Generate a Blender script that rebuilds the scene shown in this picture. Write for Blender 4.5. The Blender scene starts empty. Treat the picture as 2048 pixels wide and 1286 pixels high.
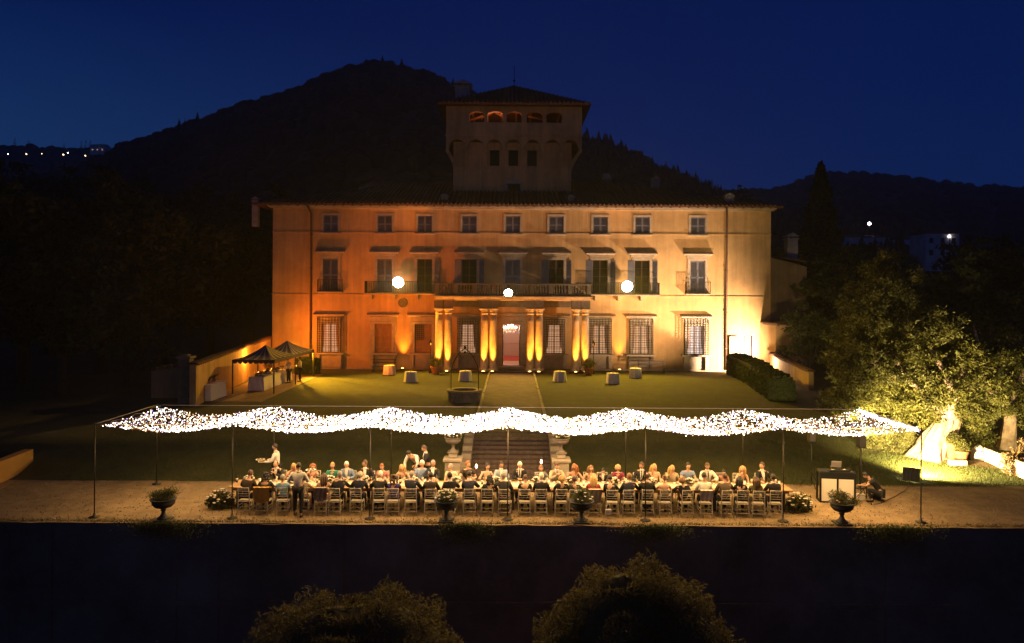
import bpy, bmesh, math, random
import numpy as np
from mathutils import Vector, Matrix, noise as mnoise
R = math.radians
PI = math.pi
rnd = random.Random(7)
sc = bpy.context.scene
col = sc.collection

# ---------------------------------------------------------------- camera
CAMZ = 7.35; FPX = 1500.0; HOR = 590.0; ROLL = 0.0061
cd = bpy.data.cameras.new("camera"); cam = bpy.data.objects.new("camera", cd); col.objects.link(cam)
cam.location = (0, 0, CAMZ); cam.rotation_euler = (R(90), 0, 0)
cam.rotation_euler = (Matrix.Rotation(-math.atan(ROLL), 3, 'Y') @ Matrix.Rotation(R(90), 3, 'X')).to_euler()
cd.sensor_width = 36; cd.lens = 36*FPX/2048; cd.shift_y = -(643-HOR)/2048
cd.clip_start = 0.1; cd.clip_end = 4000
sc.camera = cam

# ---------------------------------------------------------------- world: dusk sky, afterglow on the left
world = bpy.data.worlds.new("World"); sc.world = world; world.use_nodes = True
wn = world.node_tree.nodes; wl = world.node_tree.links; wn.clear()
tc = wn.new('ShaderNodeTexCoord'); sep = wn.new('ShaderNodeSeparateXYZ'); wl.new(tc.outputs['Generated'], sep.inputs[0])
ramp = wn.new('ShaderNodeValToRGB'); wl.new(sep.outputs['Z'], ramp.inputs[0])
e = ramp.color_ramp.elements
e[0].position = 0.0; e[0].color = (0.0075, 0.030, 0.125, 1)
e[1].position = 1.0; e[1].color = (0.0004, 0.0016, 0.014, 1)
for p, c in ((0.13, (0.0030, 0.0180, 0.105, 1)), (0.24, (0.0014, 0.0125, 0.090, 1)), (0.36, (0.0010, 0.0095, 0.078, 1)), (0.6, (0.0006, 0.0050, 0.045, 1))):
    q = ramp.color_ramp.elements.new(p); q.color = c
mx = wn.new('ShaderNodeMath'); mx.operation = 'MULTIPLY_ADD'; wl.new(sep.outputs['X'], mx.inputs[0]); mx.inputs[1].default_value = -1.0; mx.inputs[2].default_value = 0.0
mr = wn.new('ShaderNodeMapRange'); wl.new(mx.outputs[0], mr.inputs[0]); mr.inputs[1].default_value = 0.0; mr.inputs[2].default_value = 0.62
low = wn.new('ShaderNodeMapRange'); wl.new(sep.outputs['Z'], low.inputs[0]); low.inputs[1].default_value = 0.33; low.inputs[2].default_value = 0.05
mm = wn.new('ShaderNodeMath'); mm.operation = 'MULTIPLY'; wl.new(mr.outputs[0], mm.inputs[0]); wl.new(low.outputs[0], mm.inputs[1])
mixc = wn.new('ShaderNodeMix'); mixc.data_type = 'RGBA'; wl.new(mm.outputs[0], mixc.inputs[0]); wl.new(ramp.outputs[0], mixc.inputs[6]); mixc.inputs[7].default_value = (0.014, 0.058, 0.180, 1)
bg = wn.new('ShaderNodeBackground'); wl.new(mixc.outputs[2], bg.inputs[0]); bg.inputs[1].default_value = 0.76
wo = wn.new('ShaderNodeOutputWorld'); wl.new(bg.outputs[0], wo.inputs[0])

vs = sc.view_settings
sc.display_settings.display_device = 'sRGB'
vs.view_transform = 'Standard'; vs.look = 'None'; vs.gamma = 1; vs.use_curve_mapping = False; vs.exposure = 0.25
cy = sc.cycles
cy.use_denoising = True; cy.max_bounces = 5; cy.diffuse_bounces = 3; cy.glossy_bounces = 2; cy.transmission_bounces = 4; cy.transparent_max_bounces = 4
cy.sample_clamp_indirect = 2.0; cy.sample_clamp_direct = 0
cy.caustics_reflective = False; cy.caustics_refractive = False

def lamp(name, kind, loc, power, color, aim=None, size=0.2, spot=60, blend=0.5, sy=None, parent=None):
    l = bpy.data.lights.new(name, kind); o = bpy.data.objects.new(name, l); col.objects.link(o)
    l.energy = power; l.color = color; o.location = loc
    if kind == 'SPOT':
        l.spot_size = R(spot); l.spot_blend = blend; l.shadow_soft_size = size
    elif kind == 'AREA':
        l.shape = 'RECTANGLE'; l.size = size; l.size_y = sy or size
    else:
        l.shadow_soft_size = size
    if aim is not None:
        o.rotation_euler = (Vector(aim)-Vector(loc)).to_track_quat('-Z', 'Y').to_euler()
    return o

WARM = (1, .70, .38); ORANGE = (1, .42, .07); AMBER = (1, .55, .14)
# fairy-light canopy: the light its thousands of bulbs give off
CX0, CX1, CY0, CY1, CZ = -13.6, 13.4, 24.5, 28.8, 3.0
for i in range(6):
    xa = CX0 + (CX1-CX0)*(i+.5)/6
    lamp("canopy_light", 'AREA', (xa, (CY0+CY1)/2, CZ-.32), [100, 175, 230, 235, 220, 190][i], (1, .60, .20), size=4.3, sy=4.1)
# three floodlights on the balcony that light the lawn
lamp("flood_beam", 'SPOT', (-9.3, 60.9, 8.35), 6200, (1, .54, .02), aim=(-5, 47, 1), size=.25, spot=125, blend=.6)
lamp("flood_beam", 'SPOT', (9.4, 60.9, 8.15), 6600, (1, .62, .02), aim=(9, 46, 1), size=.25, spot=125, blend=.6)
lamp("flood_beam", 'SPOT', (-.3, 59.7, 7.55), 1300, (1, .66, .12), aim=(0, 47, 1), size=.25, spot=120, blend=.6)
# added point lamps that imitate the halo round the floodlights
for p_, w_ in (((-9.3, 61.75, 8.5), 26), ((9.4, 61.75, 8.3), 26), ((-.3, 60.6, 7.8), 10)): lamp("flood_halo", 'POINT', p_, w_, (1, .74, .5), size=.3)
# ground lamps that wash the facade from left (orange) and right (warm white)
lamp("orange_wash", 'SPOT', (-17.6, 59.3, 3.5), 900, (1, .19, .012), aim=(-9.0, 62.5, 8.0), size=.12, spot=165, blend=1.0)
lamp("orange_wash", 'SPOT', (-12.4, 54.6, 1.4), 2900, (1, .20, .015), aim=(-4.5, 62.5, 10.5), size=.25, spot=100, blend=1.0)
lamp("lawn_glow", 'POINT', (-17.6, 59.3, 3.5), 330, (1, .30, .02), size=.12)
lamp("wall_glow", 'POINT', (-18.3, 53.5, 2.9), 420, (1, .38, .04), size=.12)
lamp("white_wash", 'SPOT', (20.3, 59.2, 2.2), 13000, (1, .70, .46), aim=(16.5, 62.5, 3.6), size=.12, spot=135, blend=1.0)
lamp("white_wash", 'SPOT', (14.6, 54.6, 1.4), 7400, (1, .63, .36), aim=(9.0, 62.5, 10.5), size=.25, spot=100, blend=1.0)
lamp("white_wash", 'POINT', (20.3, 59.2, 2.2), 300, (1, .7, .44), size=.12)
lamp("lawn_glow", 'SPOT', (-17.6, 59.3, 3.5), 17000, (1, .50, .02), aim=(-9.0, 49.5, 1.0), size=.1, spot=48, blend=.9)
lamp("tree_beam", 'SPOT', (15.2, 33.2, .6), 5500, (1, .74, .22), aim=(18.7, 38.5, 5.2), size=.2, spot=85, blend=.9)  # added spot without a fixture, brightens the crown of the rear tree
lamp("tree_beam", 'SPOT', (22.0, 31.6, .5), 1500, (1, .74, .24), aim=(22.9, 35.2, 3.2), size=.2, spot=110, blend=.9)
# the same bulbs seen from the sides and above
for i in range(7):
    lamp("canopy_glow", 'POINT', (CX0+(CX1-CX0)*(i+.5)/7, 24.38, CZ-.10), [60, 105, 140, 150, 150, 170, 260][i], (1, .60, .20), size=.5)
# olive tree floodlight
lamp("tree_beam", 'SPOT', (16.35, 30.1, .55), 13000, (1, .72, .28), aim=(19.5, 33.2, 1.6), size=.2, spot=140, blend=.9)

# ---------------------------------------------------------------- helpers
MATS = {}
def mat(name, color, rough=.8, metal=0.0, vary=0.0, vscale=3.0, bump=0.0, bscale=30.0, color2=None, emit=None, estr=0.0, sample=True, spec=None, alpha=None, trans=0.0, transl=0.0, streak=0.0):
    if name in MATS: return MATS[name]
    m = bpy.data.materials.new(name); m.use_nodes = True; MATS[name] = m
    nt = m.node_tree; n = nt.nodes; L = nt.links
    b = n['Principled BSDF']; b.inputs['Roughness'].default_value = rough; b.inputs['Metallic'].default_value = metal
    b.inputs['Base Color'].default_value = (*color, 1)
    if spec is not None: b.inputs['Specular IOR Level'].default_value = spec
    if trans: b.inputs['Transmission Weight'].default_value = trans
    if vary > 0 or color2:
        t = n.new('ShaderNodeTexCoord'); nz = n.new('ShaderNodeTexNoise'); nz.inputs['Scale'].default_value = vscale; nz.inputs['Detail'].default_value = 6; nz.inputs['Roughness'].default_value = .65
        L.new(t.outputs['Object'], nz.inputs['Vector'])
        r = n.new('ShaderNodeValToRGB'); L.new(nz.outputs['Fac'], r.inputs[0])
        c2 = color2 or tuple(max(0, c*(1-vary)) for c in color); c1 = color if color2 else tuple(min(1, c*(1+vary)) for c in color)
        r.color_ramp.elements[0].position = .33; r.color_ramp.elements[0].color = (*c2, 1)
        r.color_ramp.elements[1].position = .67; r.color_ramp.elements[1].color = (*c1, 1)
        # broad patches (and vertical weather streaks on walls) over the fine variation
        z2 = n.new('ShaderNodeTexNoise'); z2.inputs['Scale'].default_value = vscale*.22; z2.inputs['Detail'].default_value = 3; L.new(t.outputs['Object'], z2.inputs['Vector'])
        m2 = n.new('ShaderNodeMapRange'); L.new(z2.outputs['Fac'], m2.inputs[0]); m2.inputs[1].default_value = .3; m2.inputs[2].default_value = .7; m2.inputs[3].default_value = .78; m2.inputs[4].default_value = 1.12
        last = m2.outputs[0]
        if streak:
            mp = n.new('ShaderNodeMapping'); mp.inputs['Scale'].default_value = (1.6, 1.6, .10); L.new(t.outputs['Object'], mp.inputs[0])
            z3 = n.new('ShaderNodeTexNoise'); z3.inputs['Scale'].default_value = 1.2; z3.inputs['Detail'].default_value = 7; z3.inputs['Roughness'].default_value = .7; L.new(mp.outputs[0], z3.inputs['Vector'])
            m3 = n.new('ShaderNodeMapRange'); L.new(z3.outputs['Fac'], m3.inputs[0]); m3.inputs[1].default_value = .35; m3.inputs[2].default_value = .6; m3.inputs[3].default_value = 1-streak; m3.inputs[4].default_value = 1.03
            mu = n.new('ShaderNodeMath'); mu.operation = 'MULTIPLY'; L.new(last, mu.inputs[0]); L.new(m3.outputs[0], mu.inputs[1]); last = mu.outputs[0]
        vm = n.new('ShaderNodeVectorMath'); vm.operation = 'SCALE'; L.new(r.outputs[0], vm.inputs[0]); L.new(last, vm.inputs['Scale']); L.new(vm.outputs[0], b.inputs['Base Color'])
        if transl:
            tb = n.new('ShaderNodeBsdfTranslucent'); L.new(vm.outputs[0], tb.inputs['Color']); mxs = n.new('ShaderNodeMixShader'); mxs.inputs[0].default_value = transl
            L.new(b.outputs[0], mxs.inputs[1]); L.new(tb.outputs[0], mxs.inputs[2]); L.new(mxs.outputs[0], n['Material Output'].inputs['Surface'])
    if bump > 0:
        t = n.new('ShaderNodeTexCoord'); nz = n.new('ShaderNodeTexNoise'); nz.inputs['Scale'].default_value = bscale; nz.inputs['Detail'].default_value = 5
        L.new(t.outputs['Object'], nz.inputs['Vector'])
        bp = n.new('ShaderNodeBump'); bp.inputs['Strength'].default_value = bump; bp.inputs['Distance'].default_value = .03
        L.new(nz.outputs['Fac'], bp.inputs['Height']); L.new(bp.outputs[0], b.inputs['Normal'])
    if emit:
        b.inputs['Emission Color'].default_value = (*emit, 1); b.inputs['Emission Strength'].default_value = estr
        if not sample:
            m.cycles.emission_sampling = 'NONE'
    return m

class MB:
    """collects primitives into one mesh"""
    def __init__(s): s.v = []; s.f = []; s.mi = []; s.cur = 0; s.sm = []
    def add(s, vs_, fs, smooth=False):
        o = len(s.v); s.v += [tuple(p) for p in vs_]
        for f in fs: s.f.append(tuple(i+o for i in f)); s.mi.append(s.cur); s.sm.append(smooth)
        return s
    def box(s, x0, x1, y0, y1, z0, z1, M=None):
        p = [(x0,y0,z0),(x1,y0,z0),(x1,y1,z0),(x0,y1,z0),(x0,y0,z1),(x1,y0,z1),(x1,y1,z1),(x0,y1,z1)]
        if M is not None: p = [M @ Vector(q) for q in p]
        return s.add(p, [(0,3,2,1),(4,5,6,7),(0,1,5,4),(1,2,6,5),(2,3,7,6),(3,0,4,7)])
    def bev(s, x0, x1, y0, y1, z0, z1, b=.01):
        """box with chamfered top and bottom edges"""
        rs = [(z0, b), (z0+b, 0), (z1-b, 0), (z1, b)]; vs_ = []
        for z, k in rs: vs_ += [(x0+k,y0+k,z),(x1-k,y0+k,z),(x1-k,y1-k,z),(x0+k,y1-k,z)]
        fs = [(3,2,1,0), (12,13,14,15)]
        for r in range(3):
            for i in range(4): j = (i+1) % 4; fs.append((r*4+i, r*4+j, r*4+4+j, r*4+4+i))
        return s.add(vs_, fs)
    def tube(s, pts, r, n=6, smooth=True, cap=True, flat=1.0):
        pts = [Vector(p) for p in pts]; k = len(pts)
        rr = r if isinstance(r, (list, tuple)) else [r]*k
        vs_ = []; up = None
        for i, p in enumerate(pts):
            d = (pts[min(i+1,k-1)]-pts[max(i-1,0)])
            if d.length < 1e-9: d = Vector((0,0,1))
            d.normalize()
            if up is None:
                up = Vector((1,0,0)) if abs(d.z) > .8 else Vector((0,0,1))
            a = d.cross(up)
            if a.length < 1e-4: a = d.cross(Vector((0,1,.3)))
            a.normalize(); b = a.cross(d).normalized(); up = b
            for j in range(n):
                t = 2*PI*j/n; vs_.append(p + a*math.cos(t)*rr[i] + b*math.sin(t)*rr[i]*flat)
        fs = []
        for i in range(k-1):
            for j in range(n):
                j2 = (j+1) % n; fs.append((i*n+j, i*n+j2, (i+1)*n+j2, (i+1)*n+j))
        if cap: fs.append(tuple(range(n))[::-1]); fs.append(tuple((k-1)*n+j for j in range(n)))
        return s.add(vs_, fs, smooth)
    def lathe(s, prof, n=12, c=(0,0,0), smooth=True, flute=None, sx=1, sy=1):
        vs_ = []
        for r_, z in prof:
            for j in range(n):
                t = 2*PI*j/n; q = r_*(1+(flute*math.cos(8*t) if flute else 0)); vs_.append((c[0]+q*math.cos(t)*sx, c[1]+q*math.sin(t)*sy, c[2]+z))
        fs = []
        for i in range(len(prof)-1):
            for j in range(n):
                j2 = (j+1) % n; fs.append((i*n+j, i*n+j2, (i+1)*n+j2, (i+1)*n+j))
        fs.append(tuple(range(n))[::-1]); k = len(prof)-1; fs.append(tuple(k*n+j for j in range(n)))
        return s.add(vs_, fs, smooth)
    def ball(s, c, r, n=8, m=6, jit=0, sx=1, sy=1, sz=1):
        prof = [(max(1e-4, math.sin(PI*i/m))*1, -math.cos(PI*i/m)) for i in range(m+1)]
        vs_ = []
        for q, z in prof:
            for j in range(n):
                t = 2*PI*j/n; k = r*(1+jit*rnd.uniform(-1, 1)); vs_.append((c[0]+q*math.cos(t)*k*sx, c[1]+q*math.sin(t)*k*sy, c[2]+z*k*sz))
        fs = []
        for i in range(m):
            for j in range(n):
                j2 = (j+1) % n; fs.append((i*n+j, i*n+j2, (i+1)*n+j2, (i+1)*n+j))
        return s.add(vs_, fs, True)
    def prism(s, poly, y0, y1):
        """polygon in x,z extruded along y"""
        n = len(poly); vs_ = [(x, y0, z) for x, z in poly]+[(x, y1, z) for x, z in poly]
        fs = [tuple(range(n)), tuple(range(n, 2*n))[::-1]]
        for i in range(n): j = (i+1) % n; fs.append((i, i+n, j+n, j))
        return s.add(vs_, fs)
    def mesh(s, name, mats):
        me = bpy.data.meshes.new(name); me.from_pydata(s.v, [], s.f)
        for m in (mats if isinstance(mats, (list, tuple)) else [mats]): me.materials.append(m)
        me.polygons.foreach_set('material_index', s.mi); me.polygons.foreach_set('use_smooth', s.sm); me.update()
        return me
    def build(s, name, mats, parent=None, loc=(0,0,0), rz=0):
        return link(name, s.mesh(name, mats), parent, loc, rz)

def link(name, me, parent=None, loc=(0,0,0), rz=0):
    o = bpy.data.objects.new(name, me); col.objects.link(o); o.location = loc; o.rotation_euler = (0, 0, rz)
    if parent: o.parent = parent; KIDS.setdefault(parent.name, []).append(o)
    return o
KIDS = {}
def tag(o, label, cat, group=None):
    o['label'] = label; o['category'] = cat
    if group: o['group'] = group
    return o
def thing(name, label, cat, loc=(0,0,0), rz=0, group=None):
    o = bpy.data.objects.new(name, None); col.objects.link(o); o.location = loc; o.rotation_euler = (0, 0, rz); o.empty_display_size = .2
    return tag(o, label, cat, group)
def struct(o): o['kind'] = 'structure'; return o
def stuff(o): o['kind'] = 'stuff'; return o
def dup(o, loc, rz=0, label=None, scale=None):
    def cp(a, par):
        c = a.copy(); col.objects.link(c)
        if par: c.parent = par; KIDS.setdefault(par.name, []).append(c)
        for ch in list(KIDS.get(a.name, ())): cp(ch, c)
        return c
    r = cp(o, None); r.location = loc; r.rotation_euler = (0, 0, rz)
    if label: r['label'] = label
    if scale: r.scale = scale
    return r
def np_mesh(name, V, F, mats, mi=None):
    """fast mesh; V (n,3), F (m,3|4)"""
    V = np.asarray(V, dtype=np.float32); F = np.asarray(F, dtype=np.int32)
    me = bpy.data.meshes.new(name); me.vertices.add(len(V)); me.vertices.foreach_set('co', V.ravel())
    k = F.shape[1]; me.loops.add(F.size); me.loops.foreach_set('vertex_index', F.ravel())
    me.polygons.add(len(F)); me.polygons.foreach_set('loop_start', np.arange(0, F.size, k, dtype=np.int32))
    for m in (mats if isinstance(mats, (list, tuple)) else [mats]): me.materials.append(m)
    if mi is not None: me.polygons.foreach_set('material_index', np.asarray(mi, dtype=np.int32))
    me.update(calc_edges=True); me.validate()
    return me
NR = np.random.RandomState(5)
def leaves(centres, sizes, aspect=.45, droop=0.0):
    """one bent leaf quad (a diamond) per centre"""
    n = len(centres); C = np.asarray(centres); S = np.asarray(sizes).reshape(-1, 1)
    a = NR.normal(size=(n, 3)); a[:, 2] -= droop; a /= np.linalg.norm(a, axis=1, keepdims=True)
    b = NR.normal(size=(n, 3)); b -= a*np.sum(a*b, axis=1, keepdims=True); b /= np.linalg.norm(b, axis=1, keepdims=True)
    V = np.empty((n, 4, 3)); V[:, 0] = C-a*S; V[:, 1] = C+b*S*aspect; V[:, 2] = C+a*S; V[:, 3] = C-b*S*aspect
    F = np.arange(4*n).reshape(n, 4)
    return V.reshape(-1, 3), F
def crown_pts(lobes, n, shell=.55):
    """points in lumpy ellipsoid lobes: (cx,cy,cz,rx,ry,rz)"""
    w = np.array([l[3]*l[4]*l[5] for l in lobes])**.8; w /= w.sum()
    idx = NR.choice(len(lobes), n, p=w); L = np.array(lobes)[idx]
    d = NR.normal(size=(n, 3)); d /= np.linalg.norm(d, axis=1, keepdims=True)
    r = shell+(1-shell)*NR.rand(n)**.7
    fr = 1+.22*np.sin(d[:, 0]*7+L[:, 0]*3)*np.cos(d[:, 2]*6+L[:, 1]*2)+.13*np.sin(d[:, 1]*15+L[:, 2]*5)
    r = r*fr
    return L[:, :3]+d*r[:, None]*L[:, 3:6]
def clumped(lobes, n, shell=.4, per=55, cr=.20):
    k = max(8, n//per); c = crown_pts(lobes, k, shell); rad = cr*(np.mean([l[3] for l in lobes])/1.3)
    s_ = NR.uniform(.6, 1.5, k)*rad; i = NR.choice(k, n, p=s_**2/np.sum(s_**2)); d = NR.normal(size=(n, 3))*.62; d[:, 2] *= .7
    return c[i]+d*s_[i][:, None]*1.1
def PX(x, y, Y):
    """world point seen at photo pixel (x,y) at distance Y (used only to read positions off the photograph)"""
    xl = x+(y-643)*ROLL; yl = y-(x-1024)*ROLL
    return Vector(((xl-1024)*Y/FPX, Y, CAMZ-(yl-HOR)*Y/FPX))
def VX(x): return (x-1024)/24.0
def VZ(y): return CAMZ-(y-590)/24.0

# ---------------------------------------------------------------- materials
stucco = mat('ochre_stucco', (.62, .385, .165), .9, vary=.16, vscale=.6, bump=.3, bscale=12, streak=.22)
stucco2 = mat('garden_wall_stucco', (.50, .30, .12), .9, vary=.2, vscale=.8, bump=.3, bscale=9, streak=.3)
dullst = mat('tower_stucco', (.68, .40, .17), .9, vary=.18, vscale=.5, bump=.3, bscale=8, streak=.25)
stone = mat('grey_sandstone', (.46, .37, .27), .85, vary=.18, vscale=2.5, bump=.3, bscale=22)
darkst = mat('dark_pietra_stone', (.17, .135, .10), .85, vary=.25, vscale=3, bump=.3, bscale=25)
palest = mat('pale_carved_stone', (.34, .28, .20), .85, vary=.2, vscale=4, bump=.35, bscale=25)
tile = mat('roof_tile', (.14, .062, .036), .9, vary=.3, vscale=2.5, bump=.5, bscale=9)
shut = mat('blue_grey_shutter_paint', (.17, .17, .21), .6, vary=.12, vscale=6)
bshut = mat('brown_shutter_wood', (.27, .125, .045), .6, vary=.2, vscale=6)
iron = mat('wrought_iron', (.020, .017, .016), .55, metal=.5)
wood = mat('dark_timber', (.06, .034, .018), .6, vary=.2, vscale=8)
glassd = mat('dark_window_glass', (.014, .012, .012), .22, spec=.15)
litw = mat('lit_window_glass', (.2, .15, .1), .4, emit=(1, .50, .27), estr=.42)
litw2 = mat('cool_lit_window_glass', (.2, .2, .25), .4, emit=(.95, .72, .62), estr=.5)
gravel = mat('gravel', (.37, .25, .13), .95, color2=(.22, .145, .07), vscale=1.8, bump=.5, bscale=35)

# ================================================================ GROUND
def sstep(a, b, x):
    t = np.clip((x-a)/(b-a), 0, 1); return t*t*(3-2*t)
def gz(x, y):
    """height of the ground sheet"""
    x = np.asarray(x, float); y = np.asarray(y, float)
    bank = np.where(y < 33, .95*sstep(29.3, 33.2, y), .95+.15*sstep(33, 62, y)*1.0)
    right = sstep(10.5, 15, x)*(1-sstep(34, 42, y))
    bank = bank*(1-right)+right*(.12*sstep(29.3, 33, y)+.83*sstep(33.5, 42, y)*0+.25*sstep(31, 42, y))
    z = bank
    z = z+sstep(85, 200, y)*3.0
    return z
def gzf(x, y): return float(gz(x, y))

xs = np.unique(np.concatenate([np.linspace(-600, -60, 10), np.linspace(-60, -24, 7), np.linspace(-24, 26, 60), np.linspace(26, 60, 7), np.linspace(60, 600, 10)]))
ys = np.unique(np.concatenate([np.linspace(29.3, 45, 50), np.linspace(45, 80, 20), np.linspace(80, 240, 12), np.linspace(240, 1500, 8)]))
GX, GY = np.meshgrid(xs, ys); GZ = gz(GX, GY)-.004
V = np.stack([GX.ravel(), GY.ravel(), GZ.ravel()], 1)
nx = len(xs); ii, jj = np.meshgrid(np.arange(len(ys)-1), np.arange(nx-1), indexing='ij'); a0 = (ii*nx+jj).ravel()
F = np.stack([a0, a0+1, a0+1+nx, a0+nx], 1)
grass = mat('lawn_grass', (.080, .076, .010), .95, color2=(.045, .048, .009), vscale=1.4, bump=.9, bscale=45)
o = link('lawn_ground', np_mesh('lawn_ground', V, F, grass)); struct(o)
for p in o.data.polygons: p.use_smooth = True

# gravel terrace with an uneven sheet
tx = np.linspace(-60, 60, 200); ty = np.linspace(23.95, 29.34, 14); TX, TY = np.meshgrid(tx, ty)
TZ = np.array([mnoise.noise(Vector((x*.9, y*.9, 0)))*.02 for x, y in zip(TX.ravel(), TY.ravel())]).reshape(TX.shape)
TY2 = TY.copy(); TY2[0] += np.array([.13*mnoise.noise(Vector((x*1.7, 0, 3)))+.06*mnoise.noise(Vector((x*6, 0, 3))) for x in tx])
V = np.stack([TX.ravel(), TY2.ravel(), TZ.ravel()], 1)
nx = len(tx); ii, jj = np.meshgrid(np.arange(len(ty)-1), np.arange(nx-1), indexing='ij'); a0 = (ii*nx+jj).ravel()
o = link('gravel_terrace', np_mesh('gravel_terrace', V, np.stack([a0, a0+1, a0+1+nx, a0+nx], 1), gravel)); struct(o)
# loose stones on the terrace: uncountable
n = 9000; sxx = NR.uniform(-20, 20, n); syy = 24.05+NR.rand(n)**1.3*5.1
cs = np.stack([sxx, syy, np.full(n, .012)], 1); V, F = leaves(cs, NR.uniform(.012, .035, n), .8)
V[:, 2] = np.maximum(V[:, 2], -.01)
peb = mat('pebble_stone', (.36, .29, .20), .9, vary=.3, vscale=4)
o = stuff(link('gravel_stones', np_mesh('gravel_stones', V, F, peb)))
# retaining wall below the terrace
wallmat = mat('old_plaster_retaining_wall', (.58, .31, .18), .95, color2=(.16, .085, .05), vscale=.35, bump=.6, bscale=5)
m = MB()
NW = 90
for i in range(NW):
    xa, xb = -60+120*i/NW, -60+120*(i+1)/NW
    m.box(xa, xb, 23.97+.03*math.sin(i*1.7), 24.6, -7, -.03)
m.box(-60, 60, 23.90, 23.99, -2.62, -2.45)
o = struct(m.build('retaining_wall', wallmat))
m = MB(); m.box(-600, 600, -500, 23.9, -7.6, -6.6); struct(m.build('lower_garden_ground', mat('dark_soil', (.03, .026, .018), .95, vary=.3, bump=.4)))
# grass fringe along the terrace edge
def blades(n, fx, fy, fz, h, w=.012, lean=.5):
    bx = fx(n); by = fy(n); bz = fz(bx, by); hh = h*NR.uniform(.5, 1.2, n); an = NR.rand(n)*2*PI
    dx = np.cos(an)*w; dy = np.sin(an)*w; lx = NR.normal(size=n)*lean*hh; ly = NR.normal(size=n)*lean*hh
    V = np.empty((n, 3, 3)); V[:, 0] = np.stack([bx-dx, by-dy, bz], 1); V[:, 1] = np.stack([bx+dx, by+dy, bz], 1); V[:, 2] = np.stack([bx+lx, by+ly, bz+hh], 1)
    return V.reshape(-1, 3), np.arange(3*n).reshape(n, 3)
drygrass = mat('dry_edge_grass', (.22, .16, .055), .9, color2=(.10, .09, .03), vscale=2.0)
V, F = blades(9000, lambda n: NR.uniform(-22, 22, n), lambda n: 24.02+np.abs(NR.normal(size=n))*.16, lambda x, y: y*0+.0, .06, .012, .8)
stuff(link('edge_grass', np_mesh('edge_grass', V, F, drygrass)))
gb = mat('grass_blade', (.085, .10, .02), .8, color2=(.05, .065, .015), vscale=1.0)
V, F = blades(60000, lambda n: NR.uniform(-18, 26, n), lambda n: 29.3+NR.rand(n)**1.5*9, lambda x, y: gz(x, y)-.005, .07, .009, .5)
V2, F2 = blades(30000, lambda n: NR.uniform(11, 24, n), lambda n: 29.1+NR.rand(n)*5, lambda x, y: gz(x, np.maximum(y, 29.4))-.005, .075, .009, .5)
stuff(link('lawn_grass', np_mesh('lawn_grass', np.concatenate([V, V2]), np.concatenate([F, F2+len(V)]), gb)))

# central path, its kerbs and the brick stair in the bank
pathm = mat('path_gravel', (.21, .165, .115), .95, color2=(.13, .10, .07), vscale=2.2, bump=.4, bscale=30)
m = MB()
for i in range(24):
    ya, yb = 35.0+26.0*i/24, 35.0+26.0*(i+1)/24
    m.add([(-1.72, ya, gzf(0, ya)+.008), (1.72, ya, gzf(0, ya)+.008), (1.72, yb, gzf(0, yb)+.008), (-1.72, yb, gzf(0, yb)+.008)], [(0,1,2,3)])
struct(m.build('gravel_path', pathm))
for sx in (-1, 1):
    m = MB()
    for i in range(26):
        ya = 35.0+i*1.0; dx = rnd.uniform(-.015, .015)
        m.bev(sx*1.78-.07+dx, sx*1.78+.07+dx, ya+.02, ya+.98, gzf(0, ya)-.1, gzf(0, ya)+.09+rnd.uniform(-.012, .012), .012)
    o = struct(m.build('path_kerb', palest))
brick = mat('worn_brick', (.145, .095, .068), .9, color2=(.085, .06, .045), vscale=5, bump=.4, bscale=30)
stair = thing('brick_stair', 'wide brick garden stair rising up the grass bank behind the middle of the long table', 'stairs', (0, 29.3, 0))
for k in range(11):
    y0 = k*.36; z1 = min(1.2, .118*(k+1))
    m = MB(); nb = 12
    for q in range(nb):
        xa = -1.62+3.24*q/nb; m.bev(xa+.006, xa+3.24/nb-.006, y0, y0+.42, -.2, z1-.002*rnd.random()-.004, .008)
    m.build('stair_tread', brick, stair)
m = MB(); m.add([(-1.62, 4.3, 1.24), (1.62, 4.3, 1.24), (1.62, 6.2, 1.02), (-1.62, 6.2, 1.02), (-1.62, 4.3, -.2), (1.62, 4.3, -.2), (1.62, 6.2, -.2), (-1.62, 6.2, -.2)], [(0,1,2,3), (0,4,5,1), (1,5,6,2), (2,6,7,3), (3,7,4,0)])
m.build('landing', brick, stair)
for sx in (-1, 1):
    m = MB(); a, b = sorted((sx*1.63, sx*2.02)); n = 10
    for k in range(n):
        ya = .1+k*.62; za = min(1.32, .45+.2*k)
        m.bev(a, b, ya+.008, ya+.612, -.2, za, .015)
    m.build('side_wall', palest, stair)

# ================================================================ VILLA
YF = 62.5
villa = thing('villa', 'large three-storey ochre villa with corbelled tower and columned portico', 'villa')
def wall_with_holes(x0, x1, z0, z1, holes, y, depth=.35, M=0):
    """front wall with real openings; holes: (xa,xb,za,zb)"""
    X = sorted({x0, x1, *[h[0] for h in holes], *[h[1] for h in holes]}); Z = sorted({z0, z1, *[h[2] for h in holes], *[h[3] for h in holes]})
    m = MB()
    for i in range(len(X)-1):
        for j in range(len(Z)-1):
            cx = (X[i]+X[i+1])/2; cz = (Z[j]+Z[j+1])/2
            if any(h[0] < cx < h[1] and h[2] < cz < h[3] for h in holes): continue
            m.add([(X[i], y, Z[j]), (X[i+1], y, Z[j]), (X[i+1], y, Z[j+1]), (X[i], y, Z[j+1])], [(0,1,2,3)])
    for xa, xb, za, zb in holes:
        m.add([(xa,y,za),(xb,y,za),(xb,y,zb),(xa,y,zb),(xa,y+depth,za),(xb,y+depth,za),(xb,y+depth,zb),(xa,y+depth,zb)], [(0,4,5,1),(1,5,6,2),(2,6,7,3),(3,7,4,0)])
    return m
WX = [661, 769, 849, 938, 1025, 1112, 1200, 1284, 1395]
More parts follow.
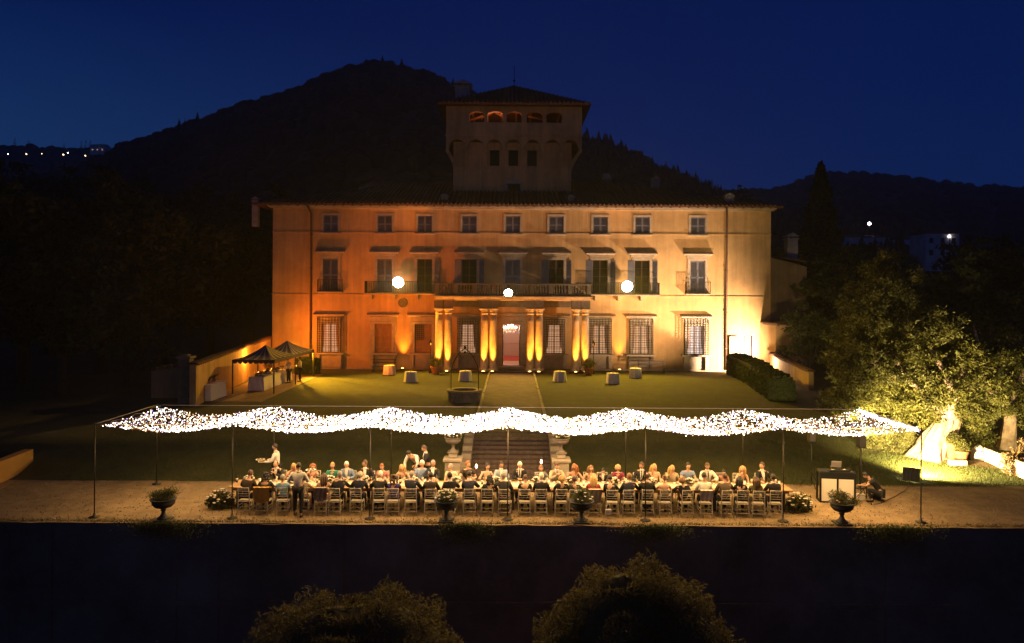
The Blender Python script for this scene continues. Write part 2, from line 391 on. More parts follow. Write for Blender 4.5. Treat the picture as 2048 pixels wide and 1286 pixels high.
XL, XR = VX(545), VX(1541); ZB, ZT = 1.0, VZ(414)
holes = []; specs = []
for i, x in enumerate(WX):
    h = (VX(x-14.5), VX(x+14.5), VZ(467), VZ(432)); holes.append(h); specs.append(('top', i, h))
for i, x in enumerate(WX):
    h = (VX(x-15), VX(x+15), VZ(585), VZ(519)); holes.append(h); specs.append(('first', i, h))
GXW = [660, 767, 847, 936, None, 1109, 1199, 1282, 1392]
for i, x in enumerate(GXW):
    if x is None: continue
    h = (VX(x-17), VX(x+17), VZ(707), VZ(649)); holes.append(h); specs.append(('ground', i, h))
door_h = (VX(1005), VX(1041), VZ(731), VZ(649)); holes.append(door_h)
side_h = (VX(1477), VX(1505), VZ(732), VZ(668)); holes.append(side_h)
m = wall_with_holes(XL, XR, ZB, ZT, holes, YF)
m.add([(XL,YF,ZB),(XL,YF+22,ZB),(XL,YF+22,ZT),(XL,YF,ZT)], [(0,3,2,1)])
m.add([(XR,YF,ZB),(XR,YF+22,ZB),(XR,YF+22,ZT),(XR,YF,ZT)], [(0,1,2,3)])
m.add([(XL,YF+22,ZB),(XR,YF+22,ZB),(XR,YF+22,ZT),(XL,YF+22,ZT)], [(0,1,2,3)])
m.build('wall', stucco, villa)
m = MB()
for yy in (466.5, 591):
    m.box(XL-.03, XR+.03, YF-.06, YF-.004, VZ(yy+1.2), VZ(yy-1.2))
m.build('string_course', stucco, villa)
m = MB(); m.box(XL-.02, XR+.02, YF-.10, YF-.005, ZB, VZ(737)); m.build('plinth', stone, villa)
# roof: hipped, with rows of cover tiles
OH = .85; rx0, rx1, ry0, ry1 = XL-1.5, XR+.75, YF-OH, YF+22+OH; ez = ZT+.12; rise = 3.6; ridge = 11.8
m = MB()
A, B, C, D = (rx0, ry0, ez), (rx1, ry0, ez), (rx1, ry1, ez), (rx0, ry1, ez)
E, G = (rx0+ridge, (ry0+ry1)/2, ez+rise), (rx1-ridge, (ry0+ry1)/2, ez+rise)
m.add([A, B, C, D, E, G], [(0,1,5,4), (1,2,5), (2,3,4,5), (3,0,4)])
m.add([A, B, C, D, (rx0, ry0, ez-.12), (rx1, ry0, ez-.12), (rx1, ry1, ez-.12), (rx0, ry1, ez-.12)], [(0,4,5,1), (1,5,6,2), (2,6,7,3), (3,7,4,0), (4,7,6,5)])
roof = m.build('roof', tile, villa)
m = MB(); k = 0; x = rx0+.2
while x < rx1-.1:
    t = min(1, (x-rx0)/ridge, (rx1-x)/ridge); zt = ez+rise*t; yt = ry0+(E[1]-ry0)*t
    if t > .03: m.tube([(x, ry0-.03, ez+.03), (x, yt, zt+.03)], .085, 5)
    x += .36
o = stuff(m.build('tile_rows', tile, roof))
m = MB(); m.box(XL-.2, XR+.2, YF-.34, YF-.004, ZT-.22, ZT-.0); m.box(XL-.3, XR+.3, YF-.55, YF-.004, ZT-.12, ZT+.0-.004)
m.build('cornice', stone, villa)
m = MB(); x = XL
while x < XR: m.box(x-.06, x+.06, YF-OH+.08, YF-.35, ZT-.06, ZT-.004); x += .75
stuff(m.build('rafter_tails', wood, villa))
def pipe(px):
    m = MB(); x = VX(px); m.tube([(x-.18, YF-.7, ZT-.02), (x, YF-.16, ZT-.65), (x, YF-.14, ZB+.2)], .075, 7)
    for z in (3, 6, 9.5, 12.3): m.box(x-.10, x+.10, YF-.22, YF-.003, z-.03, z+.03)
    m.build('downpipe', mat('copper_downpipe', (.10, .045, .025), .6, metal=.3), villa)
pipe(622); pipe(1452)
def chimney(px, py, Y, w, h, par, pot=False, pitched=False):
    p = PX(px, py, Y); m = MB(); x, y, z = p
    if pot:
        m.lathe([(w*.35, -1.2), (w*.35, h*.4), (w*.55, h*.45), (w*.55, h*.7), (w*.3, h)], 10, (x, y, z))
    else:
        m.box(x-w/2, x+w/2, y-w/2, y+w/2, z-1.5, z+h*.7); m.box(x-w*.6, x+w*.6, y-w*.6, y+w*.6, z+h*.7, z+h*.78)
        for q in (-1, 0, 1): m.box(x+q*w*.4-.05, x+q*w*.4+.05, y-w/2, y+w/2, z+h*.78, z+h*.9)
        m.add([(x-w*.66,y-w*.6,z+h*.9),(x+w*.66,y-w*.6,z+h*.9),(x+w*.66,y+w*.6,z+h*.9),(x-w*.66,y+w*.6,z+h*.9),(x,y-w*.6,z+h*1.15),(x,y+w*.6,z+h*1.15)], [(0,1,4),(2,3,5),(0,4,5,3),(1,2,5,4)])
    m.build('chimney', mat('chimney_plaster', (.42, .36, .32), .9, vary=.15), par)
for px, py, Y, w, h, pot in ((890, 403, 63.8, .55, .55, 0), (1142, 404, 63.8, .5, .5, 0), (1457, 409, 63.6, .7, .8, 0), (1213, 372, 73, .9, 1.2, 1), (1311, 385, 72, .7, 1.4, 0), (512, 418, 64, .5, .9, 0)):
    chimney(px, py, Y, w, h, roof, pot)

# ---- windows
glass_l = {3: litw, 5: litw, 0: litw, 6: litw, 7: litw, 8: litw2}
def leaf_shutter(w, h, matx, parent, loc, rz, slats=True, name='shutter'):
    m = MB(); f = .07; t = .045
    m.box(0, f, 0, t, 0, h); m.box(w-f, w, 0, t, 0, h); m.box(f, w-f, .002, t-.002, 0, f); m.box(f, w-f, .002, t-.002, h-f, h); m.box(f, w-f, .002, t-.002, h/2-f/2, h/2+f/2)
    if slats:
        z = f+.03
        while z < h-f-.03:
            if abs(z-h/2) > f/2+.03: m.add([(f, .004, z-.035), (w-f, .004, z-.035), (w-f, t-.006, z+.03), (f, t-.006, z+.03)], [(0,1,2,3)])
            z += .075
        m.add([(f, t-.004, f), (w-f, t-.004, f), (w-f, t-.004, h-f), (f, t-.004, h-f)], [(0,1,2,3)])
    else: m.box(f, w-f, .012, t-.01, f, h-f)
    return m.build(name, matx, parent, loc, rz)
def surround(h, t=.18, d=.07, m=None, bottom=True):
    xa, xb, za, zb = h; m = m or MB()
    m.bev(xa-t, xa-.002, YF-d, YF-.003, za, zb, .01); m.bev(xb+.002, xb+t, YF-d, YF-.003, za, zb, .01); m.bev(xa-t, xb+t, YF-d-.01, YF-.003, zb+.002, zb+t, .012)
    if bottom: m.bev(xa-t-.08, xb+t+.08, YF-d-.10, YF-.003, za-.13, za-.002, .02)
    return m
def panes(w, h, matx, par, nx, nz, y=YF+.22):
    xa, xb, za, zb = h
    p = MB(); p.add([(xa, y+.03, za), (xb, y+.03, za), (xb, y+.03, zb), (xa, y+.03, zb)], [(0,1,2,3)]); p.build('pane', matx, par)
    m = MB(); t = .05
    m.box(xa, xa+t, y-.02, y+.02, za, zb); m.box(xb-t, xb, y-.02, y+.02, za, zb); m.box(xa+t, xb-t, y-.019, y+.019, zb-t, zb); m.box(xa+t, xb-t, y-.019, y+.019, za, za+t)
    for i in range(1, nx):
        x = xa+(xb-xa)*i/nx; q = .045 if (i*2 == nx) else .014; m.box(x-q, x+q, y-.016, y+.016, za+t, zb-t)
    for j in range(1, nz):
        z = za+(zb-za)*j/nz; m.box(xa+t, xb-t, y-.012, y+.012, z-.014, z+.014)
    m.build('casement', mat('window_timber', (.10, .055, .03), .6), par)
def grille(par, xa, xb, za, zb, proud, nx, nz, r=.017):
    m = MB(); y = YF-proud
    for i in range(nx+1):
        x = xa+(xb-xa)*i/nx; m.box(x-r, x+r, y-r, y+r, za, zb)
    for j in range(nz+1):
        z = za+(zb-za)*j/nz; m.box(xa, xb, y-r*1.3, y-r*.2, z-r, z+r)
        if proud > .2:
            for x in (xa, xb): m.box(x-r*.8, x+r*.8, y+r, YF-.004, z-r, z+r)
    if proud > .2:
        for x in (xa, xb):
            for q in (.33, .66): m.box(x-r*.7, x+r*.7, y+proud*q-r, y+proud*q+r, za, zb)
    m.build('grille', iron, par)
def railing(par, xa, xb, y0, z0, z1, step=.13, name='railing', side=True, r=.012, mt=None):
    m = MB(); x = xa
    while x <= xb+1e-6: m.box(x-r, x+r, y0-r, y0+r, z0, z1); x += step
    m.box(xa-.02, xb+.02, y0-.025, y0+.025, z1, z1+.035); m.box(xa, xb, y0-.015, y0+.015, z0+.06, z0+.085)
    if side:
        for x in (xa, xb):
            y = y0+step
            while y < YF: m.box(x-r, x+r, y-r, y+r, z0, z1); y += step
            m.box(x-.02, x+.02, y0+.026, YF-.004, z1, z1+.035)
    m.build(name, mt or iron, par)
for kind, i, h in specs:
    xa, xb, za, zb = h; w = xb-xa; hh = zb-za; cx = (xa+xb)/2
    if kind == 'top':
        win = surround(h, .17, .06).build('window', stone, villa)
        for sx in (0, 1): leaf_shutter(w/2-.01, hh-.03, shut, win, (xa+.005+sx*w/2, YF+.03, za+.015), 0)
        panes(w, h, glassd, win, 2, 3)
    elif kind == 'first':
        m = surround(h, .22, .07, bottom=False); zc = VZ(506)
        m.bev(xa-.34, xb+.34, YF-.16, YF-.003, zb+.24, zb+.42, .02)
        m.add([(xa-.62, YF-.42, zc), (xb+.62, YF-.42, zc), (xb+.62, YF-.003, zc+.16), (xa-.62, YF-.003, zc+.16), (xa-.5, YF-.40, zc-.08), (xb+.5, YF-.40, zc-.08), (xb+.5, YF-.003, zc-.14), (xa-.5, YF-.003, zc-.14)], [(0,1,2,3), (0,4,5,1), (4,7,6,5), (0,3,7,4), (1,5,6,2)])
        win = m.build('window', stone, villa)
        if i in (0, 1, 4, 8):
            for sx in (0, 1): leaf_shutter(w/2-.01, hh-.03, shut, win, (xa+.005+sx*w/2, YF+.03, za+.015), 0)
            panes(w, h, glassd, win, 2, 4)
        else:
            panes(w, h, glassd, win, 2, 4)
            if i in (5, 6, 7, 2, 3):
                if i != 2: leaf_shutter(w/2, hh-.03, shut, win, (xa-.02, YF-.075, za+.015), R(180-12))
                leaf_shutter(w/2, hh-.03, shut, win, (xb+.02, YF-.03, za+.015), R(-14))
        if i in (0, 8):
            m = MB(); m.bev(xa-.42, xb+.42, YF-.42, YF-.003, za-.10, za-.005, .02)
            bal = m.build('balconette', stone, villa); railing(bal, xa-.38, xb+.38, YF-.38, za, za+.95)
    else:
        zc = VZ(631); lit = i in glass_l
        m = surround(h, .2, .09, bottom=False)
        if i in (1, 2):
            m.bev(xa-.40, xa-.22, YF-.05, YF-.0035, za-.02, zb+.20, .01); m.bev(xb+.22, xb+.40, YF-.05, YF-.0035, za-.02, zb+.20, .01)
        m.add([(xa-.62, YF-.40, zc), (xb+.62, YF-.40, zc), (xb+.62, YF-.003, zc+.13), (xa-.62, YF-.003, zc+.13), (xa-.5, YF-.38, zc-.08), (xb+.5, YF-.38, zc-.08), (xb+.5, YF-.003, zc-.16), (xa-.5, YF-.003, zc-.16)], [(0,1,2,3), (0,4,5,1), (4,7,6,5), (0,3,7,4), (1,5,6,2)])
        m.bev(xa-.38, xb+.38, YF-.10, YF-.0035, zb+.22, zc-.17, .012)
        win = m.build('window', stone, villa)
        # kneeling-window bracket and panel below the sill
        m = MB(); m.bev(xa-.5, xb+.5, YF-.40, YF-.003, za-.16, za-.003, .02)
        for q in (xa-.32, xb+.04): m.bev(q, q+.28, YF-.34, YF-.003, VZ(737), za-.165, .02)
        m.bev(xa-.03, xb+.03, YF-.12, YF-.004, VZ(736), za-.17, .02); m.build('sill', stone, win)
        if i in (1,):
            for sx in (0, 1): leaf_shutter(w/2-.01, hh-.03, bshut, win, (xa+.005+sx*w/2, YF+.03, za+.015), 0, slats=False)
        elif i == 2:
            leaf_shutter(w-.03, hh*.98, bshut, win, (xa+.015, YF+.08, za+.015), 0, slats=False)
            grille(win, xa+.05, cx, (za+zb)/2-.1, zb-.1, -.02, 4, 7)
        else:
            g = glass_l[i]; panes(w, h, g, win, 2, 5)
            cut = MB()   # curtains hanging at both sides of the lit room
            for s_, xq in ((1, xa+.05), (-1, xb-.05)):
                pts = [(xq+s_*(.02+.20*j/6+.02*(j % 2)), YF+.20) for j in range(7)]
                n0 = len(pts); cut.add([(x_, y_-.01*(j % 2), zb-.06) for j, (x_, y_) in enumerate(pts)]+[(xq+s_*(.02+.12*j/6), YF+.19, za+.5) for j in range(7)], [(j, j+1, n0+j+1, n0+j) for j in range(6)])
            cut.build('curtain', mat('curtain_fabric', (.45, .28, .2), .9), win)
            if i in (3, 5): grille(win, xa-.16, xb+.16, za+.0, zb+.45, .14, 8, 14, .014)
            else: grille(win, xa-.26, xb+.26, za+.02, VZ(637), .36, 8, 15)
# side window with open shutter at the bright end
win = surround(side_h, .1, .04, bottom=False).build('window', stone, villa)
panes(0, side_h, litw2, win, 2, 5); grille(win, (side_h[0]+side_h[1])/2, side_h[1], side_h[2], side_h[3], .06, 5, 10, .012)
leaf_shutter(.75, 2.6, bshut, win, (side_h[0]-.05, YF-.08, side_h[2]+.01), R(-172), slats=False)
# round stone shield under the left flood lamp
m = MB(); c = Vector((VX(806), YF-.06, VZ(607)))
rim = []
for r_, y in ((.40, .055), (.40, -.03), (.33, -.06), (.30, -.03), (.02, -.05)):
    rim.append([(c.x+r_*math.cos(2*PI*j/20), c.y+y, c.z+r_*math.sin(2*PI*j/20)) for j in range(20)])
vv = [p for q in rim for p in q]; ff = [(i*20+j, i*20+(j+1) % 20, (i+1)*20+(j+1) % 20, (i+1)*20+j) for i in range(4) for j in range(20)]
m.add(vv, ff); m.build('round_plaque', darkst, villa)

# ---- door, hall
m = surround(door_h, .26, .12, bottom=False); xa, xb, za, zb = door_h
m.bev(VX(988), VX(1058), YF-.14, YF-.0035, VZ(632), VZ(626), .03); m.bev(VX(994), VX(1052), YF-.05, YF-.004, zb+.27, VZ(634), .02)
m.bev(VX(994), xa-.27, YF-.05, YF-.004, za, zb+.25, .02); m.bev(xb+.27, VX(1052), YF-.05, YF-.004, za, zb+.25, .02)
door = m.build('doorway', stone, villa)
for s_, x, rz in ((1, xa+.02, R(86)), (-1, xb-.02, R(94))):
    m = MB(); m.bev(0, .62, -.03, .03, 0, 3.35, .01)
    for q in range(3): m.bev(.1, .52, -.045, .045, .2+q*1.05, 1.05+q*1.05, .012)
    m.build('door_leaf', mat('walnut_door', (.10, .04, .02), .45, vary=.2), door, (x, YF+.1, za+.02), rz)
hx0, hx1, hy0, hy1, hz0, hz1 = -3.2, 2.8, YF+.36, YF+10, za-.01, za+4.4
m = MB(); m.add([(hx0,hy0,hz0),(hx0,hy1,hz0),(hx0,hy1,hz1),(hx0,hy0,hz1)], [(0,1,2,3)]); m.add([(hx1,hy0,hz0),(hx1,hy1,hz0),(hx1,hy1,hz1),(hx1,hy0,hz1)], [(0,3,2,1)])
m.add([(hx0,hy1,hz0),(hx1,hy1,hz0),(hx1,hy1,hz1),(hx0,hy1,hz1)], [(0,1,2,3)]); m.add([(hx0,hy0,hz1),(hx1,hy0,hz1),(hx1,hy1,hz1),(hx0,hy1,hz1)], [(0,1,2,3)])
m.bev(-1.2, 1.0, hy1-.06, hy1-.01, hz0+1.2, hz0+2.8, .02)
m.build('hall_wall', mat('hall_plaster', (.62, .45, .36), .8), villa)
m = MB(); m.add([(hx0,YF-.02,hz0+.004),(hx1,YF-.02,hz0+.004),(hx1,hy1,hz0+.004),(hx0,hy1,hz0+.004)], [(0,1,2,3)])
m.build('hall_floor', mat('hall_terracotta_floor', (.55, .30, .22), .45, vary=.15, vscale=.8), villa)
m = MB(); m.box(-.75, .7, YF+4.6, YF+9.8, hz0+.006, hz0+.03); m.build('carpet', mat('red_carpet', (.50, .07, .05), .9), villa)
ch = thing('chandelier', 'glowing crystal chandelier hanging in the open front doorway', 'chandelier', (VX(1021), YF+1.4, VZ(657)))
m = MB(); m.tube([(0,0,.15), (0,0,1.4)], .012, 5); m.lathe([(.04,-.3),(.09,-.15),(.05,0),(.08,.15),(.03,.3)], 8)
for k in range(10):
    a = 2*PI*k/10; m.tube([(0,0,-.12), (math.cos(a)*.28, math.sin(a)*.28, -.2), (math.cos(a)*.5, math.sin(a)*.5, -.05)], .014, 5)
m.build('frame', mat('brass', (.6, .4, .15), .3, metal=.9), ch)
m = MB()
for k in range(10):
    a = 2*PI*k/10; m.ball((math.cos(a)*.5, math.sin(a)*.5, .04), .055, 6, 4, sz=1.5)
for k in range(5):
    a = 2*PI*k/5; m.ball((math.cos(a)*.22, math.sin(a)*.22, .22), .05, 6, 4, sz=1.5)
m.build('bulb', mat('chandelier_bulb', (1, .9, .7), .5, emit=(1, .72, .52), estr=30, sample=False), ch)
m = MB()
for k in range(20):
    a = 2*PI*k/20; m.ball((math.cos(a)*.34, math.sin(a)*.34, -.34-.05*(k % 2)), .035, 5, 3, sz=2.2)
    m.ball((math.cos(a)*.5, math.sin(a)*.5, -.2-.04*(k % 3)), .028, 5, 3, sz=2)
m.build('crystal', mat('crystal', (.95, .85, .75), .15, emit=(1, .6, .4), estr=.5, sample=False), ch)
lamp('hall_light', 'POINT', (VX(1021), YF+2.2, VZ(662)), 90, (1, .62, .40), size=.3)
lamp('hall_light', 'POINT', (-.2, YF+7.5, hz0+3.6), 110, (1, .62, .48), size=.3)

# ---- portico
YP = 60.2; pg = gzf(0, 61)+.02
m = MB(); px0, px1 = VX(868)*.965, VX(1184)*.965
m.bev(px0+.4, px1-.4, YP-.15, YF-.003, pg-.3, pg+.10, .02); m.bev(-2.0, 2.0, YP+.35, YF-.004, pg+.08, pg+.26, .02); m.bev(-1.5, 1.5, YP+.8, YF-.005, pg+.2, za-.02, .02)
m.build('portico_step', brick, villa)
zc0, zc1 = 6.95, 7.27
m = MB(); m.bev(px0, px1, YP-.28, YF-.003, zc1-.12, zc1, .02); m.bev(px0+.12, px1-.12, YP-.12, YF-.003, zc0+.08, zc1-.125, .02); m.bev(px0+.25, px1-.25, YP+.02, YF-.003, zc0-.05, zc0+.075, .02)
m.build('portico_cornice', stone, villa)
m = MB(); m.box(px0+.5, px1-.5, YF-.12, YF-.0035, 6.35, zc0-.055); m.build('frieze', darkst, villa)
for px in (878, 897, 969, 987, 1061, 1079, 1152, 1171):
    x = (px-1024)*YP/FPX*1.005; y = YP+.35
    m = MB(); prof = [(.40, .0), (.40, .10), (.44, .14), (.44, .2), (.36, .26)]+[(.33*(1-.18*t**1.6), .3+4.25*t) for t in [k/8 for k in range(9)]]
    m.lathe(prof, 18, (x, y, pg+.1)); colm = m.build('column', stone, villa)
    m = MB(); m.lathe([(.27, 4.56), (.30, 4.60), (.30, 4.66), (.26, 4.70), (.28, 4.80), (.38, 4.92)], 18, (x, y, pg+.1)); m.bev(x-.42, x+.42, y-.42, y+.42, pg+5.03, pg+5.16, .02); m.build('capital', stone, colm)
    m = MB(); m.bev(x-.36, x+.36, y-.34, y+.34, pg+5.17, zc0-.06, .02); m.build('dosseret', darkst, colm)
    m = MB(); m.bev(x-.46, x+.46, y-.46, y+.46, pg-.02, pg+.098, .02); m.build('plinth', darkst, colm)
    # in-ground orange uplight in front of it
# balustrade on the portico
bz0, bz1 = 7.28, VZ(567.5)
m = MB(); m.bev(px0+.1, px1-.1, YP-.12, YP+.14, bz0, bz0+.12, .015); m.bev(px0+.05, px1-.05, YP-.16, YP+.18, bz1-.13, bz1, .02)
for q in range(9): x = px0+.25+(px1-px0-.5)*q/8; m.bev(x-.16, x+.16, YP-.10, YP+.12, bz0+.121, bz1-.131, .01)
balc = m.build('balustrade', darkst, villa)
hb = bz1-bz0-.25; pr = [(.07, 0), (.07, .05), (.04, .09), (.085, hb*.35), (.06, hb*.55), (.035, hb*.75), (.06, hb-.06), (.07, hb-.04), (.07, hb)]
me = MB().lathe(pr, 8).mesh('baluster', darkst)
for q in range(8):
    for k in range(6):
        x = px0+.25+(px1-px0-.5)*(q+(k+1)/7)/8; link('baluster', me, balc, (x, YP+.01, bz0+.12))
for s_, xa_, xb_ in ((0, VX(733), px0-.02), (1, px1+.02, VX(1316))):
    m = MB(); m.bev(xa_, xb_, YF-1.05, YF-.003, VZ(590.5), VZ(587.5), .02)
    x = xa_+.4
    while x < xb_: m.prism([(x, VZ(590.5)-.004), (x+.16, VZ(590.5)-.004), (x+.16, VZ(590.5)-.4), (x, VZ(590.5)-.4)], YF-.5, YF-.004); x += 1.9
    b = m.build('side_balcony', stone, villa); railing(b, xa_+.04, xb_-.04, YF-1.0, VZ(587.4), VZ(565), step=.14)

# ---- tower
YT = 68.0; ts = YT/FPX
def TX_(x): return (x-1024)*ts
def TZ_(y): return CAMZ-(y-590)*ts
tx0, tx1 = TX_(905), TX_(1141); wx0, wx1 = TX_(891.5), TX_(1160.5); ov = .62
zs = TZ_(333); zm = TZ_(300); zu = TZ_(274); ze = TZ_(213)
dh = (TX_(1014), TX_(1039), TZ_(387), TZ_(368))
lw = [(TX_(x-9.5), TX_(x+9.5), TZ_(332), TZ_(300)) for x in (987.5, 1025, 1062.5)]
m = wall_with_holes(tx0, tx1, ez+.5, TZ_(285), [dh]+lw, YT, .3)
d_ = 10.5
for x, s_ in ((tx0, 0), (tx1, 1)): m.add([(x,YT,ez),(x,YT+d_,ez),(x,YT+d_,TZ_(285)),(x,YT,TZ_(285))], [(0,3,2,1) if not s_ else (0,1,2,3)])
m.add([(tx0,YT+d_,ez),(tx1,YT+d_,ez),(tx1,YT+d_,TZ_(285)),(tx0,YT+d_,TZ_(285))], [(0,1,2,3)])
tower = m.build('tower_wall', dullst, villa)
for h in [dh]+lw:
    p = MB(); p.add([(h[0],YT+.28,h[2]),(h[1],YT+.28,h[2]),(h[1],YT+.28,h[3]),(h[0],YT+.28,h[3])], [(0,1,2,3)]); p.build('tower_pane', glassd, tower)
m = MB(); m.bev(dh[0]-.25, dh[0]-.004, YT-.1, YT-.003, dh[2], dh[3], .01); m.bev(dh[1]+.004, dh[1]+.25, YT-.1, YT-.003, dh[2], dh[3], .01)
cx = (dh[0]+dh[1])/2
arc = [(cx+.85*math.cos(a), dh[3]+.02+.38*math.sin(a)) for a in [PI*k/12 for k in range(13)]]; m.prism(arc, YT-.16, YT-.004); m.build('dormer_surround', stone, tower)
# corbelled arches: upper block overhangs on a row of arches
yu = YT-ov
arcs = [913, 950, 987, 1025, 1063, 1102, 1138]; ra = 15.5*ts
X = []
n = 48; xsA = np.linspace(wx0, wx1, 7*16+1)
def arch_bottom(x):
    best = TZ_(303)
    for a in arcs:
        c = TX_(a)*YT/YT
        if abs(x-c) < ra: best = max(best, TZ_(297)+math.sqrt(max(0, ra*ra-(x-c)**2)))
    return best
m = MB()
V0 = []
for x in xsA: V0.append((x, yu, arch_bottom(x)))
for k in range(len(xsA)-1):
    a, b = V0[k], V0[k+1]; m.add([a, b, (b[0], yu, zu), (a[0], yu, zu)], [(0,1,2,3)]); m.add([a, (a[0], YT, a[2]), (b[0], YT, b[2]), b], [(0,1,2,3)])
m.build('corbel_arches', dullst, tower)
m = MB()
cents = [TX_(a) for a in arcs]; sup = [(cents[i]+cents[i+1])/2 for i in range(6)]+[wx0+.1, wx1-.1]
for c in sup:
    m = MB(); w = .17; c2 = min(max(c, tx0+.17), tx1-.17)
    m.add([(c-w,yu,TZ_(303)),(c+w,yu,TZ_(303)),(c+w,YT-.003,TZ_(303)),(c-w,YT-.003,TZ_(303)),(c2-w,YT-.02,TZ_(331)),(c2+w,YT-.02,TZ_(331))], [(0,4,5,1),(1,5,2),(3,4,0),(0,1,2,3)])
    m.build('corbel', dullst, tower)
# upper block with loggia
lh = [(TX_(a), TX_(b), TZ_(248), TZ_(226)) for a, b in ((938, 967), (973, 1004), (1011, 1041), (1051, 1083), (1090, 1121))]
m = wall_with_holes(wx0, wx1, zu, TZ_(219), lh, yu, .5)
m.box(wx0, wx1, yu, yu+.5, TZ_(219)+.002, ze)
yb_ = YT+d_+ov
for x, s_ in ((wx0, 0), (wx1, 1)):
    m.add([(x,yu,zm),(x,yb_,zm),(x,yb_,ze),(x,yu,ze)], [(0,3,2,1) if not s_ else (0,1,2,3)])
    xt = tx0 if not s_ else tx1
    m.add([(x,yu,zm),(x,yb_,zm),(xt,YT+d_,TZ_(333)),(xt,YT,TZ_(333))], [(0,1,2,3)])
m.add([(wx0,yb_,zm),(wx1,yb_,zm),(wx1,yb_,ze),(wx0,yb_,ze)], [(0,1,2,3)])
m.add([(wx0,yu+.5,zu-.2),(wx1,yu+.5,zu-.2),(wx1,yb_,zu-.2),(wx0,yb_,zu-.2)], [(0,1,2,3)])
m.build('loggia_wall', dullst, tower)
# arch spandrels so each opening ends in a low arch
for a, b, z0_, z1_ in lh:
    m = MB(); c = (a+b)/2; r_ = (b-a)/2
    for k in range(12):
        t0, t1 = PI*k/12, PI*(k+1)/12
        p0 = (c+r_*math.cos(t0), z1_+.32*math.sin(t0)-.32); p1 = (c+r_*math.cos(t1), z1_+.32*math.sin(t1)-.32)
        m.prism([(p1[0], p1[1]), (p0[0], p0[1]), (p0[0], z1_+.001), (p1[0], z1_+.001)], yu+.01, yu+.49)
    m.build('loggia_arch', dullst, tower)
m = MB()
for k in range(9): x = wx0+.9+k*1.35; m.box(x-.09, x+.09, yu+.52, yu+7, ze-.35, ze-.15)
m.box(wx0+.05, wx1-.05, yu+2.5, yu+2.7, TZ_(240), TZ_(236)); m.box(wx0+.05, wx1-.05, yu+2.5, yu+2.7, TZ_(250), TZ_(246))
m.tube([(wx0+3, yu+2.6, TZ_(226)), (wx0+4.2, yu+2.6, ze), (wx0+5.4, yu+2.6, TZ_(226))], .12, 5); m.tube([(wx0+1.8, yu+2.6, TZ_(232)), (wx0+3.2, yu+2.6, TZ_(222))], .12, 5); m.tube([(wx0+7.4, yu+2.6, TZ_(222)), (wx0+9.2, yu+2.6, TZ_(230))], .12, 5)
m.build('loggia_beam', mat('loggia_timber', (.42, .22, .12), .7), tower)
lamp('loggia_light', 'POINT', (TX_(985), yu+1.3, TZ_(240)), 45, (1, .36, .15), size=.2)
m = MB()
m.box(wx0-.06, wx1+.06, yu-.09, yu-.002, TZ_(276), TZ_(272)); m.box(tx0-.04, tx1+.04, YT-.07, YT-.003, TZ_(335), TZ_(332)); m.build('tower_string', dullst, tower)
cut = MB()
for k in range(46): x = wx0+(wx1-wx0)*k/46+.04; cut.box(x, x+.13, yu-.07, yu-.002, TZ_(278.6), TZ_(276.2))
stuff(cut.build('dentils', dullst, tower))
m = MB(); rx0_, rx1_, ry0_, ry1_ = wx0-.75, wx1+.75, yu-.75, yb_+.75; z = ze; ap = ((rx0_+rx1_)/2, (ry0_+ry1_)/2, ze+3.35)
m.add([(rx0_,ry0_,z),(rx1_,ry0_,z),(rx1_,ry1_,z),(rx0_,ry1_,z),ap,(rx0_,ry0_,z-.14),(rx1_,ry0_,z-.14),(rx1_,ry1_,z-.14),(rx0_,ry1_,z-.14)], [(0,1,4),(1,2,4),(2,3,4),(3,0,4),(0,5,6,1),(1,6,7,2),(2,7,8,3),(3,8,5,0),(5,8,7,6)])
troof = m.build('tower_roof', tile, villa)
m = MB(); x = rx0_+.25
while x < rx1_:
    t = 1-abs(x-ap[0])/(ap[0]-rx0_)
    m.tube([(x, ry0_-.03, z+.03), (x, ry0_+(ap[1]-ry0_)*t, z+3.35*t+.03)], .085, 5); x += .38
stuff(m.build('tile_rows', tile, troof)); m = MB(); m.tube([ap, (ap[0], ap[1], ap[2]+2.0)], .03, 5); m.ball((ap[0], ap[1], ap[2]+.5), .12, 6, 4); m.build('finial', iron, troof)
chimney(926, 200, 71, 1.35, 1.5, troof)

# ---- annex at the right end
annst = mat('annex_shade_stucco', (.20, .13, .075), .9, vary=.2, vscale=.6, streak=.3)  # darker copy of the stucco, shade put into its colour
ann = thing('annex', 'low dark side wing with shuttered window at the right end of the villa', 'annex')
ax0, ax1 = XR-.82, VX(1613)
m = MB(); YA = YF+1.5
m.add([(XR+.01, YA, 1), (ax1, YA, 1), (ax1, YA, VZ(521)), (XR+.01, YA, VZ(509))], [(0,1,2,3)])
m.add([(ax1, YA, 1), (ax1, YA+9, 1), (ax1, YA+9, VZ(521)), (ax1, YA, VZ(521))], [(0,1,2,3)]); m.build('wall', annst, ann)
m = MB(); m.add([(XR+.02, YA-.5, VZ(509)+.01), (ax1+.5, YA-.5, VZ(521)+.01), (ax1+.5, YA+9, VZ(521)+.01), (XR+.02, YA+9, VZ(509)+.01), (XR+.02, YA-.5, VZ(509)+.15), (ax1+.5, YA-.5, VZ(521)+.15), (ax1+.5, YA+9, VZ(521)+.15), (XR+.02, YA+9, VZ(509)+.15)], [(0,3,2,1),(4,5,6,7),(0,1,5,4),(1,2,6,5),(2,3,7,6)])
rf = m.build('roof', tile, ann)
chimney(1582, 500, 66, .9, 1.3, rf)
h = (VX(1568), VX(1588), VZ(573), VZ(535)); m = MB()
m.bev(h[0]-.2, h[1]+.2, YA-.12, YA-.003, h[3], h[3]+.25, .02); m.bev(h[0]-.2, h[1]+.2, YA-.15, YA-.003, h[2]-.15, h[2], .02)
wn_ = m.build('window', stone, ann)
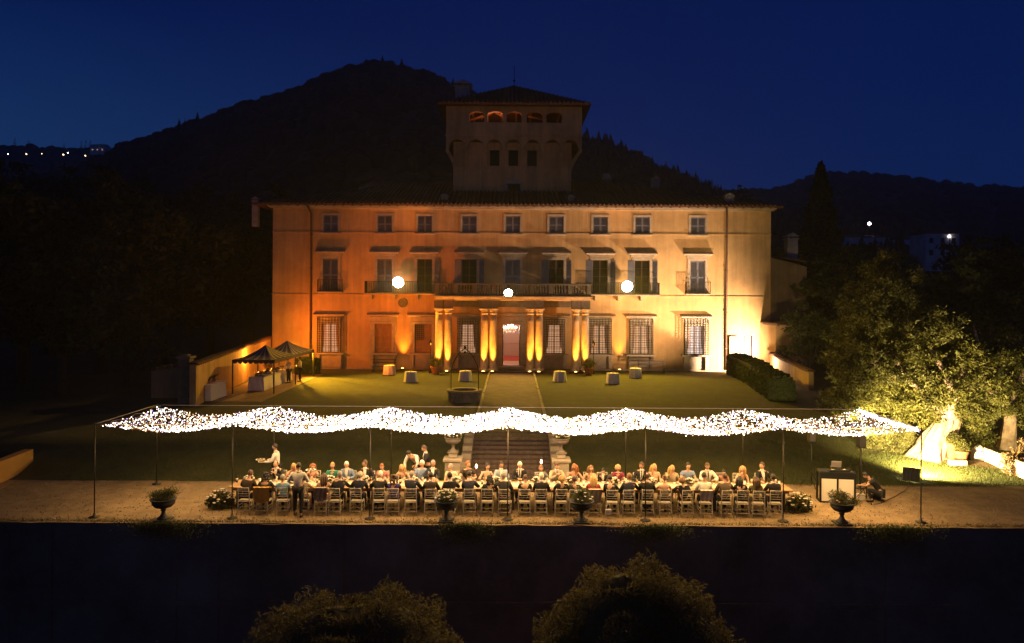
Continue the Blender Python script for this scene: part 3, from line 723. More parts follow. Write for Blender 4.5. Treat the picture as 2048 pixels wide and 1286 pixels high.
for q in (0, 1): leaf_shutter(.41, 1.56, shut, wn_, (h[0]+.01+q*.42, YA-.06, h[2]+.01), 0)
m = MB(); m.tube([(ax1-.35, YA-.12, 7.6), (ax1-.35, YA-.12, VZ(521)-.1)], .07, 6); m.build('downpipe', iron, ann)
# lean-to: its lit side wall and the upper wall in the darkened stucco
lx0, lx1, ly = VX(1520), VX(1524), YF-1.55
zq = VZ(643)
m = MB(); xr = (1552-1024)*ly/FPX
m.add([(VX(1520), YF-.004, 1), (xr, ly, 1), (xr, ly, zq), (VX(1520), YF-.004, zq)], [(0,1,2,3)])
m.add([(xr, ly, 1), (xr+3, ly+1, 1), (xr+3, ly+1, zq), (xr, ly, zq)], [(0,1,2,3)]); m.build('lean_to_wall', stucco, ann)
prof = [(1520.5, 632), (1521, 622), (1525, 600), (1530, 570), (1535, 540), (1540, 513), (1543, 500)]
m = MB(); top = []
for k, (px, py) in enumerate(prof): top.append((VX(px), VZ(py)))
V_ = []
for x, z in top: V_ += [(x, YF-.01, z), (x+.25, YF-.7-1.2*max(0, (8-z)/8), z), (XR+1.2, YF-1.9*max(.25, (9.5-z)/4.5) if z < 9.5 else YF-.4, z)]
# replaced by a solid wall block
x0q = VX(1521); blk = [(XR+.012, 4.95), (ax1, 4.95), (ax1, VZ(530)), (XR+.012, VZ(512))]
m.prism(blk, YF-.02, YF+1.45)
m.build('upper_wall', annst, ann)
m = MB(); m.bev(VX(1521), xr+3.2, YF-4.0, YF-.025, zq+.01, zq+.12, .02); m.build('lean_to_roof', tile, ann)
for k in range(4): MB().box(VX(1521)+.1+k*1.1, VX(1521)+.2+k*1.1, YF-3.9, YF-.03, zq-.10, zq+.005).build('lean_to_rafter', wood, ann)

# ================================================================ LAMPS ON THE HOUSE
housing = mat('black_lamp_housing', (.02, .02, .02), .5, metal=.4)
lens = mat('floodlight_lens', (1, .95, .85), .3, emit=(1, .86, .66), estr=60, sample=False)
def flood(loc, lab, grp, w=.98, hgt=.75, tilt=15, rz=0, mt=None, rnd_lens=True):
    t = thing('floodlight', lab, 'floodlight', loc, rz, grp)
    Mx = Matrix.Rotation(R(tilt), 4, 'X')
    Mr = Mx @ Matrix.Rotation(R(90), 4, 'X')
    def tr(m): m.v = [tuple(Mr @ Vector(p)) for p in m.v]; return m
    if rnd_lens:
        tr(MB().lathe([(.02, -.30), (w*.22, -.28), (w*.30, -.16), (w*.48, -.10), (w/2, 0), (w*.47, .01), (w*.45, -.02)], 22)).build('housing', housing, t)
        tr(MB().lathe([(w*.45, -.018), (w*.3, .012), (.02, .02)], 22)).build('lens', mt or lens, t)
    else:
        m = MB(); m.box(-w/2, w/2, .0, .14, -hgt/2, hgt/2, Mx)
        for k in range(5): m.box(-w/2+.05+k*w/5, -w/2+.08+k*w/5, .14, .2, -hgt/2+.04, hgt/2-.04, Mx)
        m.build('housing', housing, t)
        m = MB(); m.box(-w/2+.03, w/2-.03, -.012, -.002, -hgt/2+.03, hgt/2-.03, Mx)
        m.build('lens', mt or lens, t)
    m = MB(); m.tube([(-w/2-.03, .06, 0), (-w/2-.03, .06, -hgt/2-.15), (w/2+.03, .06, -hgt/2-.15), (w/2+.03, .06, 0)], .02, 5); m.build('bracket', housing, t)
    return t
g = 'floodlights on the villa balcony'
flood((-9.3, 61.2, 8.32), 'dazzling floodlight on the balcony rail left of the portico', g)
flood((9.4, 61.2, 8.1), 'dazzling floodlight on the balcony rail right of the portico', g)
flood((-.3, 59.98, 7.5), 'smaller dazzling floodlight over the front door on the portico edge', g, .72, .5)
amb = mat('amber_uplight_glass', (1, .6, .2), .4, emit=(1, .55, .14), estr=14, sample=False)
up0 = None
upl = [(878, 'left column of the far left pair'), (897, 'right column of the far left pair'), (969, 'left column of the pair left of the door'), (987, 'column nearest the door on its left'),
       (1061, 'column nearest the door on its right'), (1079, 'right column of the pair right of the door'), (1152, 'left column of the far right pair'), (1171, 'rightmost column of the portico')]
def uplight(loc, lab, aim, pw, spot=40):
    global up0
    if up0 is None:
        up0 = thing('uplight', lab, 'uplight', loc, 0, 'amber uplights along the facade')
        MB().lathe([(.13, 0), (.15, .03), (.15, .14), (.12, .16)], 12).build('housing', housing, up0)
        MB().lathe([(.11, .162), (.10, .175), (.03, .18)], 12).build('lens', amb, up0)
    else: dup(up0, loc, 0, lab)
    lamp('uplight_beam', 'SPOT', (loc[0], loc[1], loc[2]+.22), pw, (1, .34, .03), aim=aim, size=.05, spot=spot, blend=.85)
for px, w in upl:
    x = (px-1024)*YP/FPX*1.005
    uplight((x-.05, YP-.42, gzf(0, 60)+.0), 'amber uplight at the foot of the '+w, (x, YP+.28, 6.2), 3000, 46)
uplight((VX(808), YF-.62, gzf(0, 61.5)), 'amber uplight on the ground between the two leftmost shuttered windows', (VX(808), YF+.02, 5.2), 1400, 42)
uplight((VX(1238), YF-.62, gzf(0, 61.5)), 'amber uplight on the ground between the two grilled windows right of the portico', (VX(1238), YF+.02, 5.2), 1400, 42)

# ================================================================ FAIRY LIGHT CANOPY
net = thing('fairy_light_canopy', 'long canopy of thousands of white fairy lights hung in six swags above the table', 'string lights', (0, 0, 0))
def netpt(u, v):
    f = u % 1.0; x = CX0+(CX1-CX0)*u/6
    y = CY0+.05+(CY1-CY0-.1)*v
    sag = .55*4*f*(1-f)+.45*math.sin(PI*f)**2
    z = CZ+.02-(.20*(1-v)+.34*v)*sag-.10*4*v*(1-v)*(.4+sag)
    return x, y, z
pts = []; grp_ = []
for s_ in range(120):
    u0 = (s_+.5)/120*6
    for k in range(56):
        v = (k+rnd.random())/56; u = u0+rnd.gauss(0, .045)+.03*math.sin(k*.9+s_)
        if not 0.03 < u < 5.98: continue
        x, y, z = netpt(u, v); pts.append((x+rnd.gauss(0, .02), y, z+rnd.gauss(0, .018)))
for k in range(3400):
    u = min(5.9, max(.1, rnd.gauss(2.9, 1.25))); x, y, z = netpt(u, rnd.random()); pts.append((x, y, z+rnd.gauss(0, .022)))
for k in range(700):
    x, y, z = netpt(5.985, rnd.random()); pts.append((x+rnd.gauss(0, .035), y, z+rnd.gauss(0, .03)))
P_ = np.array(pts); n = len(P_); cen = np.exp(-((P_[:, 0]+1.0)/9.0)**2); r_ = (NR.uniform(.013, .022, n)*(1+.55*cen))[:, None, None]  # bulbs swell toward mid-canopy, their glare put into the size
octv = np.array([(1,0,0),(-1,0,0),(0,1,0),(0,-1,0),(0,0,1),(0,0,-1)], float); octf = np.array([(0,2,4),(2,1,4),(1,3,4),(3,0,4),(2,0,5),(1,2,5),(3,1,5),(0,3,5)])
V = (P_[:, None, :]+octv[None]*r_).reshape(-1, 3); F = (octf[None]+np.arange(n)[:, None, None]*6).reshape(-1, 3)
mi = np.repeat(NR.choice(3, n, p=[.42, .16, .42]), 8)
bm_ = [mat('fairy_bulb_white', (1, 1, 1), .5, emit=(1, .90, .86), estr=6, sample=False), mat('fairy_bulb_fringe', (1, 1, 1), .5, emit=(.62, .48, 1), estr=2.2, sample=False), mat('fairy_bulb_gap_glow', (1, 1, 1), .5, emit=(1, .66, .36), estr=2.2, sample=False)]  # second and third tints imitate the fringe and glow between the bulbs
stuff(link('bulbs', np_mesh('bulbs', V, F, bm_, mi), net))
cable = mat('dark_cable', (.10, .08, .07), .7); wirem = mat('glow_lit_wire', (.60, .40, .30), .5)  # string wire paled to stand in for bulb light falling on it
m = MB()
for s_ in range(0, 96):
    u0 = (s_+.5)/96*6; m.tube([netpt(u0+.03*math.sin(k*1.9+s_), k/10) for k in range(11)], .009, 3)
stuff(m.build('light_strings', wirem, net))
m = MB()
for v in (0, 1):
    m.tube([(netpt(u, v)[0], netpt(u, v)[1], CZ+.05) for u in np.linspace(0, 5.999, 13)], .012, 4)
m.tube([(CX0, CY0, CZ+.05), (CX0, CY1, CZ+.05)], .012, 4); m.tube([(CX1, CY0, CZ+.05), (CX1, CY1, CZ+.05)], .012, 4)
m.build('support_wire', mat('pale_wire', (.5, .4, .3), .5), net)
polem = mat('thin_iron_pole', (.035, .026, .02), .5, metal=.4)
pole0 = None
pn = ['at the far left end', 'second from left', 'third from left', 'in the middle', 'third from right', 'second from right', 'at the far right end']
for row, yy in ((0, CY0), (1, CY1)):
    for k in range(7):
        x = CX0+(CX1-CX0)*k/6; lab = 'thin dark canopy pole %s of the %s row' % (pn[k], 'front' if row == 0 else 'rear')
        lean = [(-.09, 0), (0, 0), (0, 0), (0, 0), (-.02, 0), (0, 0), (.05, 0)][k]
        zb = gzf(x, yy) if row else 0
        if pole0 is None:
            pole0 = thing('canopy_pole', lab, 'pole', (x, yy, zb), 0, 'poles holding up the light canopy')
            MB().tube([(0, 0, 0), (0, 0, 3.08)], .019, 7).build('shaft', polem, pole0)
            MB().lathe([(.17, 0), (.17, .03), (.05, .05), (.035, .14)], 14).build('base', polem, pole0)
            MB().tube([(0, -.05, 3.02), (0, 0, 3.1), (0, .05, 3.02)], .012, 5).build('hook', polem, pole0)
        else: dup(pole0, (x, yy, zb), 0, lab)

# ================================================================ TABLE
oak = mat('light_oak', (.42, .24, .10), .55, vary=.22, vscale=3)
tx_0, tx_1, ty0, ty1, tz = -9.62, 9.62, 25.5, 26.55, .76
table = thing('dining_table', 'very long light wooden dining table laid for sixty guests on the gravel', 'table', (0, 26, 0))
for r4 in range(4):
    ya = ty0-26+(ty1-ty0)*r4/4
    for k in range(8):
        xa = tx_0+(tx_1-tx_0)*k/8; MB().bev(xa+.004, xa+(tx_1-tx_0)/8-.004, ya+.003, ya+(ty1-ty0)/4-.003, tz-.04, tz+rnd.uniform(-.002, .002), .005).build('plank', oak, table)
m = MB()
for yy in (ty0-26+.10, ty1-26-.13): m.box(tx_0+.12, tx_1-.12, yy, yy+.03, tz-.14, tz-.042)
m.build('apron', oak, table)
for k in range(9):
    x = tx_0+.35+(tx_1-tx_0-.7)*k/8
    for y in (ty0-26+.2, ty1-26-.2):
        MB().bev(x-.11, x+.11, y-.08, y+.08, .0, tz-.143, .02).build('leg', wood, table)
cl = MB(); n = 120
for k in range(n):
    xa, xb = -8.9+17.9*k/n, -8.9+17.9*(k+1)/n; w = .30+.012*math.sin(k*.9)
    cl.add([(xa, 26.025-w, tz+.006+.002*math.sin(k*1.3)), (xb, 26.025-w, tz+.006+.002*math.sin(k*1.3+1.3)), (xb, 26.025+w, tz+.006), (xa, 26.025+w, tz+.006)], [(0,1,2,3)], True)
tag(cl.build('table_runner', mat('cream_linen', (.62, .54, .40), .9, vary=.06, vscale=5, bump=.2)), 'cream linen runner laid along the middle of the long table', 'table runner')

# ---- chiavari chair
gold = mat('champagne_gold_wood', (.56, .49, .38), .42, vary=.08, vscale=10)
cush = mat('ivory_seat_pad', (.42, .35, .25), .9)
def chair_proto():
    t = thing('chiavari_chair', 'x', 'chair')
    w = .19
    MB().bev(-.20, .20, -.19, .21, .43, .455, .01).build('seat', gold, t)
    MB().bev(-.185, .185, -.175, .195, .456, .49, .015).build('cushion', cush, t)
    for s_ in (-1, 1):
        MB().tube([(s_*.21, -.25, 0), (s_*.195, -.205, .22), (s_*.19, -.19, .45), (s_*.185, -.215, .70), (s_*.18, -.25, .93)], [.013, .015, .017, .014, .012], 6).build('rear_leg', gold, t)
        MB().tube([(s_*.18, .19, .43), (s_*.185, .20, .2), (s_*.185, .20, 0)], [.017, .015, .012], 6).build('front_leg', gold, t)
    for z, y, x_ in ((.915, -.247, .18), (.79, -.23, .183), (.71, -.218, .185), (.63, -.208, .186)):
        MB().tube([(-x_, y, z), (0, y-.012, z), (x_, y, z)], .012 if z > .9 else .009, 6).build('back_rail', gold, t)
    for k in range(7):
        x = -.13+.26*k/6; MB().tube([(x, -.240, .80), (x, -.256, .905)], .006, 5).build('back_spindle', gold, t)
    for z in (.16, .27):
        MB().tube([(-.2, -.21-.03*(z < .2), z), (.2, -.21-.03*(z < .2), z)], .008, 5).build('stretcher', gold, t)
        for s_ in (-1, 1): MB().tube([(s_*.195, -.215, z+.03), (s_*.185, .2, z+.03)], .008, 5).build('stretcher', gold, t)
    return t
chair0 = chair_proto()

# ================================================================ PEOPLE
skin_l = mat('fair_skin', (.58, .33, .22), .55); skin_t = mat('tanned_skin', (.42, .22, .13), .55)
eye_m = mat('eye_dark', (.03, .02, .02), .3); lip_m = mat('lips', (.40, .12, .10), .5)
def cm(name, c, **k): return mat(name, c, .85, vary=.12, vscale=14, **k)
CL = {'black': cm('black_suit_cloth', (.012, .011, .012)), 'navy': cm('navy_suit_cloth', (.014, .016, .036)), 'brown': cm('dark_brown_cloth', (.040, .024, .014)), 'charcoal': cm('charcoal_cloth', (.045, .042, .042)),
      'white': cm('white_shirt_cotton', (.72, .68, .62)), 'lblue': cm('pale_blue_linen', (.34, .40, .48)), 'sky': cm('sky_blue_cotton', (.16, .32, .48)), 'blue': cm('blue_cotton', (.20, .27, .42)), 'green': cm('sea_green_silk', (.03, .23, .15)),
      'beige': cm('beige_linen', (.46, .36, .24)), 'tweed': cm('brown_tweed', (.12, .085, .05)), 'olive': cm('olive_silk', (.10, .085, .03)), 'red': cm('red_silk', (.40, .035, .045)), 'maroon': cm('maroon_velvet', (.20, .02, .05)), 'purple': cm('violet_blue_silk', (.055, .03, .17)),
      'peach': cm('peach_chiffon', (.66, .38, .25)), 'cream': cm('cream_silk', (.66, .56, .40)), 'rose': cm('rose_silk', (.50, .20, .18)), 'grey': cm('grey_wool', (.16, .15, .14)), 'gold': cm('mustard_silk', (.50, .26, .03)), 'dgreen': cm('dark_green_silk', (.035, .05, .022))}
HR = {'dark': mat('dark_hair', (.014, .009, .007), .5), 'brown': mat('brown_hair', (.075, .035, .016), .5), 'blond': mat('blond_hair', (.50, .30, .11), .5), 'lbrown': mat('light_brown_hair', (.22, .11, .045), .5),
      'grey': mat('grey_hair', (.30, .27, .24), .6), 'white': mat('white_hair', (.70, .65, .56), .6), 'ginger': mat('ginger_hair', (.30, .10, .03), .5)}
def skin_mesh(J, E, root, mats, sub=1):
    names = list(J); me = bpy.data.meshes.new('tmp'); me.from_pydata([J[k][0] for k in names], [(names.index(a), names.index(b)) for a, b in E], [])
    o = bpy.data.objects.new('tmp', me); col.objects.link(o)
    md = o.modifiers.new('s', 'SKIN'); md.use_smooth_shade = True
    lay = me.skin_vertices[0] if me.skin_vertices else None
    if lay is None:
        bm2 = bmesh.new(); bm2.from_mesh(me); bm2.verts.layers.skin.verify(); bm2.to_mesh(me); bm2.free(); lay = me.skin_vertices[0]
    for i, k in enumerate(names):
        r = J[k][1]; lay.data[i].radius = r if isinstance(r, tuple) else (r, r); lay.data[i].use_root = (k == root)
    if sub: sd = o.modifiers.new('u', 'SUBSURF'); sd.levels = sub; sd.render_levels = sub
    dg = bpy.context.evaluated_depsgraph_get(); dg.update(); ev = o.evaluated_get(dg); m2 = bpy.data.meshes.new_from_object(ev)
    vs_ = [tuple(v.co) for v in m2.vertices]; fs = [tuple(p.vertices) for p in m2.polygons]
    bpy.data.objects.remove(o); bpy.data.meshes.remove(me); bpy.data.meshes.remove(m2)
    return vs_, fs
def head_into(m, M):
    """face-forward +Y head, chin to crown .23 m"""
    n, k = 14, 10; vs_ = []
    for i in range(k+1):
        t = PI*i/k; z = -math.cos(t); q = math.sin(t)
        for j in range(n):
            a = 2*PI*j/n; x = math.cos(a)*q; y = math.sin(a)*q
            jaw = 1-.30*max(0, -z)**1.3
            p = Vector((x*.075*jaw, y*.094*(jaw if y > 0 else .92)+(.012 if z < 0 and y > 0 else 0), z*.118+.118))
            vs_.append(M @ p)
    fs = [(i*n+j, i*n+(j+1) % n, (i+1)*n+(j+1) % n, (i+1)*n+j) for i in range(k) for j in range(n)]
    m.add(vs_, fs, True)
    m.add([M @ Vector(p) for p in ((0, .098, .125), (-.014, .092, .088), (.014, .092, .088), (0, .118, .092))], [(0,1,3), (0,3,2), (1,2,3)], True)
    for s_ in (-1, 1):
        m.add([M @ Vector(p) for p in ((s_*.073, .01, .13), (s_*.090, -.012, .135), (s_*.088, -.012, .095), (s_*.073, .01, .088), (s_*.073, -.018, .11))], [(0,1,2,3), (0,4,1), (1,4,2), (2,4,3)])
    c0 = m.cur; m.cur = 1
    for s_ in (-1, 1): m.add([M @ Vector((s_*.028+dx, .0925-abs(dx)*.25, .122+dz)) for dx, dz in ((-.013, 0), (0, -.007), (.013, 0), (0, .007))], [(0,1,2,3)])
    for s_ in (-1, 1): m.add([M @ Vector(p) for p in ((s_*.014, .096, .139), (s_*.044, .084, .139), (s_*.044, .084, .145), (s_*.014, .096, .145))], [(0,1,2,3)])
    m.cur = 2; m.add([M @ Vector(p) for p in ((-.022, .094, .062), (0, .101, .057), (.022, .094, .062), (0, .101, .068))], [(0,1,2,3)]); m.cur = c0
def hair_mesh(kind, M):
    m = MB(); n, k = 16, 9; ring = []
    top = 0 if kind != 'bald' else 1
    for i in range(k+1):
        t = PI*i/k*.62+(.38*PI if False else 0); 
        for j in range(n):
            a = 2*PI*j/n; z = math.cos(t); q = math.sin(t); x = math.cos(a)*q; y = math.sin(a)*q
            fz = z
            if y > .35 and z < .45: fz = .45+.2*abs(x)*0; 
            w = 1.0+.05*math.sin(a*5+i)
            yy = y*.100*w if y < .35 or z > .45 else y*.092
            low = max(z, -.35 if y < .2 else (.42 if y > .45 else -.05))
            ring.append(M @ Vector((x*.083*w, yy-.006, low*.124+.124)))
    i0 = 0 if kind != 'bald' else 4
    fs = [(i*n+j, i*n+(j+1) % n, (i+1)*n+(j+1) % n, (i+1)*n+j) for i in range(i0, k) for j in range(n)]
    if kind == 'bald': fs = [f for f in fs if not (1 <= (f[0] % n) <= 6)]
    m.add(ring, fs, True)
    if kind == 'long':
        for s_ in (-1, 0, 1):
            pts_ = [(s_*.055, -.055, .17), (s_*.075, -.085, .08), (s_*.085, -.095, -.02), (s_*.075, -.10, -.14), (s_*.06, -.085, -.24)]
            m.tube([M @ Vector(p) for p in pts_], [.045, .055, .055, .048, .02], 7)
        for s_ in (-1, 1): m.tube([M @ Vector(p) for p in ((s_*.07, -.0, .16), (s_*.083, .01, .06), (s_*.09, .01, -.04), (s_*.085, .03, -.16))], [.022, .028, .03, .012], 6)
    if kind == 'bob':
        for s_ in (-1, 0, 1): m.tube([M @ Vector(p) for p in ((s_*.055, -.045, .18), (s_*.07, -.07, .09), (s_*.06, -.075, .01))], [.045, .05, .03], 7)
        for s_ in (-1, 1): m.tube([M @ Vector(p) for p in ((s_*.07, 0, .16), (s_*.083, .01, .08), (s_*.08, .01, .02))], [.022, .026, .015], 6)
    if kind == 'bun': m.ball(M @ Vector((0, -.10, .19)), .05, 9, 6, .05)
    if kind == 'curly':
        for q in range(40):
            a = rnd.uniform(PI*.95, PI*2.05); z = rnd.uniform(-.10, .22); rr = .085+.035*(z < .1)
            m.ball(M @ Vector((math.cos(a)*rr, math.sin(a)*rr-.01, z)), rnd.uniform(.03, .045), 6, 4)
    return m
def hand_into(m, wr, d, s_, curl=.5):
    """palm, four unequal fingers and a side thumb, fingers along d"""
    d = Vector(d).normalized(); side = d.cross(Vector((0, 0, 1))); side = side.normalized() if side.length > .01 else Vector((1, 0, 0)); up = side.cross(d).normalized(); wr = Vector(wr)
    m.tube([wr-d*.01, wr+d*.03, wr+d*.085], [.028, .040, .038], 6, flat=.5)
    for k, L in enumerate((.062, .072, .068, .052)):
        b = wr+d*.08+side*(-.027+.018*k); j1 = b+d*L*.55-up*L*.12*curl; m.tube([b, j1, j1+d*L*.4-up*L*.5*curl], [.0095, .0088, .0065], 5)
    b = wr+d*.03+side*(-.032*s_); j1 = b+d*.03-side*.022*s_; m.tube([b, j1, j1+d*.03-up*.006], [.013, .011, .008], 5)
SKC = {}
def build_person(label, J, head, top='navy', sleeve='long', bottom='black', hair=('short', 'dark'), skn=None, loc=(0,0,0), rz=0, cat='person', group=None, extra=None, key=None, female=False, scale=1.0, dress=False):
    """J: joint positions. head: (pos, yaw, pitch, roll)"""
    root = thing('person', label, cat, loc, rz, group)
    if scale != 1: root.scale = (scale,)*3
    skn = skn or skin_l; fw = .88 if female else 1.0
    rad = dict(pelvis=(.135, .11), belly=(.125*fw, .10*fw), chest=(.155*fw, .115*fw), neck=(.052*fw+.004, .052*fw+.004), shL=.062*fw, shR=.062*fw, elL=.043*fw, elR=.043*fw, wrL=.028*fw, wrR=.028*fw,
               hipL=.095, hipR=.095, knL=.062*fw, knR=.062*fw, anL=.040, anR=.040, toL=.034, toR=.034)
    E = [('pelvis', 'belly'), ('belly', 'chest'), ('chest', 'neck'), ('pelvis', 'hipL'), ('hipL', 'knL'), ('knL', 'anL'), ('anL', 'toL'), ('pelvis', 'hipR'), ('hipR', 'knR'), ('knR', 'anR'), ('anR', 'toR'),
         ('chest', 'shL'), ('shL', 'elL'), ('elL', 'wrL'), ('chest', 'shR'), ('shR', 'elR'), ('elR', 'wrR')]
    hp, yaw, pit, rol = head
    Mh = Matrix.Translation(hp) @ Matrix.Rotation(yaw, 4, 'Z') @ Matrix.Rotation(rol, 4, 'Y') @ Matrix.Rotation(-pit, 4, 'X')
    kb = ('body', key, female)
    if key is None or kb not in SKC:
        m = MB(); v, f = skin_mesh({k: (J[k], rad[k]) for k in rad}, E, 'pelvis', None); m.add(v, f, True)
        hd = Vector(hp); nk = Vector(J['neck']); m.tube([nk-Vector((0, 0, .03)), nk.lerp(hd+Vector((0, 0, .05)), .6), hd+Vector((0, 0, .06))], [.052*fw+.003, .050*fw, .048*fw], 9, cap=False)
        head_into(m, Mh)
        for s_, a in ((1, 'L'), (-1, 'R')):
            d = Vector(J['wr'+a])-Vector(J['el'+a]); hand_into(m, Vector(J['wr'+a])+d.normalized()*.015, d, s_)
        me = m.mesh('person_body', [skn, eye_m, lip_m])
        if key is not None: SKC[kb] = me
    else: me = SKC[kb]
    def put(name, me, mt):
        o = link(name, me, root); o.material_slots[0].link = 'OBJECT'; o.material_slots[0].material = mt; return o
    put('body', me, skn)
    kt = ('top', key, female, sleeve)
    if kt not in SKC or key is None:
        a = .018; T = {'pelvis': (.145, .122), 'belly': (.125*fw+a, .10*fw+a), 'chest': (.155*fw+a, .115*fw+a)}
        Et = [('pelvis', 'belly'), ('belly', 'chest')]; JJ = {k: (J[k], T[k]) for k in T}
        if sleeve != 'strapless':
            nk = Vector(J['neck']); ch_ = Vector(J['chest']); JJ['nb'] = (tuple(ch_.lerp(nk, .62)), (.075, .07)); Et += [('chest', 'nb')]
        for s_ in 'LR':
            if sleeve == 'strapless': continue
            JJ['sh'+s_] = (J['sh'+s_], .062*fw+a*.9); Et += [('chest', 'sh'+s_)]
            if sleeve == 'long':
                JJ['el'+s_] = (J['el'+s_], .043*fw+a); w = Vector(J['el'+s_]).lerp(Vector(J['wr'+s_]), .96); JJ['wr'+s_] = (tuple(w), .030+a*.5); Et += [('sh'+s_, 'el'+s_), ('el'+s_, 'wr'+s_)]
            elif sleeve == 'short':
                w = Vector(J['sh'+s_]).lerp(Vector(J['el'+s_]), .6); JJ['el'+s_] = (tuple(w), .050*fw+a); Et += [('sh'+s_, 'el'+s_)]
        v, f = skin_mesh(JJ, Et, 'pelvis', None); me = MB().add(v, f, True).mesh('garment', [CL['navy']])
        if key is not None: SKC[kt] = me
    else: me = SKC[kt]
    put('dress_top' if dress else ('jacket' if top in ('black', 'navy', 'brown', 'charcoal', 'tweed', 'grey', 'lblue', 'beige') and sleeve == 'long' and not female else 'top'), me, CL[top])
    kl = ('legs', key, dress)
    if kl not in SKC or key is None:
        JJ = {k: (J[k], r) for k, r in dict(pelvis=(.15, .125), hipL=.112, hipR=.112, knL=.078, knR=.078).items()}; Et = [('pelvis', 'hipL'), ('hipL', 'knL'), ('pelvis', 'hipR'), ('hipR', 'knR')]
        if dress:
            JJ['knL'] = (tuple(Vector(J['knL']).lerp(Vector(J['hipL']), .05)), .105); JJ['knR'] = (tuple(Vector(J['knR']).lerp(Vector(J['hipR']), .05)), .105)
        else:
            for s_ in 'LR': w = Vector(J['kn'+s_]).lerp(Vector(J['an'+s_]), .92); JJ['an'+s_] = (tuple(w), .062); Et.append(('kn'+s_, 'an'+s_))
        v, f = skin_mesh(JJ, Et, 'pelvis', None); me = MB().add(v, f, True).mesh('legwear', [CL['black']])
        if key is not None: SKC[kl] = me
    else: me = SKC[kl]
    put('skirt' if dress else 'trousers', me, CL[bottom])
    if not dress or True:
        ks = ('shoes', key)
        if ks not in SKC or key is None:
            me = []
            for s_ in 'LR':
                m = MB(); an = Vector(J['an'+s_]); to = Vector(J['to'+s_]); d = (to-an); d.z = 0; d = d.normalized() if d.length > .01 else Vector((0, 1, 0)); q = an.copy(); 
                m.tube([q-d*.05+Vector((0, 0, -.045)), q+d*.04+Vector((0, 0, -.04)), q+d*.13+Vector((0, 0, -.055)), q+d*.19+Vector((0, 0, -.062))], [.040, .048, .044, .026], 8, flat=.8); me.append(m.mesh('shoe', [CL['black']]))
            SKC[ks] = me
        else: me = SKC[ks]
        for q in me: put('shoe', q, CL['black'])
    kh = ('hair', key, hair[0])
    if hair[0] != 'none':
        if kh not in SKC or key is None:
            me = hair_mesh(hair[0], Mh).mesh('hair', [HR['dark']])
            if key is not None: SKC[kh] = me
        else: me = SKC[kh]
        put('hair', me, HR[hair[1]])
    if extra: extra(root, J, Mh)
    return root
def collar(root, J, Mh):
    nk = Vector(J['neck']); m = MB(); m.lathe([(.070, -.035), (.066, .022), (.058, .026)], 12, nk, sy=1.0); m.build('shirt_collar', CL['white'], root)
def shirtfront(root, J, Mh):
    collar(root, J, Mh); c = Vector(J['chest']); b = Vector(J['belly']); nk = Vector(J['neck'])
    m = MB(); y = .142
    m.add([nk+Vector((-.055, .065, -.02)), nk+Vector((.055, .065, -.02)), c+Vector((.05, y, -.02)), b+Vector((.01, y-.008, 0)), b+Vector((-.01, y-.008, 0)), c+Vector((-.05, y, -.02))], [(0,1,2,5), (5,2,3,4)], True)
    m.build('shirt_front', CL['white'], root)
def tie(root, J, Mh):
    shirtfront(root, J, Mh); c = Vector(J['chest']); b = Vector(J['belly']); nk = Vector(J['neck']); m = MB()
    m.add([nk+Vector((-.014, .080, -.01)), nk+Vector((.014, .080, -.01)), c+Vector((.024, .152, -.03)), b+Vector((0, .142, .0)), c+Vector((-.024, .152, -.03))], [(0,1,2,4), (4,2,3)]); m.build('tie', CL['charcoal'], root)
def seated(variant):
    """ten seated poses, facing +Y, table edge at y=.4"""
    v = variant % 10; lean = [.05, .12, .0, .16, .08, .02, .10, .14, .04, .09][v]; sx = [0, .02, -.03, 0, .05, -.05, .02, -.02, .06, -.04][v]
    J = dict(pelvis=(0, 0, .55), belly=(sx*.4, lean*.3, .74), chest=(sx, lean*.8, .955), neck=(sx*1.2, lean*1.15, 1.10), shL=(-.175+sx, lean*.9, 1.01), shR=(.175+sx, lean*.9, 1.01),
             hipL=(-.09, .08, .54), hipR=(.09, .08, .54), knL=(-.12, .44, .54), knR=(.12, .44, .54), anL=(-.12, .42, .10), anR=(.12, .40, .10), toL=(-.13, .54, .04), toR=(.13, .52, .04))
    arms = [((-.26, .16, .80), (-.12, .42, .80), (.26, .16, .80), (.14, .42, .80)), ((-.30, .26, .82), (-.10, .46, .83), (.27, .14, .80), (.20, .42, .80)), ((-.25, .12, .78), (-.18, .36, .79), (.28, .24, .82), (.08, .40, .90)),
            ((-.27, .34, .81), (-.06, .42, .96), (.27, .34, .81), (.06, .42, .96)), ((-.24, .10, .77), (-.10, .34, .79), (.34, .25, .84), (.40, .50, .80)), ((-.36, .22, .84), (-.44, .46, .80), (.24, .12, .77), (.12, .38, .80)),
            ((-.25, .14, .79), (-.04, .38, .80), (.25, .14, .79), (.05, .40, .82)), ((-.24, .2, .80), (-.16, .44, .80), (.28, .33, .81), (.10, .30, 1.05)), ((-.27, .12, .78), (-.2, .40, .80), (.26, .2, .80), (.22, .45, .80)), ((-.23, .25, .80), (0, .44, .82), (.30, .16, .79), (.16, .44, .80))][v]
    J['elL'], J['wrL'], J['elR'], J['wrR'] = arms
    hy, hpit, hr = [(.2, .1, 0), (-.3, .25, .05), (.5, .05, -.05), (0, .3, 0), (.7, .1, 0), (-.7, .1, 0), (.15, .35, 0), (-.4, .15, -.05), (-.9, .0, .05), (.35, .2, .06)][v]
    nk = Vector(J['neck']); return J, (nk+Vector((0, .015+.05*hpit, .035)), hy, hpit, hr)
def hlabel(k, n, side):
    return k
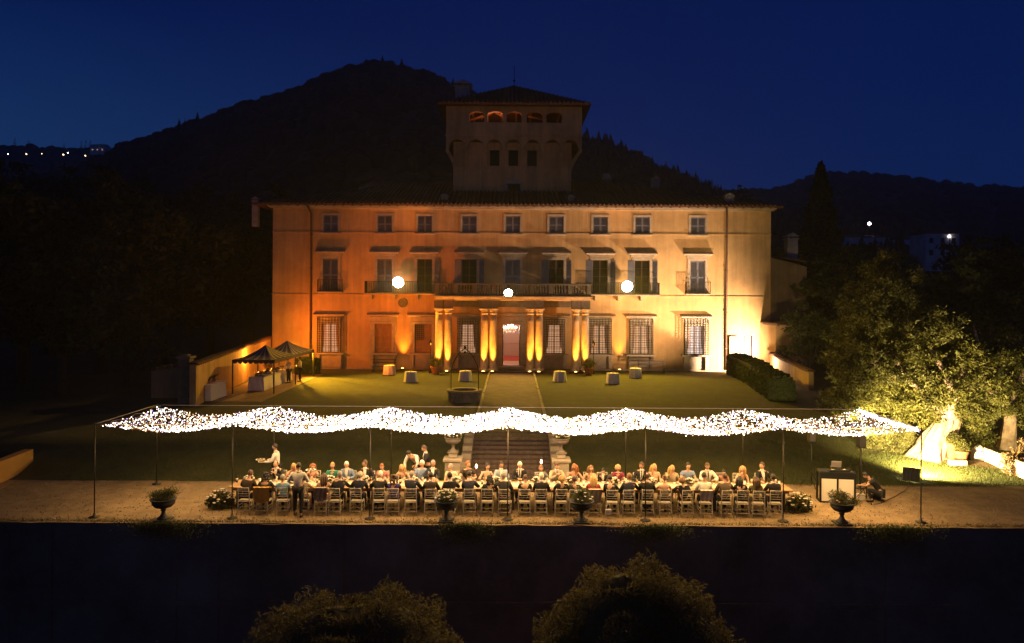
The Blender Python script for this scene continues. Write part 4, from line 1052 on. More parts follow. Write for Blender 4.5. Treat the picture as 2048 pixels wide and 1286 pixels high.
front = [
 (495, 'brown', 'long', ('short', 'brown'), 0, 1, 'man in dark brown jacket, leftmost guest with his back to the camera', 'M'),
 (531, 'black', 'long', ('curly', 'dark'), 0, 3, 'woman with big black curly hair on the chair draped with a yellow shawl', 'F'),
 (570, 'sky', 'short', ('short', 'grey'), 0, 5, 'guest with grey-brown hair in a light blue top, back to the camera', 'F'),
 (609, 'beige', 'short', ('bob', 'brown'), 0, 2, 'guest in beige mostly hidden behind the standing white-shirted waiter', 'F'),
 (647, 'peach', 'short', ('long', 'brown'), 0, 6, 'woman with long brown hair in peach top, on the chair with patterned cardigan', 'F'),
 (677, 'black', 'long', ('short', 'grey'), 1, 4, 'grey-haired man in black suit, back to camera, opposite woman in green', 'M'),
 (717, 'navy', 'long', ('bald', 'white'), 1, 8, 'bald white-haired man in navy jacket, back to camera, left of the third front pole', 'M'),
 (760, 'black', 'long', ('short', 'white'), 1, 1, 'white-haired man in black jacket just right of the third front pole, back to camera', 'M'),
 (789, 'purple', 'short', ('curly', 'brown'), 0, 0, 'woman with curly brown hair in violet blue dress, back to camera', 'F'),
 (826, 'navy', 'long', ('bald', 'grey'), 1, 9, 'balding grey man in navy suit reaching sideways, back to camera', 'M'),
 (863, 'brown', 'long', ('short', 'dark'), 1, 0, 'black-haired man in dark brown suit with white collar, back to camera', 'M'),
 (904, 'black', 'long', ('short', 'dark'), 1, 2, 'dark-haired man in black suit behind the front urn with pale flowers', 'M'),
 (940, 'navy', 'long', ('short', 'dark'), 1, 7, 'dark-haired man in navy suit right of the front urn with pale flowers', 'M'),
 (978, 'black', 'long', ('curly', 'dark'), 0, 4, 'dark-haired guest in wide black top opposite the strapless bride', 'F'),
 (1013, 'charcoal', 'long', ('short', 'grey'), 1, 5, 'grey-haired man in charcoal suit left of the middle pole, back to camera', 'M'),
 (1051, 'black', 'short', ('short', 'brown'), 0, 6, 'guest with short brown hair in black top right of the middle pole', 'F'),
 (1085, 'black', 'long', ('short', 'white'), 1, 0, 'white-haired man in black suit, third to the right of the middle pole', 'M'),
 (1123, 'black', 'short', ('bob', 'blond'), 0, 8, 'woman with blond bob in black top, left of the leafy front urn', 'F'),
 (1153, 'dgreen', 'short', ('short', 'brown'), 0, 2, 'brown-haired woman in dark green behind the leafy front urn', 'F'),
 (1190, 'red', 'short', ('long', 'blond'), 0, 3, 'woman with long blond hair in red top, back to camera', 'F'),
 (1225, 'black', 'long', ('short', 'dark'), 0, 9, 'dark-haired woman in black jacket with a white bag by her chair', 'F'),
 (1258, 'navy', 'long', ('short', 'lbrown'), 1, 4, 'light-haired man in navy suit left of the third front pole from the right', 'M'),
 (1297, 'black', 'long', ('bald', 'brown'), 1, 0, 'balding man in black suit seated right behind the third front pole from the right', 'M'),
 (1332, 'tweed', 'none', ('bun', 'lbrown'), 0, 1, 'woman with hair in a bun and brown open-back dress', 'F'),
 (1372, 'black', 'long', ('bob', 'lbrown'), 0, 5, 'woman with light brown bob in black jacket, back to camera', 'F'),
 (1411, 'white', 'long', ('short', 'dark'), 0, 6, 'black-haired man in white shirt, back to camera', 'M'),
 (1450, 'tweed', 'long', ('short', 'brown'), 0, 4, 'brown-haired man in tweed jacket stretching his arm along the next chair', 'M'),
 (1486, 'black', 'short', ('long', 'dark'), 0, 7, 'woman with long black hair in black dress, back to camera', 'F'),
 (1516, 'olive', 'short', ('long', 'brown'), 0, 2, 'woman with long brown hair in olive dress, back to camera', 'F'),
 (1551, 'black', 'long', ('short', 'dark'), 1, 0, 'black-haired man in black suit, rightmost guest with his back to the camera', 'M')]
back = [
 (560, 'black', 'long', ('bald', 'brown'), 2, 3, 'bald man bending forward in black suit, leftmost guest facing the camera', 'M'),
 (590, 'peach', 'short', ('long', 'blond'), 0, 7, 'blond woman with raised hand, half hidden behind the standing waiter', 'F'),
 (628, 'peach', 'none', ('long', 'ginger'), 0, 9, 'woman with long reddish hair and bare arms in pale dress facing the camera', 'F'),
 (668, 'green', 'short', ('short', 'blond'), 0, 0, 'blond short-haired woman in sea green dress facing the camera', 'F'),
 (699, 'blue', 'long', ('short', 'white'), 2, 6, 'white-haired man in blue jacket facing the camera', 'M'),
 (737, 'black', 'long', ('short', 'brown'), 2, 8, 'man in black suit turned in profile, sitting left of third front pole', 'M'),
 (770, 'rose', 'short', ('short', 'ginger'), 0, 6, 'guest with reddish hair bent low behind pink flowers', 'F'),
 (808, 'cream', 'none', ('long', 'blond'), 0, 1, 'woman with long blond hair in cream, left of the standing waiters', 'F'),
 (843, 'blue', 'short', ('short', 'white'), 0, 5, 'white-haired guest in blue shirt just below the standing waiters', 'M'),
 (866, 'black', 'long', ('short', 'grey'), 2, 2, 'grey man in black suit with long white shirt front, right of the standing waiters', 'M'),
 (908, 'cream', 'short', ('short', 'grey'), 0, 8, 'grey-haired woman in cream in front of the left stone pedestal', 'F'),
 (940, 'brown', 'short', ('short', 'ginger'), 0, 4, 'ginger-haired guest in brown right of the left stone pedestal', 'M'),
 (975, 'cream', 'strapless', ('bun', 'dark'), 0, 2, 'dark-haired bride in strapless cream dress with bare shoulders', 'F'),
 (1004, 'lblue', 'long', ('short', 'dark'), 2, 0, 'dark-haired groom in pale blue suit and white shirt', 'M'),
 (1043, 'black', 'long', ('short', 'white'), 3, 6, 'white-haired man in black suit with tie bowing his head', 'M'),
 (1085, 'grey', 'long', ('short', 'lbrown'), 0, 1, 'light-haired guest in grey left of the right stone pedestal', 'F'),
 (1113, 'beige', 'long', ('short', 'brown'), 3, 3, 'man in beige suit in front of the right stone pedestal', 'M'),
 (1147, 'olive', 'none', ('long', 'ginger'), 0, 5, 'woman with long coppery hair in olive right of the right stone pedestal', 'F'),
 (1181, 'peach', 'none', ('long', 'lbrown'), 0, 9, 'woman with long light brown hair in peach dress eating', 'F'),
 (1209, 'black', 'long', ('short', 'dark'), 2, 6, 'small boy in dark suit with white collar', 'C'),
 (1238, 'maroon', 'short', ('bob', 'blond'), 0, 0, 'woman with blond bob in maroon dress facing the camera', 'F'),
 (1282, 'black', 'long', ('short', 'brown'), 3, 5, 'man in black suit and tie, facing camera, left of the blond peach-dressed woman', 'M'),
 (1308, 'peach', 'short', ('long', 'blond'), 0, 2, 'blond woman in pale peach dress right of the third front pole from the right', 'F'),
 (1348, 'beige', 'short', ('long', 'blond'), 0, 4, 'blond woman in beige dress beside the man in blue shirt', 'F'),
 (1377, 'blue', 'short', ('short', 'dark'), 0, 0, 'dark-haired man in light blue shirt facing the camera', 'M'),
 (1415, 'white', 'long', ('short', 'brown'), 4, 1, 'man in white shirt and dark tie facing the camera', 'M'),
 (1449, 'rose', 'short', ('bun', 'dark'), 0, 6, 'small girl with dark hair in rose dress', 'C'),
 (1482, 'cream', 'none', ('long', 'blond'), 0, 7, 'woman with long wavy blond hair in cream dress near the right end', 'F'),
 (1529, 'black', 'long', ('short', 'brown'), 2, 8, 'man in black jacket and white shirt, rightmost guest facing the camera', 'M')]
EX = {0: None, 1: collar, 2: shirtfront, 3: tie, 4: None}
ordn = lambda k: ['first', 'second', 'third', 'fourth', 'fifth', 'sixth', 'seventh', 'eighth', 'ninth', 'tenth', 'eleventh', 'twelfth', 'thirteenth', 'fourteenth', 'fifteenth', 'sixteenth', 'seventeenth', 'eighteenth', 'nineteenth', 'twentieth',
                  'twenty-first', 'twenty-second', 'twenty-third', 'twenty-fourth', 'twenty-fifth', 'twenty-sixth', 'twenty-seventh', 'twenty-eighth', 'twenty-ninth', 'thirtieth'][k]
seatF = []; seatB = []
first_chair = True
for row, lst, Y, rz in ((0, front, 25.10, 0), (1, back, 26.98, PI)):
    for k, (px, top, slv, hair, ex, v, lab, sexc) in enumerate(lst):
        x = (px-1024)*Y/FPX; (seatF if row == 0 else seatB).append(x)
        J, hd = seated(v); fem = sexc in 'FC'; sc_ = {'M': 1.02, 'F': .95, 'C': .78}[sexc]*(1+.012*math.sin(k*2.3+row))
        dress = fem and slv in ('none', 'short', 'strapless') and top not in ('black', 'sky')
        fn = EX[ex]
        if ex == 4: fn = tie
        p = build_person(lab, J, hd, top, 'strapless' if slv in ('none', 'strapless') else slv, top if dress else ('black' if top not in ('navy', 'lblue', 'beige', 'charcoal') else top), hair, skin_t if k % 4 == 1 else None, (x, Y+(.02 if row == 0 else -.02), .0 if sc_ > .8 else .10), rz+rnd.uniform(-.16, .16),
                         group='guests seated at the long table', key=(v,), female=fem, scale=sc_, dress=dress, extra=fn)
        cyaw = rz+rnd.uniform(-.17, .17); who = 'the '+('nearer' if row == 0 else 'farther')+' side'
        clab = 'champagne gold spindle-back chair, %s from the left on the %s side of the long table' % (ordn(k), 'near' if row == 0 else 'far')
        cl_ = (x+rnd.uniform(-.02, .02), Y-.0+(-.04 if row == 0 else .06)+rnd.uniform(-.04, .03), 0)
        if first_chair:
            chair0.location = cl_; chair0.rotation_euler = (0, 0, cyaw); chair0['label'] = clab; chair0['group'] = 'gold chairs along the long table'; first_chair = False
        else: dup(chair0, cl_, cyaw, clab)

# draped things on chairs
def drape(name, px, Y, mt, label, cat, w=.24, top=.935, bot=.50):
    x0 = (px-1024)*Y/FPX; m = MB(); nx_, nz_ = 10, 9; V_ = []
    for j in range(nz_+1):
        t = j/nz_
        for i in range(nx_+1):
            u = i/nx_*2-1; z = top-(top-bot)*t*(1-.16*abs(u)**2+.05*math.sin(i*2.1)); y = Y-.33+.05*t-.018*math.sin(i*1.9+t*3); V_.append((x0+u*w*(1+.10*math.sin(t*3)), y-.0, z))
    F_ = [(j*(nx_+1)+i, j*(nx_+1)+i+1, (j+1)*(nx_+1)+i+1, (j+1)*(nx_+1)+i) for j in range(nz_) for i in range(nx_)]
    n0 = len(V_); m.add(V_, F_, True); m.add([(x, y+.12, z) for x, y, z in V_[:nx_+1]]+[(x, y+.13, z-.14) for x, y, z in V_[:nx_+1]]+V_[:nx_+1], [(2*(nx_+1)+i, 2*(nx_+1)+i+1, i+1, i) for i in range(nx_)]+[(i, i+1, nx_+2+i, nx_+1+i) for i in range(nx_)], True)
    return tag(m.build(name, mt), label, cat)
drape('shawl', 531, 25.06, CL['gold'], 'mustard yellow shawl hung over the back of a gold chair', 'shawl', .25, .95, .42)
pat = mat('patterned_knit', (.50, .38, .25), .9, color2=(.10, .05, .03), vscale=22)
drape('cardigan', 647, 25.06, pat, 'cream and brown patterned cardigan hung over a chair back', 'cardigan', .21, .95, .48)
drape('jacket', 1190, 25.06, CL['beige'], 'beige jacket hung over the chair of the blond woman in red', 'jacket', .20, .95, .46)
drape('jacket', 1411, 25.06, CL['cream'], 'cream jacket hung over the chair of the black-haired man in white shirt', 'jacket', .20, .94, .58)
m = MB(); m.bev(-.10, .10, -.04, .04, 0, .2, .03); m.tube([(-.07, 0, .19), (-.04, 0, .33), (.04, 0, .33), (.07, 0, .19)], .008, 5)
o = m.build('handbag', CL['white']); o.location = ((1219-1024)*24.75/FPX, 24.72, .12); tag(o, 'small white handbag hanging from a chair on the near side', 'handbag')

# ================================================================ HILLS
hillm = mat('wooded_hillside', (.035, .032, .022), 1.0, vary=.4, vscale=.02, bump=.5, bscale=.3)
folm = mat('far_forest_foliage', (.034, .036, .020), 1.0, vary=.4, vscale=.05)
def skyline(pts):
    P = sorted(pts); X_ = [p[0] for p in P]; Y_ = [p[1] for p in P]
    return lambda x: float(np.interp(x, X_, Y_))
def make_hill(name, prof, YR, Y0, z0, back=1.6, nxp=110, px0=-900, px1=3000, power=.9):
    """a ridge at distance YR whose crest height follows prof (photo px), rising from z0 at Y0"""
    sk = skyline(prof); V_ = []; rows = [0, .12, .25, .4, .55, .7, .82, .92, 1.0, 1.15, 1.4, back]
    xsw = [((px0+(px1-px0)*i/nxp)-1024)*YR/FPX for i in range(nxp+1)]
    for t in rows:
        Y = Y0+(YR-Y0)*t
        for x0_ in xsw:
            x = x0_*Y/YR; px = 1024+x*FPX/Y; zc = CAMZ-(sk(px)-(px-1024)*ROLL-HOR)*YR/FPX
            h = zc-z0
            z = z0+h*(t**power if t <= 1 else max(0, 1-(t-1)*1.2))
            z += (mnoise.noise(Vector((x*.02, Y*.02, YR)))*.035*abs(h) if t < .97 else 0)
            V_.append((x, Y, z))
    n_ = nxp+1; F_ = [(r_*n_+i, r_*n_+i+1, (r_+1)*n_+i+1, (r_+1)*n_+i) for r_ in range(len(rows)-1) for i in range(nxp)]
    me = np_mesh(name, V_, F_, hillm); 
    for p in me.polygons: p.use_smooth = True
    o = struct(link(name, me))
    def surf(x, Y):
        t = (Y-Y0)/(YR-Y0); px = 1024+x*FPX/Y; zc = CAMZ-(sk(px)-(px-1024)*ROLL-HOR)*YR/FPX; h = zc-z0
        return z0+h*(t**power if t <= 1 else max(0, 1-(t-1)*1.2))
    return o, surf, xsw
big = [(-900, 420), (-200, 400), (150, 350), (240, 302), (300, 283), (380, 256), (470, 222), (540, 203), (600, 180), (650, 160), (700, 142), (740, 135), (790, 136), (830, 146), (870, 163), (905, 180), (1160, 285), (1210, 292), (1260, 312), (1310, 340), (1360, 362), (1420, 387), (1450, 400), (1520, 430), (1700, 470), (3000, 520)]
_, bigs, bx = make_hill('wooded_hill', big, 420, 120, 3)
left = [(-900, 290), (-200, 292), (0, 297), (60, 297), (140, 302), (210, 303), (270, 308), (420, 340), (700, 420), (3000, 540)]
_, lefts, lx = make_hill('left_ridge', left, 750, 440, 8)
right = [(-900, 560), (1200, 470), (1380, 395), (1480, 386), (1560, 384), (1640, 352), (1700, 352), (1760, 356), (1830, 362), (1900, 372), (1960, 378), (2048, 379), (2300, 385), (3000, 360)]
_, rights, rx = make_hill('right_ridge', right, 800, 300, 4, power=.8)

# forest covering the hills: an uncountable mass of crowns, conifers and broadleaves
def blob_protos():
    out = []
    for s_ in range(4):
        v = []; f = []; n_, k_ = 6, 4
        for i in range(k_+1):
            t = PI*i/k_
            for j in range(n_):
                a = 2*PI*j/n_+i*.4; q = (math.sin(t)+.03)*(1+rnd.uniform(-.22, .22)); v.append((math.cos(a)*q, math.sin(a)*q, -math.cos(t)*(1+rnd.uniform(-.1, .15))))
        f = [(i*n_+j, i*n_+(j+1) % n_, (i+1)*n_+(j+1) % n_, (i+1)*n_+j) for i in range(k_) for j in range(n_)]
        out.append((np.array(v), np.array(f)))
    return out
blobs = blob_protos()
def forest(name, pts_, par=None):
    Vs, Fs = [], []; o_ = 0
    for (x, y, z, r_, hgt) in pts_:
        v, f = blobs[rnd.randrange(4)]; a = rnd.uniform(0, 6.28); c, s_ = math.cos(a), math.sin(a)
        w = np.stack([(v[:, 0]*c-v[:, 1]*s_)*r_+x, (v[:, 0]*s_+v[:, 1]*c)*r_+y, v[:, 2]*hgt+z], 1)
        if hgt > r_*1.35:  # conifer: pinch the top
            tt = (v[:, 2]+1)/2; w[:, 0] = x+(w[:, 0]-x)*(1.25-1.1*tt); w[:, 1] = y+(w[:, 1]-y)*(1.25-1.1*tt)
        Vs.append(w); Fs.append(f+o_); o_ += len(v)
    return stuff(link(name, np_mesh(name, np.concatenate(Vs), np.concatenate(Fs), folm)))
P1 = []
for k in range(2600):
    Y = 150+270*rnd.random()**.8; x = rnd.uniform(-330, 200)*Y/420*1.1; con = rnd.random() < (.4 if x > 30 else .05)
    r_ = rnd.uniform(2.6, 4.6); P1.append((x, Y, bigs(x, Y)+(1.0 if not con else 2.0), r_ if not con else r_*.62, r_*.9 if not con else r_*1.6))
for k in range(520):
    x = -300+470*k/520; Y = 418+rnd.uniform(-5, 3); r_ = rnd.uniform(1.4, 3.2); con = x > 35 and rnd.random() < .7
    P1.append((x, Y, bigs(x, 418)-(r_*.25 if not con else -r_*.1), r_ if not con else r_*.7, r_*.9 if not con else r_*1.5))
forest('hill_forest', P1)
P1 = []
for k in range(500):
    Y = rnd.uniform(560, 750); x = rnd.uniform(-620, -250)*Y/750; r_ = rnd.uniform(3, 6); P1.append((x, Y, lefts(x, Y)+1, r_, r_*.8))
for k in range(160): x = -620+260*k/160+rnd.random(); r_ = rnd.uniform(1.5, 5); P1.append((x, 748, lefts(x, 750)-.5, r_, r_*.75))
forest('left_ridge_forest', P1)
P1 = []
for k in range(1500):
    Y = rnd.uniform(330, 800); x = rnd.uniform(160, 760)*Y/800; r_ = rnd.uniform(3, 6.5)*(.6+.4*Y/800); P1.append((x, Y, rights(x, Y)+1, r_, r_*.9))
for k in range(420): x = 150+560*k/420; r_ = rnd.uniform(2, 5); P1.append((x, 798, rights(x, 800)-1.5, r_, r_*.8))
forest('right_ridge_forest', P1)
# single conifers and crowns that stand out on the skyline
barkm = mat('dark_bark', (.05, .035, .025), .95, vary=.3, vscale=6, bump=.5, bscale=12)
leafd = mat('dark_evergreen_foliage', (.028, .036, .016), .9, vary=.35, vscale=1.5)
def conifer_mesh(h, w, n_=420, cyp=False):
    c = []; s_ = []
    for k in range(n_):
        t = rnd.random()**.8; a = rnd.uniform(0, 6.28); lay = .72+.28*abs(math.sin(t*24))
        rad = w*(1-t)**(.85 if not cyp else .45)*lay*(1 if not cyp or t > .1 else .6)*(.45+.55*rnd.random()**.5)
        c.append((math.cos(a)*rad, math.sin(a)*rad, h*(.08+.92*t))); s_.append(h*.035*rnd.uniform(.6, 1.3)*(1.1-.6*t))
    V, F = leaves(c, s_, .6); return np_mesh('crown', V, F, leafd)
def trunk_mesh(h, r_): return MB().tube([(0, 0, 0), (r_*.3, 0, h*.5), (0, 0, h)], [r_, r_*.7, r_*.2], 7).mesh('trunk', barkm)
sky0 = None
cons = [(1172, 262, 425), (1195, 272, 420), (1222, 268, 418), (1244, 285, 425), (1281, 300, 420), (1296, 312, 418), (1332, 322, 415), (1357, 340, 414), (1370, 346, 418), (1380, 348, 415), (1396, 350, 412), (1410, 362, 416), (1424, 359, 412), (1436, 368, 410)]
for k, (px, py, Y) in enumerate(cons):
    p = PX(px, py, Y); zb = bigs(p.x, Y) if Y <= 420 else bigs(p.x, 420); h = max(9, p.z-zb+2)
    lab = 'dark conifer on the hill skyline right of the tower, %s from the tower' % ordn(k)
    if sky0 is None:
        sky0 = thing('conifer_tree', lab, 'tree', (p.x, Y, p.z-h), 0, 'conifers along the skyline right of the tower')
        link('crown', conifer_mesh(12, 3.0), sky0); link('trunk', trunk_mesh(9, .3), sky0); sky0.scale = (1, 1, h/12)
    else: dup(sky0, (p.x, Y, p.z-h), k*1.3, lab, (.8+.4*rnd.random(),)*2+(h/12,))
cyp0 = None
for k, (px, py, hh) in enumerate([(30, 276, 10), (58, 281, 7), (128, 286, 6), (163, 281, 11), (172, 280, 11), (181, 282, 10), (200, 286, 8), (225, 295, 6), (245, 282, 11), (263, 281, 11), (271, 276, 12), (278, 278, 9), (294, 276, 8), (392, 240, 5), (500, 205, 5), (1212, 353, 0)][:15]):
    Y = 745 if px < 240 else 425; p = PX(px, py, Y); h = hh*(1 if Y > 500 else .8)+2
    lab = 'dark cypress on the left skyline, %s from the left edge' % ordn(k)
    if cyp0 is None:
        cyp0 = thing('cypress_tree', lab, 'tree', (p.x, Y, p.z-h), 0, 'cypresses along the left skyline')
        link('crown', conifer_mesh(10, 2.0, 300, True), cyp0); link('trunk', trunk_mesh(6, .2), cyp0); cyp0.scale = (1, 1, h/10)
    else: dup(cyp0, (p.x, Y, p.z-h), k, lab, (.8+.5*rnd.random(),)*2+(h/10,))

# ---- far houses and lamps
pale = mat('far_house_plaster', (.72, .66, .58), .9, vary=.1)
def far_house(px, py, Y, w, d, h, lab, nwin=3, lit=(), roofc=tile, rz=0, floors=2):
    p = PX(px, py, Y); t = thing('house', lab, 'house', (p.x, p.y, p.z), rz)
    m = MB(); m.box(-w/2, w/2, 0, d, -3, h); m.build('wall', pale, t)
    m = MB(); m.add([(-w/2-.4,-.4,h),(w/2+.4,-.4,h),(w/2+.4,d+.4,h),(-w/2-.4,d+.4,h),(-w/2+1,d/2,h+h*.28),(w/2-1,d/2,h+h*.28)], [(0,1,5,4),(1,2,5),(2,3,4,5),(3,0,4)]); m.build('roof', roofc, t)
    for f in range(floors):
        for k in range(nwin):
            x = -w/2+w*(k+.5)/nwin; z = h*(.18+f*.46); m = MB(); m.bev(x-.5, x+.5, -.08, -.01, z, z+h*.2, .01)
            m.build('window', litw if (f, k) in lit else glassd, t)
    return t
far_house(1578, 476, 330, 6, 8, 4.5, 'small pale house on the dark slope right of the villa', 2)
far_house(1712, 386, 700, 24, 10, 4, 'long faint farmhouse high on the right ridge', 5, floors=1)
far_house(1770, 418, 600, 16, 9, 5, 'faint pale house below the right ridge beside two small lights', 3)
far_house(1885, 520, 200, 9, 8, 7, 'dim pale two-storey house behind the olive trees at right', 3)
far_house(1735, 500, 240, 14, 8, 4, 'low dim house beneath the bright street lamp at right', 4, floors=1)
far_house(195, 303, 700, 14, 10, 6, 'far lit house on the left skyline among cypresses', 3, {(0, 0), (0, 1), (0, 2)})
gh = thing('greenhouse', 'long pale glass greenhouse roof on the dark right slope', 'greenhouse', PX(1822, 482, 260)+Vector((0, 0, -2)), R(-20))
m = MB(); m.box(-5.5, 5.5, 0, 4, 0, 1.4); m.build('wall', pale, gh)
m = MB()
for k in range(11): m.add([(-5.5+k, 0, 1.41), (-4.58+k, 0, 1.41), (-4.58+k, 2, 2.6), (-5.5+k, 2, 2.6)], [(0,1,2,3)]); m.add([(-5.5+k, 4, 1.41), (-4.58+k, 4, 1.41), (-4.58+k, 2, 2.6), (-5.5+k, 2, 2.6)], [(0,3,2,1)])
m.build('roof', mat('greenhouse_panel', (.5, .55, .6), .4), gh)
lw_ = mat('street_lamp_white', (1, 1, 1), .5, emit=(1, .90, .98), estr=16, sample=False); lo_ = mat('street_lamp_amber', (1, .8, .6), .5, emit=(1, .62, .30), estr=8, sample=False)
lg_ = mat('street_lamp_green', (1, 1, .7), .5, emit=(.9, 1, .45), estr=3, sample=False)
def street(px, py, Y, r_, mt, lab):
    r_ *= .68; p = PX(px, py, Y); t = thing('street_lamp', lab, 'street lamp', (p.x, p.y, p.z-5), 0, 'far lamps on the slopes')
    MB().tube([(0, 0, -3), (0, 0, 5)], .08, 6).build('post', polem, t); MB().lathe([(r_*.3, 4.9), (r_, 5.0), (r_*.9, 5+r_), (r_*.2, 5+r_*1.6)], 8).build('lamp_head', mt, t)
for a in [(16, 309, 640, .55, lw_, 'faint lamp at the far left edge below the left skyline'), (53, 309, 640, .75, lo_, 'warm lamp second from the left below the skyline'), (84, 308, 640, .45, lo_, 'very faint lamp third from the left below the skyline'),
          (127, 310, 640, .85, lo_, 'brightest warm lamp on the left ridge'), (136, 306, 660, .55, lw_, 'small white lamp beside the brightest warm lamp on the left ridge'), (171, 312, 640, .75, lo_, 'warm lamp below the cypress group on the left ridge'),
          (2, 413, 300, .3, lw_, 'tiny lamp at the left edge on the dark slope'), (221, 415, 140, .06, lw_, 'tiny lone light in the dark woods left'), (502, 441, 100, .06, lw_, 'tiny light just left of the villa roof corner'),
          (1739, 449, 250, .75, lw_, 'bright white street lamp on the right slope'), (1899, 474, 200, .42, lw_, 'white street lamp on the right slope nearer the edge'), (1803, 393, 600, .5, lg_, 'small greenish lamp high on the right ridge'),
          (1785, 418, 600, .45, lw_, 'small pale lamp below the greenish one'), (1594, 384, 700, .35, lw_, 'tiny lamp on the right skyline left of the tall dark tree')]: street(*a)

# ================================================================ TREES
def limbs(rng, base, spec, n=7):
    m = MB()
    for pts_, rr in spec: m.tube([Vector(p) for p in pts_], rr, n)
    return m
leafm = mat('broadleaf_foliage', (.060, .075, .022), .75, vary=.35, vscale=1.2, transl=0.3)
olivem = mat('olive_foliage', (.125, .125, .020), .65, color2=(.050, .052, .012), vscale=1.1, transl=0.35)
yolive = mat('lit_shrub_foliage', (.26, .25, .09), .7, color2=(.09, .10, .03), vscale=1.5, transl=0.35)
def crown(name, lobes, n, size, mt, par, aspect=.4, shell=.5, clump=True):
    c = clumped(lobes, n, shell) if n > 1600 and clump else crown_pts(lobes, n, shell); V, F = leaves(c, NR.uniform(size*.6, size*1.35, n), aspect)
    return link(name, np_mesh(name, V, F, mt), par)
# dark mass of woods at left: separate trees
prot = []
for q in range(3):
    t = thing('broadleaf_tree', 'x', 'tree', (0, 0, 0), 0, 'dark trees beyond the garden at left')
    lob = [(rnd.uniform(-2, 2), rnd.uniform(-2, 2), 6+rnd.uniform(-2, 3), rnd.uniform(1.8, 3), rnd.uniform(1.8, 3), rnd.uniform(1.6, 2.6)) for _ in range(8)]
    crown('crown', lob, 7000, .24, leafm, t); MB().tube([(0, 0, -.5), (.2, 0, 2.5), (0, .1, 6)], [.4, .3, .12], 8).build('trunk', barkm, t)
    MB().tube([(.1, 0, 2.2), (1.2, .4, 4), (1.9, .8, 6)], [.2, .13, .05], 6).build('limb', barkm, t); MB().tube([(.1, 0, 2.6), (-1.2, -.4, 4.2), (-1.9, .2, 6)], [.2, .13, .05], 6).build('limb', barkm, t)
    prot.append(t)
spots = [(40, 760, 52, 1.3), (120, 800, 46, 1.0), (200, 740, 58, 1.4), (255, 800, 50, .62), (330, 690, 66, 1.3), (420, 690, 74, 1.3), (490, 690, 80, 1.5), (90, 690, 75, 1.7), (210, 640, 95, 2.0), (380, 640, 100, 1.9), (500, 620, 92, 1.9), (24, 640, 95, 2.0), (300, 600, 125, 2.2), (460, 590, 130, 2.3), (150, 590, 130, 2.4), (-60, 700, 60, 1.6), (-160, 800, 45, 1.4)]
for k, (px, py, Y, s_) in enumerate(spots):
    x = (px-1024)*Y/FPX; z = gzf(x, Y)-.3; o = prot[k % 3]; lab = 'dark broadleaf tree in the unlit woods at left, %s from the left' % ordn(sorted(q[0] for q in spots).index(px))
    if k < 3: o.location = (x, Y, z); o.scale = (s_,)*3; o['label'] = lab
    else: dup(o, (x, Y, z), k*1.1, lab, (s_,)*3)
# right side, beyond the villa
rs = [(1640, 84, 1.9, 'conifer'), (1608, 100, 1.3, ''), (1700, 62, .95, ''), (1780, 80, 1.0, ''), (1880, 70, .95, ''), (1960, 60, 1.0, ''), (2040, 64, 1.05, ''), (1830, 110, 1.1, ''), (1660, 75, 1.1, ''), (1716, 100, 1.2, ''), (2130, 50, 1.0, ''), (1940, 105, 1.3, ''), (1622, 58, .55, ''), (2080, 90, 1.35, '')]
rb = sorted(q[0] for q in rs[1:]); 
for k, (px, Y, s_, kind) in enumerate(rs):
    x = (px-1024)*Y/FPX; z = gzf(x, Y)-.3
    if kind:
        t = thing('pine_tree', 'tall dark pine with ragged top rising above the right skyline', 'tree', (x, Y, z))
        link('crown', conifer_mesh(21.5, 4.6, 4500), t); link('trunk', trunk_mesh(19, .5), t)
    else: dup(prot[k % 3], (x, Y, z), k*.9, 'dark broadleaf tree in the unlit woods at right, %s from the villa' % ordn(rb.index(px)), (s_,)*3)['group'] = 'dark trees beyond the garden at right'
t = thing('pine_tree', 'rounded dark tree top on the skyline just right of the villa roof', 'tree', PX(1478, 384, 300)-Vector((0, 0, 8)), 0)
crown('crown', [(0, 0, 5.5, 4.8, 4, 4.6), (6, 2, 3.5, 3, 3, 2.6)], 4000, .6, leafd, t); link('trunk', trunk_mesh(6, .4), t)

# lit olive trees at right
def olive(px, Y, lab, lobes, n, spec, size=.085, base=0.0, cut=None, mt=olivem):
    x = (px-1024)*Y/FPX; t = thing('olive_tree', lab, 'tree', (x, Y, gzf(x, Y)-.05)); 
    crown('crown', lobes, n, size, mt, t, .32, .35)
    return t
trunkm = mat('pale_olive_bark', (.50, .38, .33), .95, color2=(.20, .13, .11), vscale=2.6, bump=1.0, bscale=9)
# main old olive: thick pale trunk leaning right
t1 = thing('olive_tree', 'old olive tree with thick pale floodlit trunk leaning right', 'tree', PX(1862, 927, 33.6))
def gnarl(pts_, rr, n=14, seed=0):
    m = MB(); k_ = len(pts_); V_ = []
    for i, p in enumerate(pts_):
        for j in range(n):
            a = 2*PI*j/n; q = rr[i]*(1+.22*math.sin(a*3+i*.5+seed)+.15*math.sin(a*7+i*.9)+.08*math.sin(a*13-i*1.3)); V_.append((p[0]+math.cos(a)*q, p[1]+math.sin(a)*q*.8, p[2]))
    return m.add(V_, [(i*n+j, i*n+(j+1) % n, (i+1)*n+(j+1) % n, (i+1)*n+j) for i in range(k_-1) for j in range(n)], True)
gnarl([(-.1, 0, -.1), (-.05, 0, .2), (.05, 0, .55), (.2, 0, .95), (.42, .05, 1.35), (.65, .1, 1.75), (.85, .1, 2.2)], [1.15, .88, .72, .66, .58, .50, .38], 40).build('trunk', trunkm, t1)
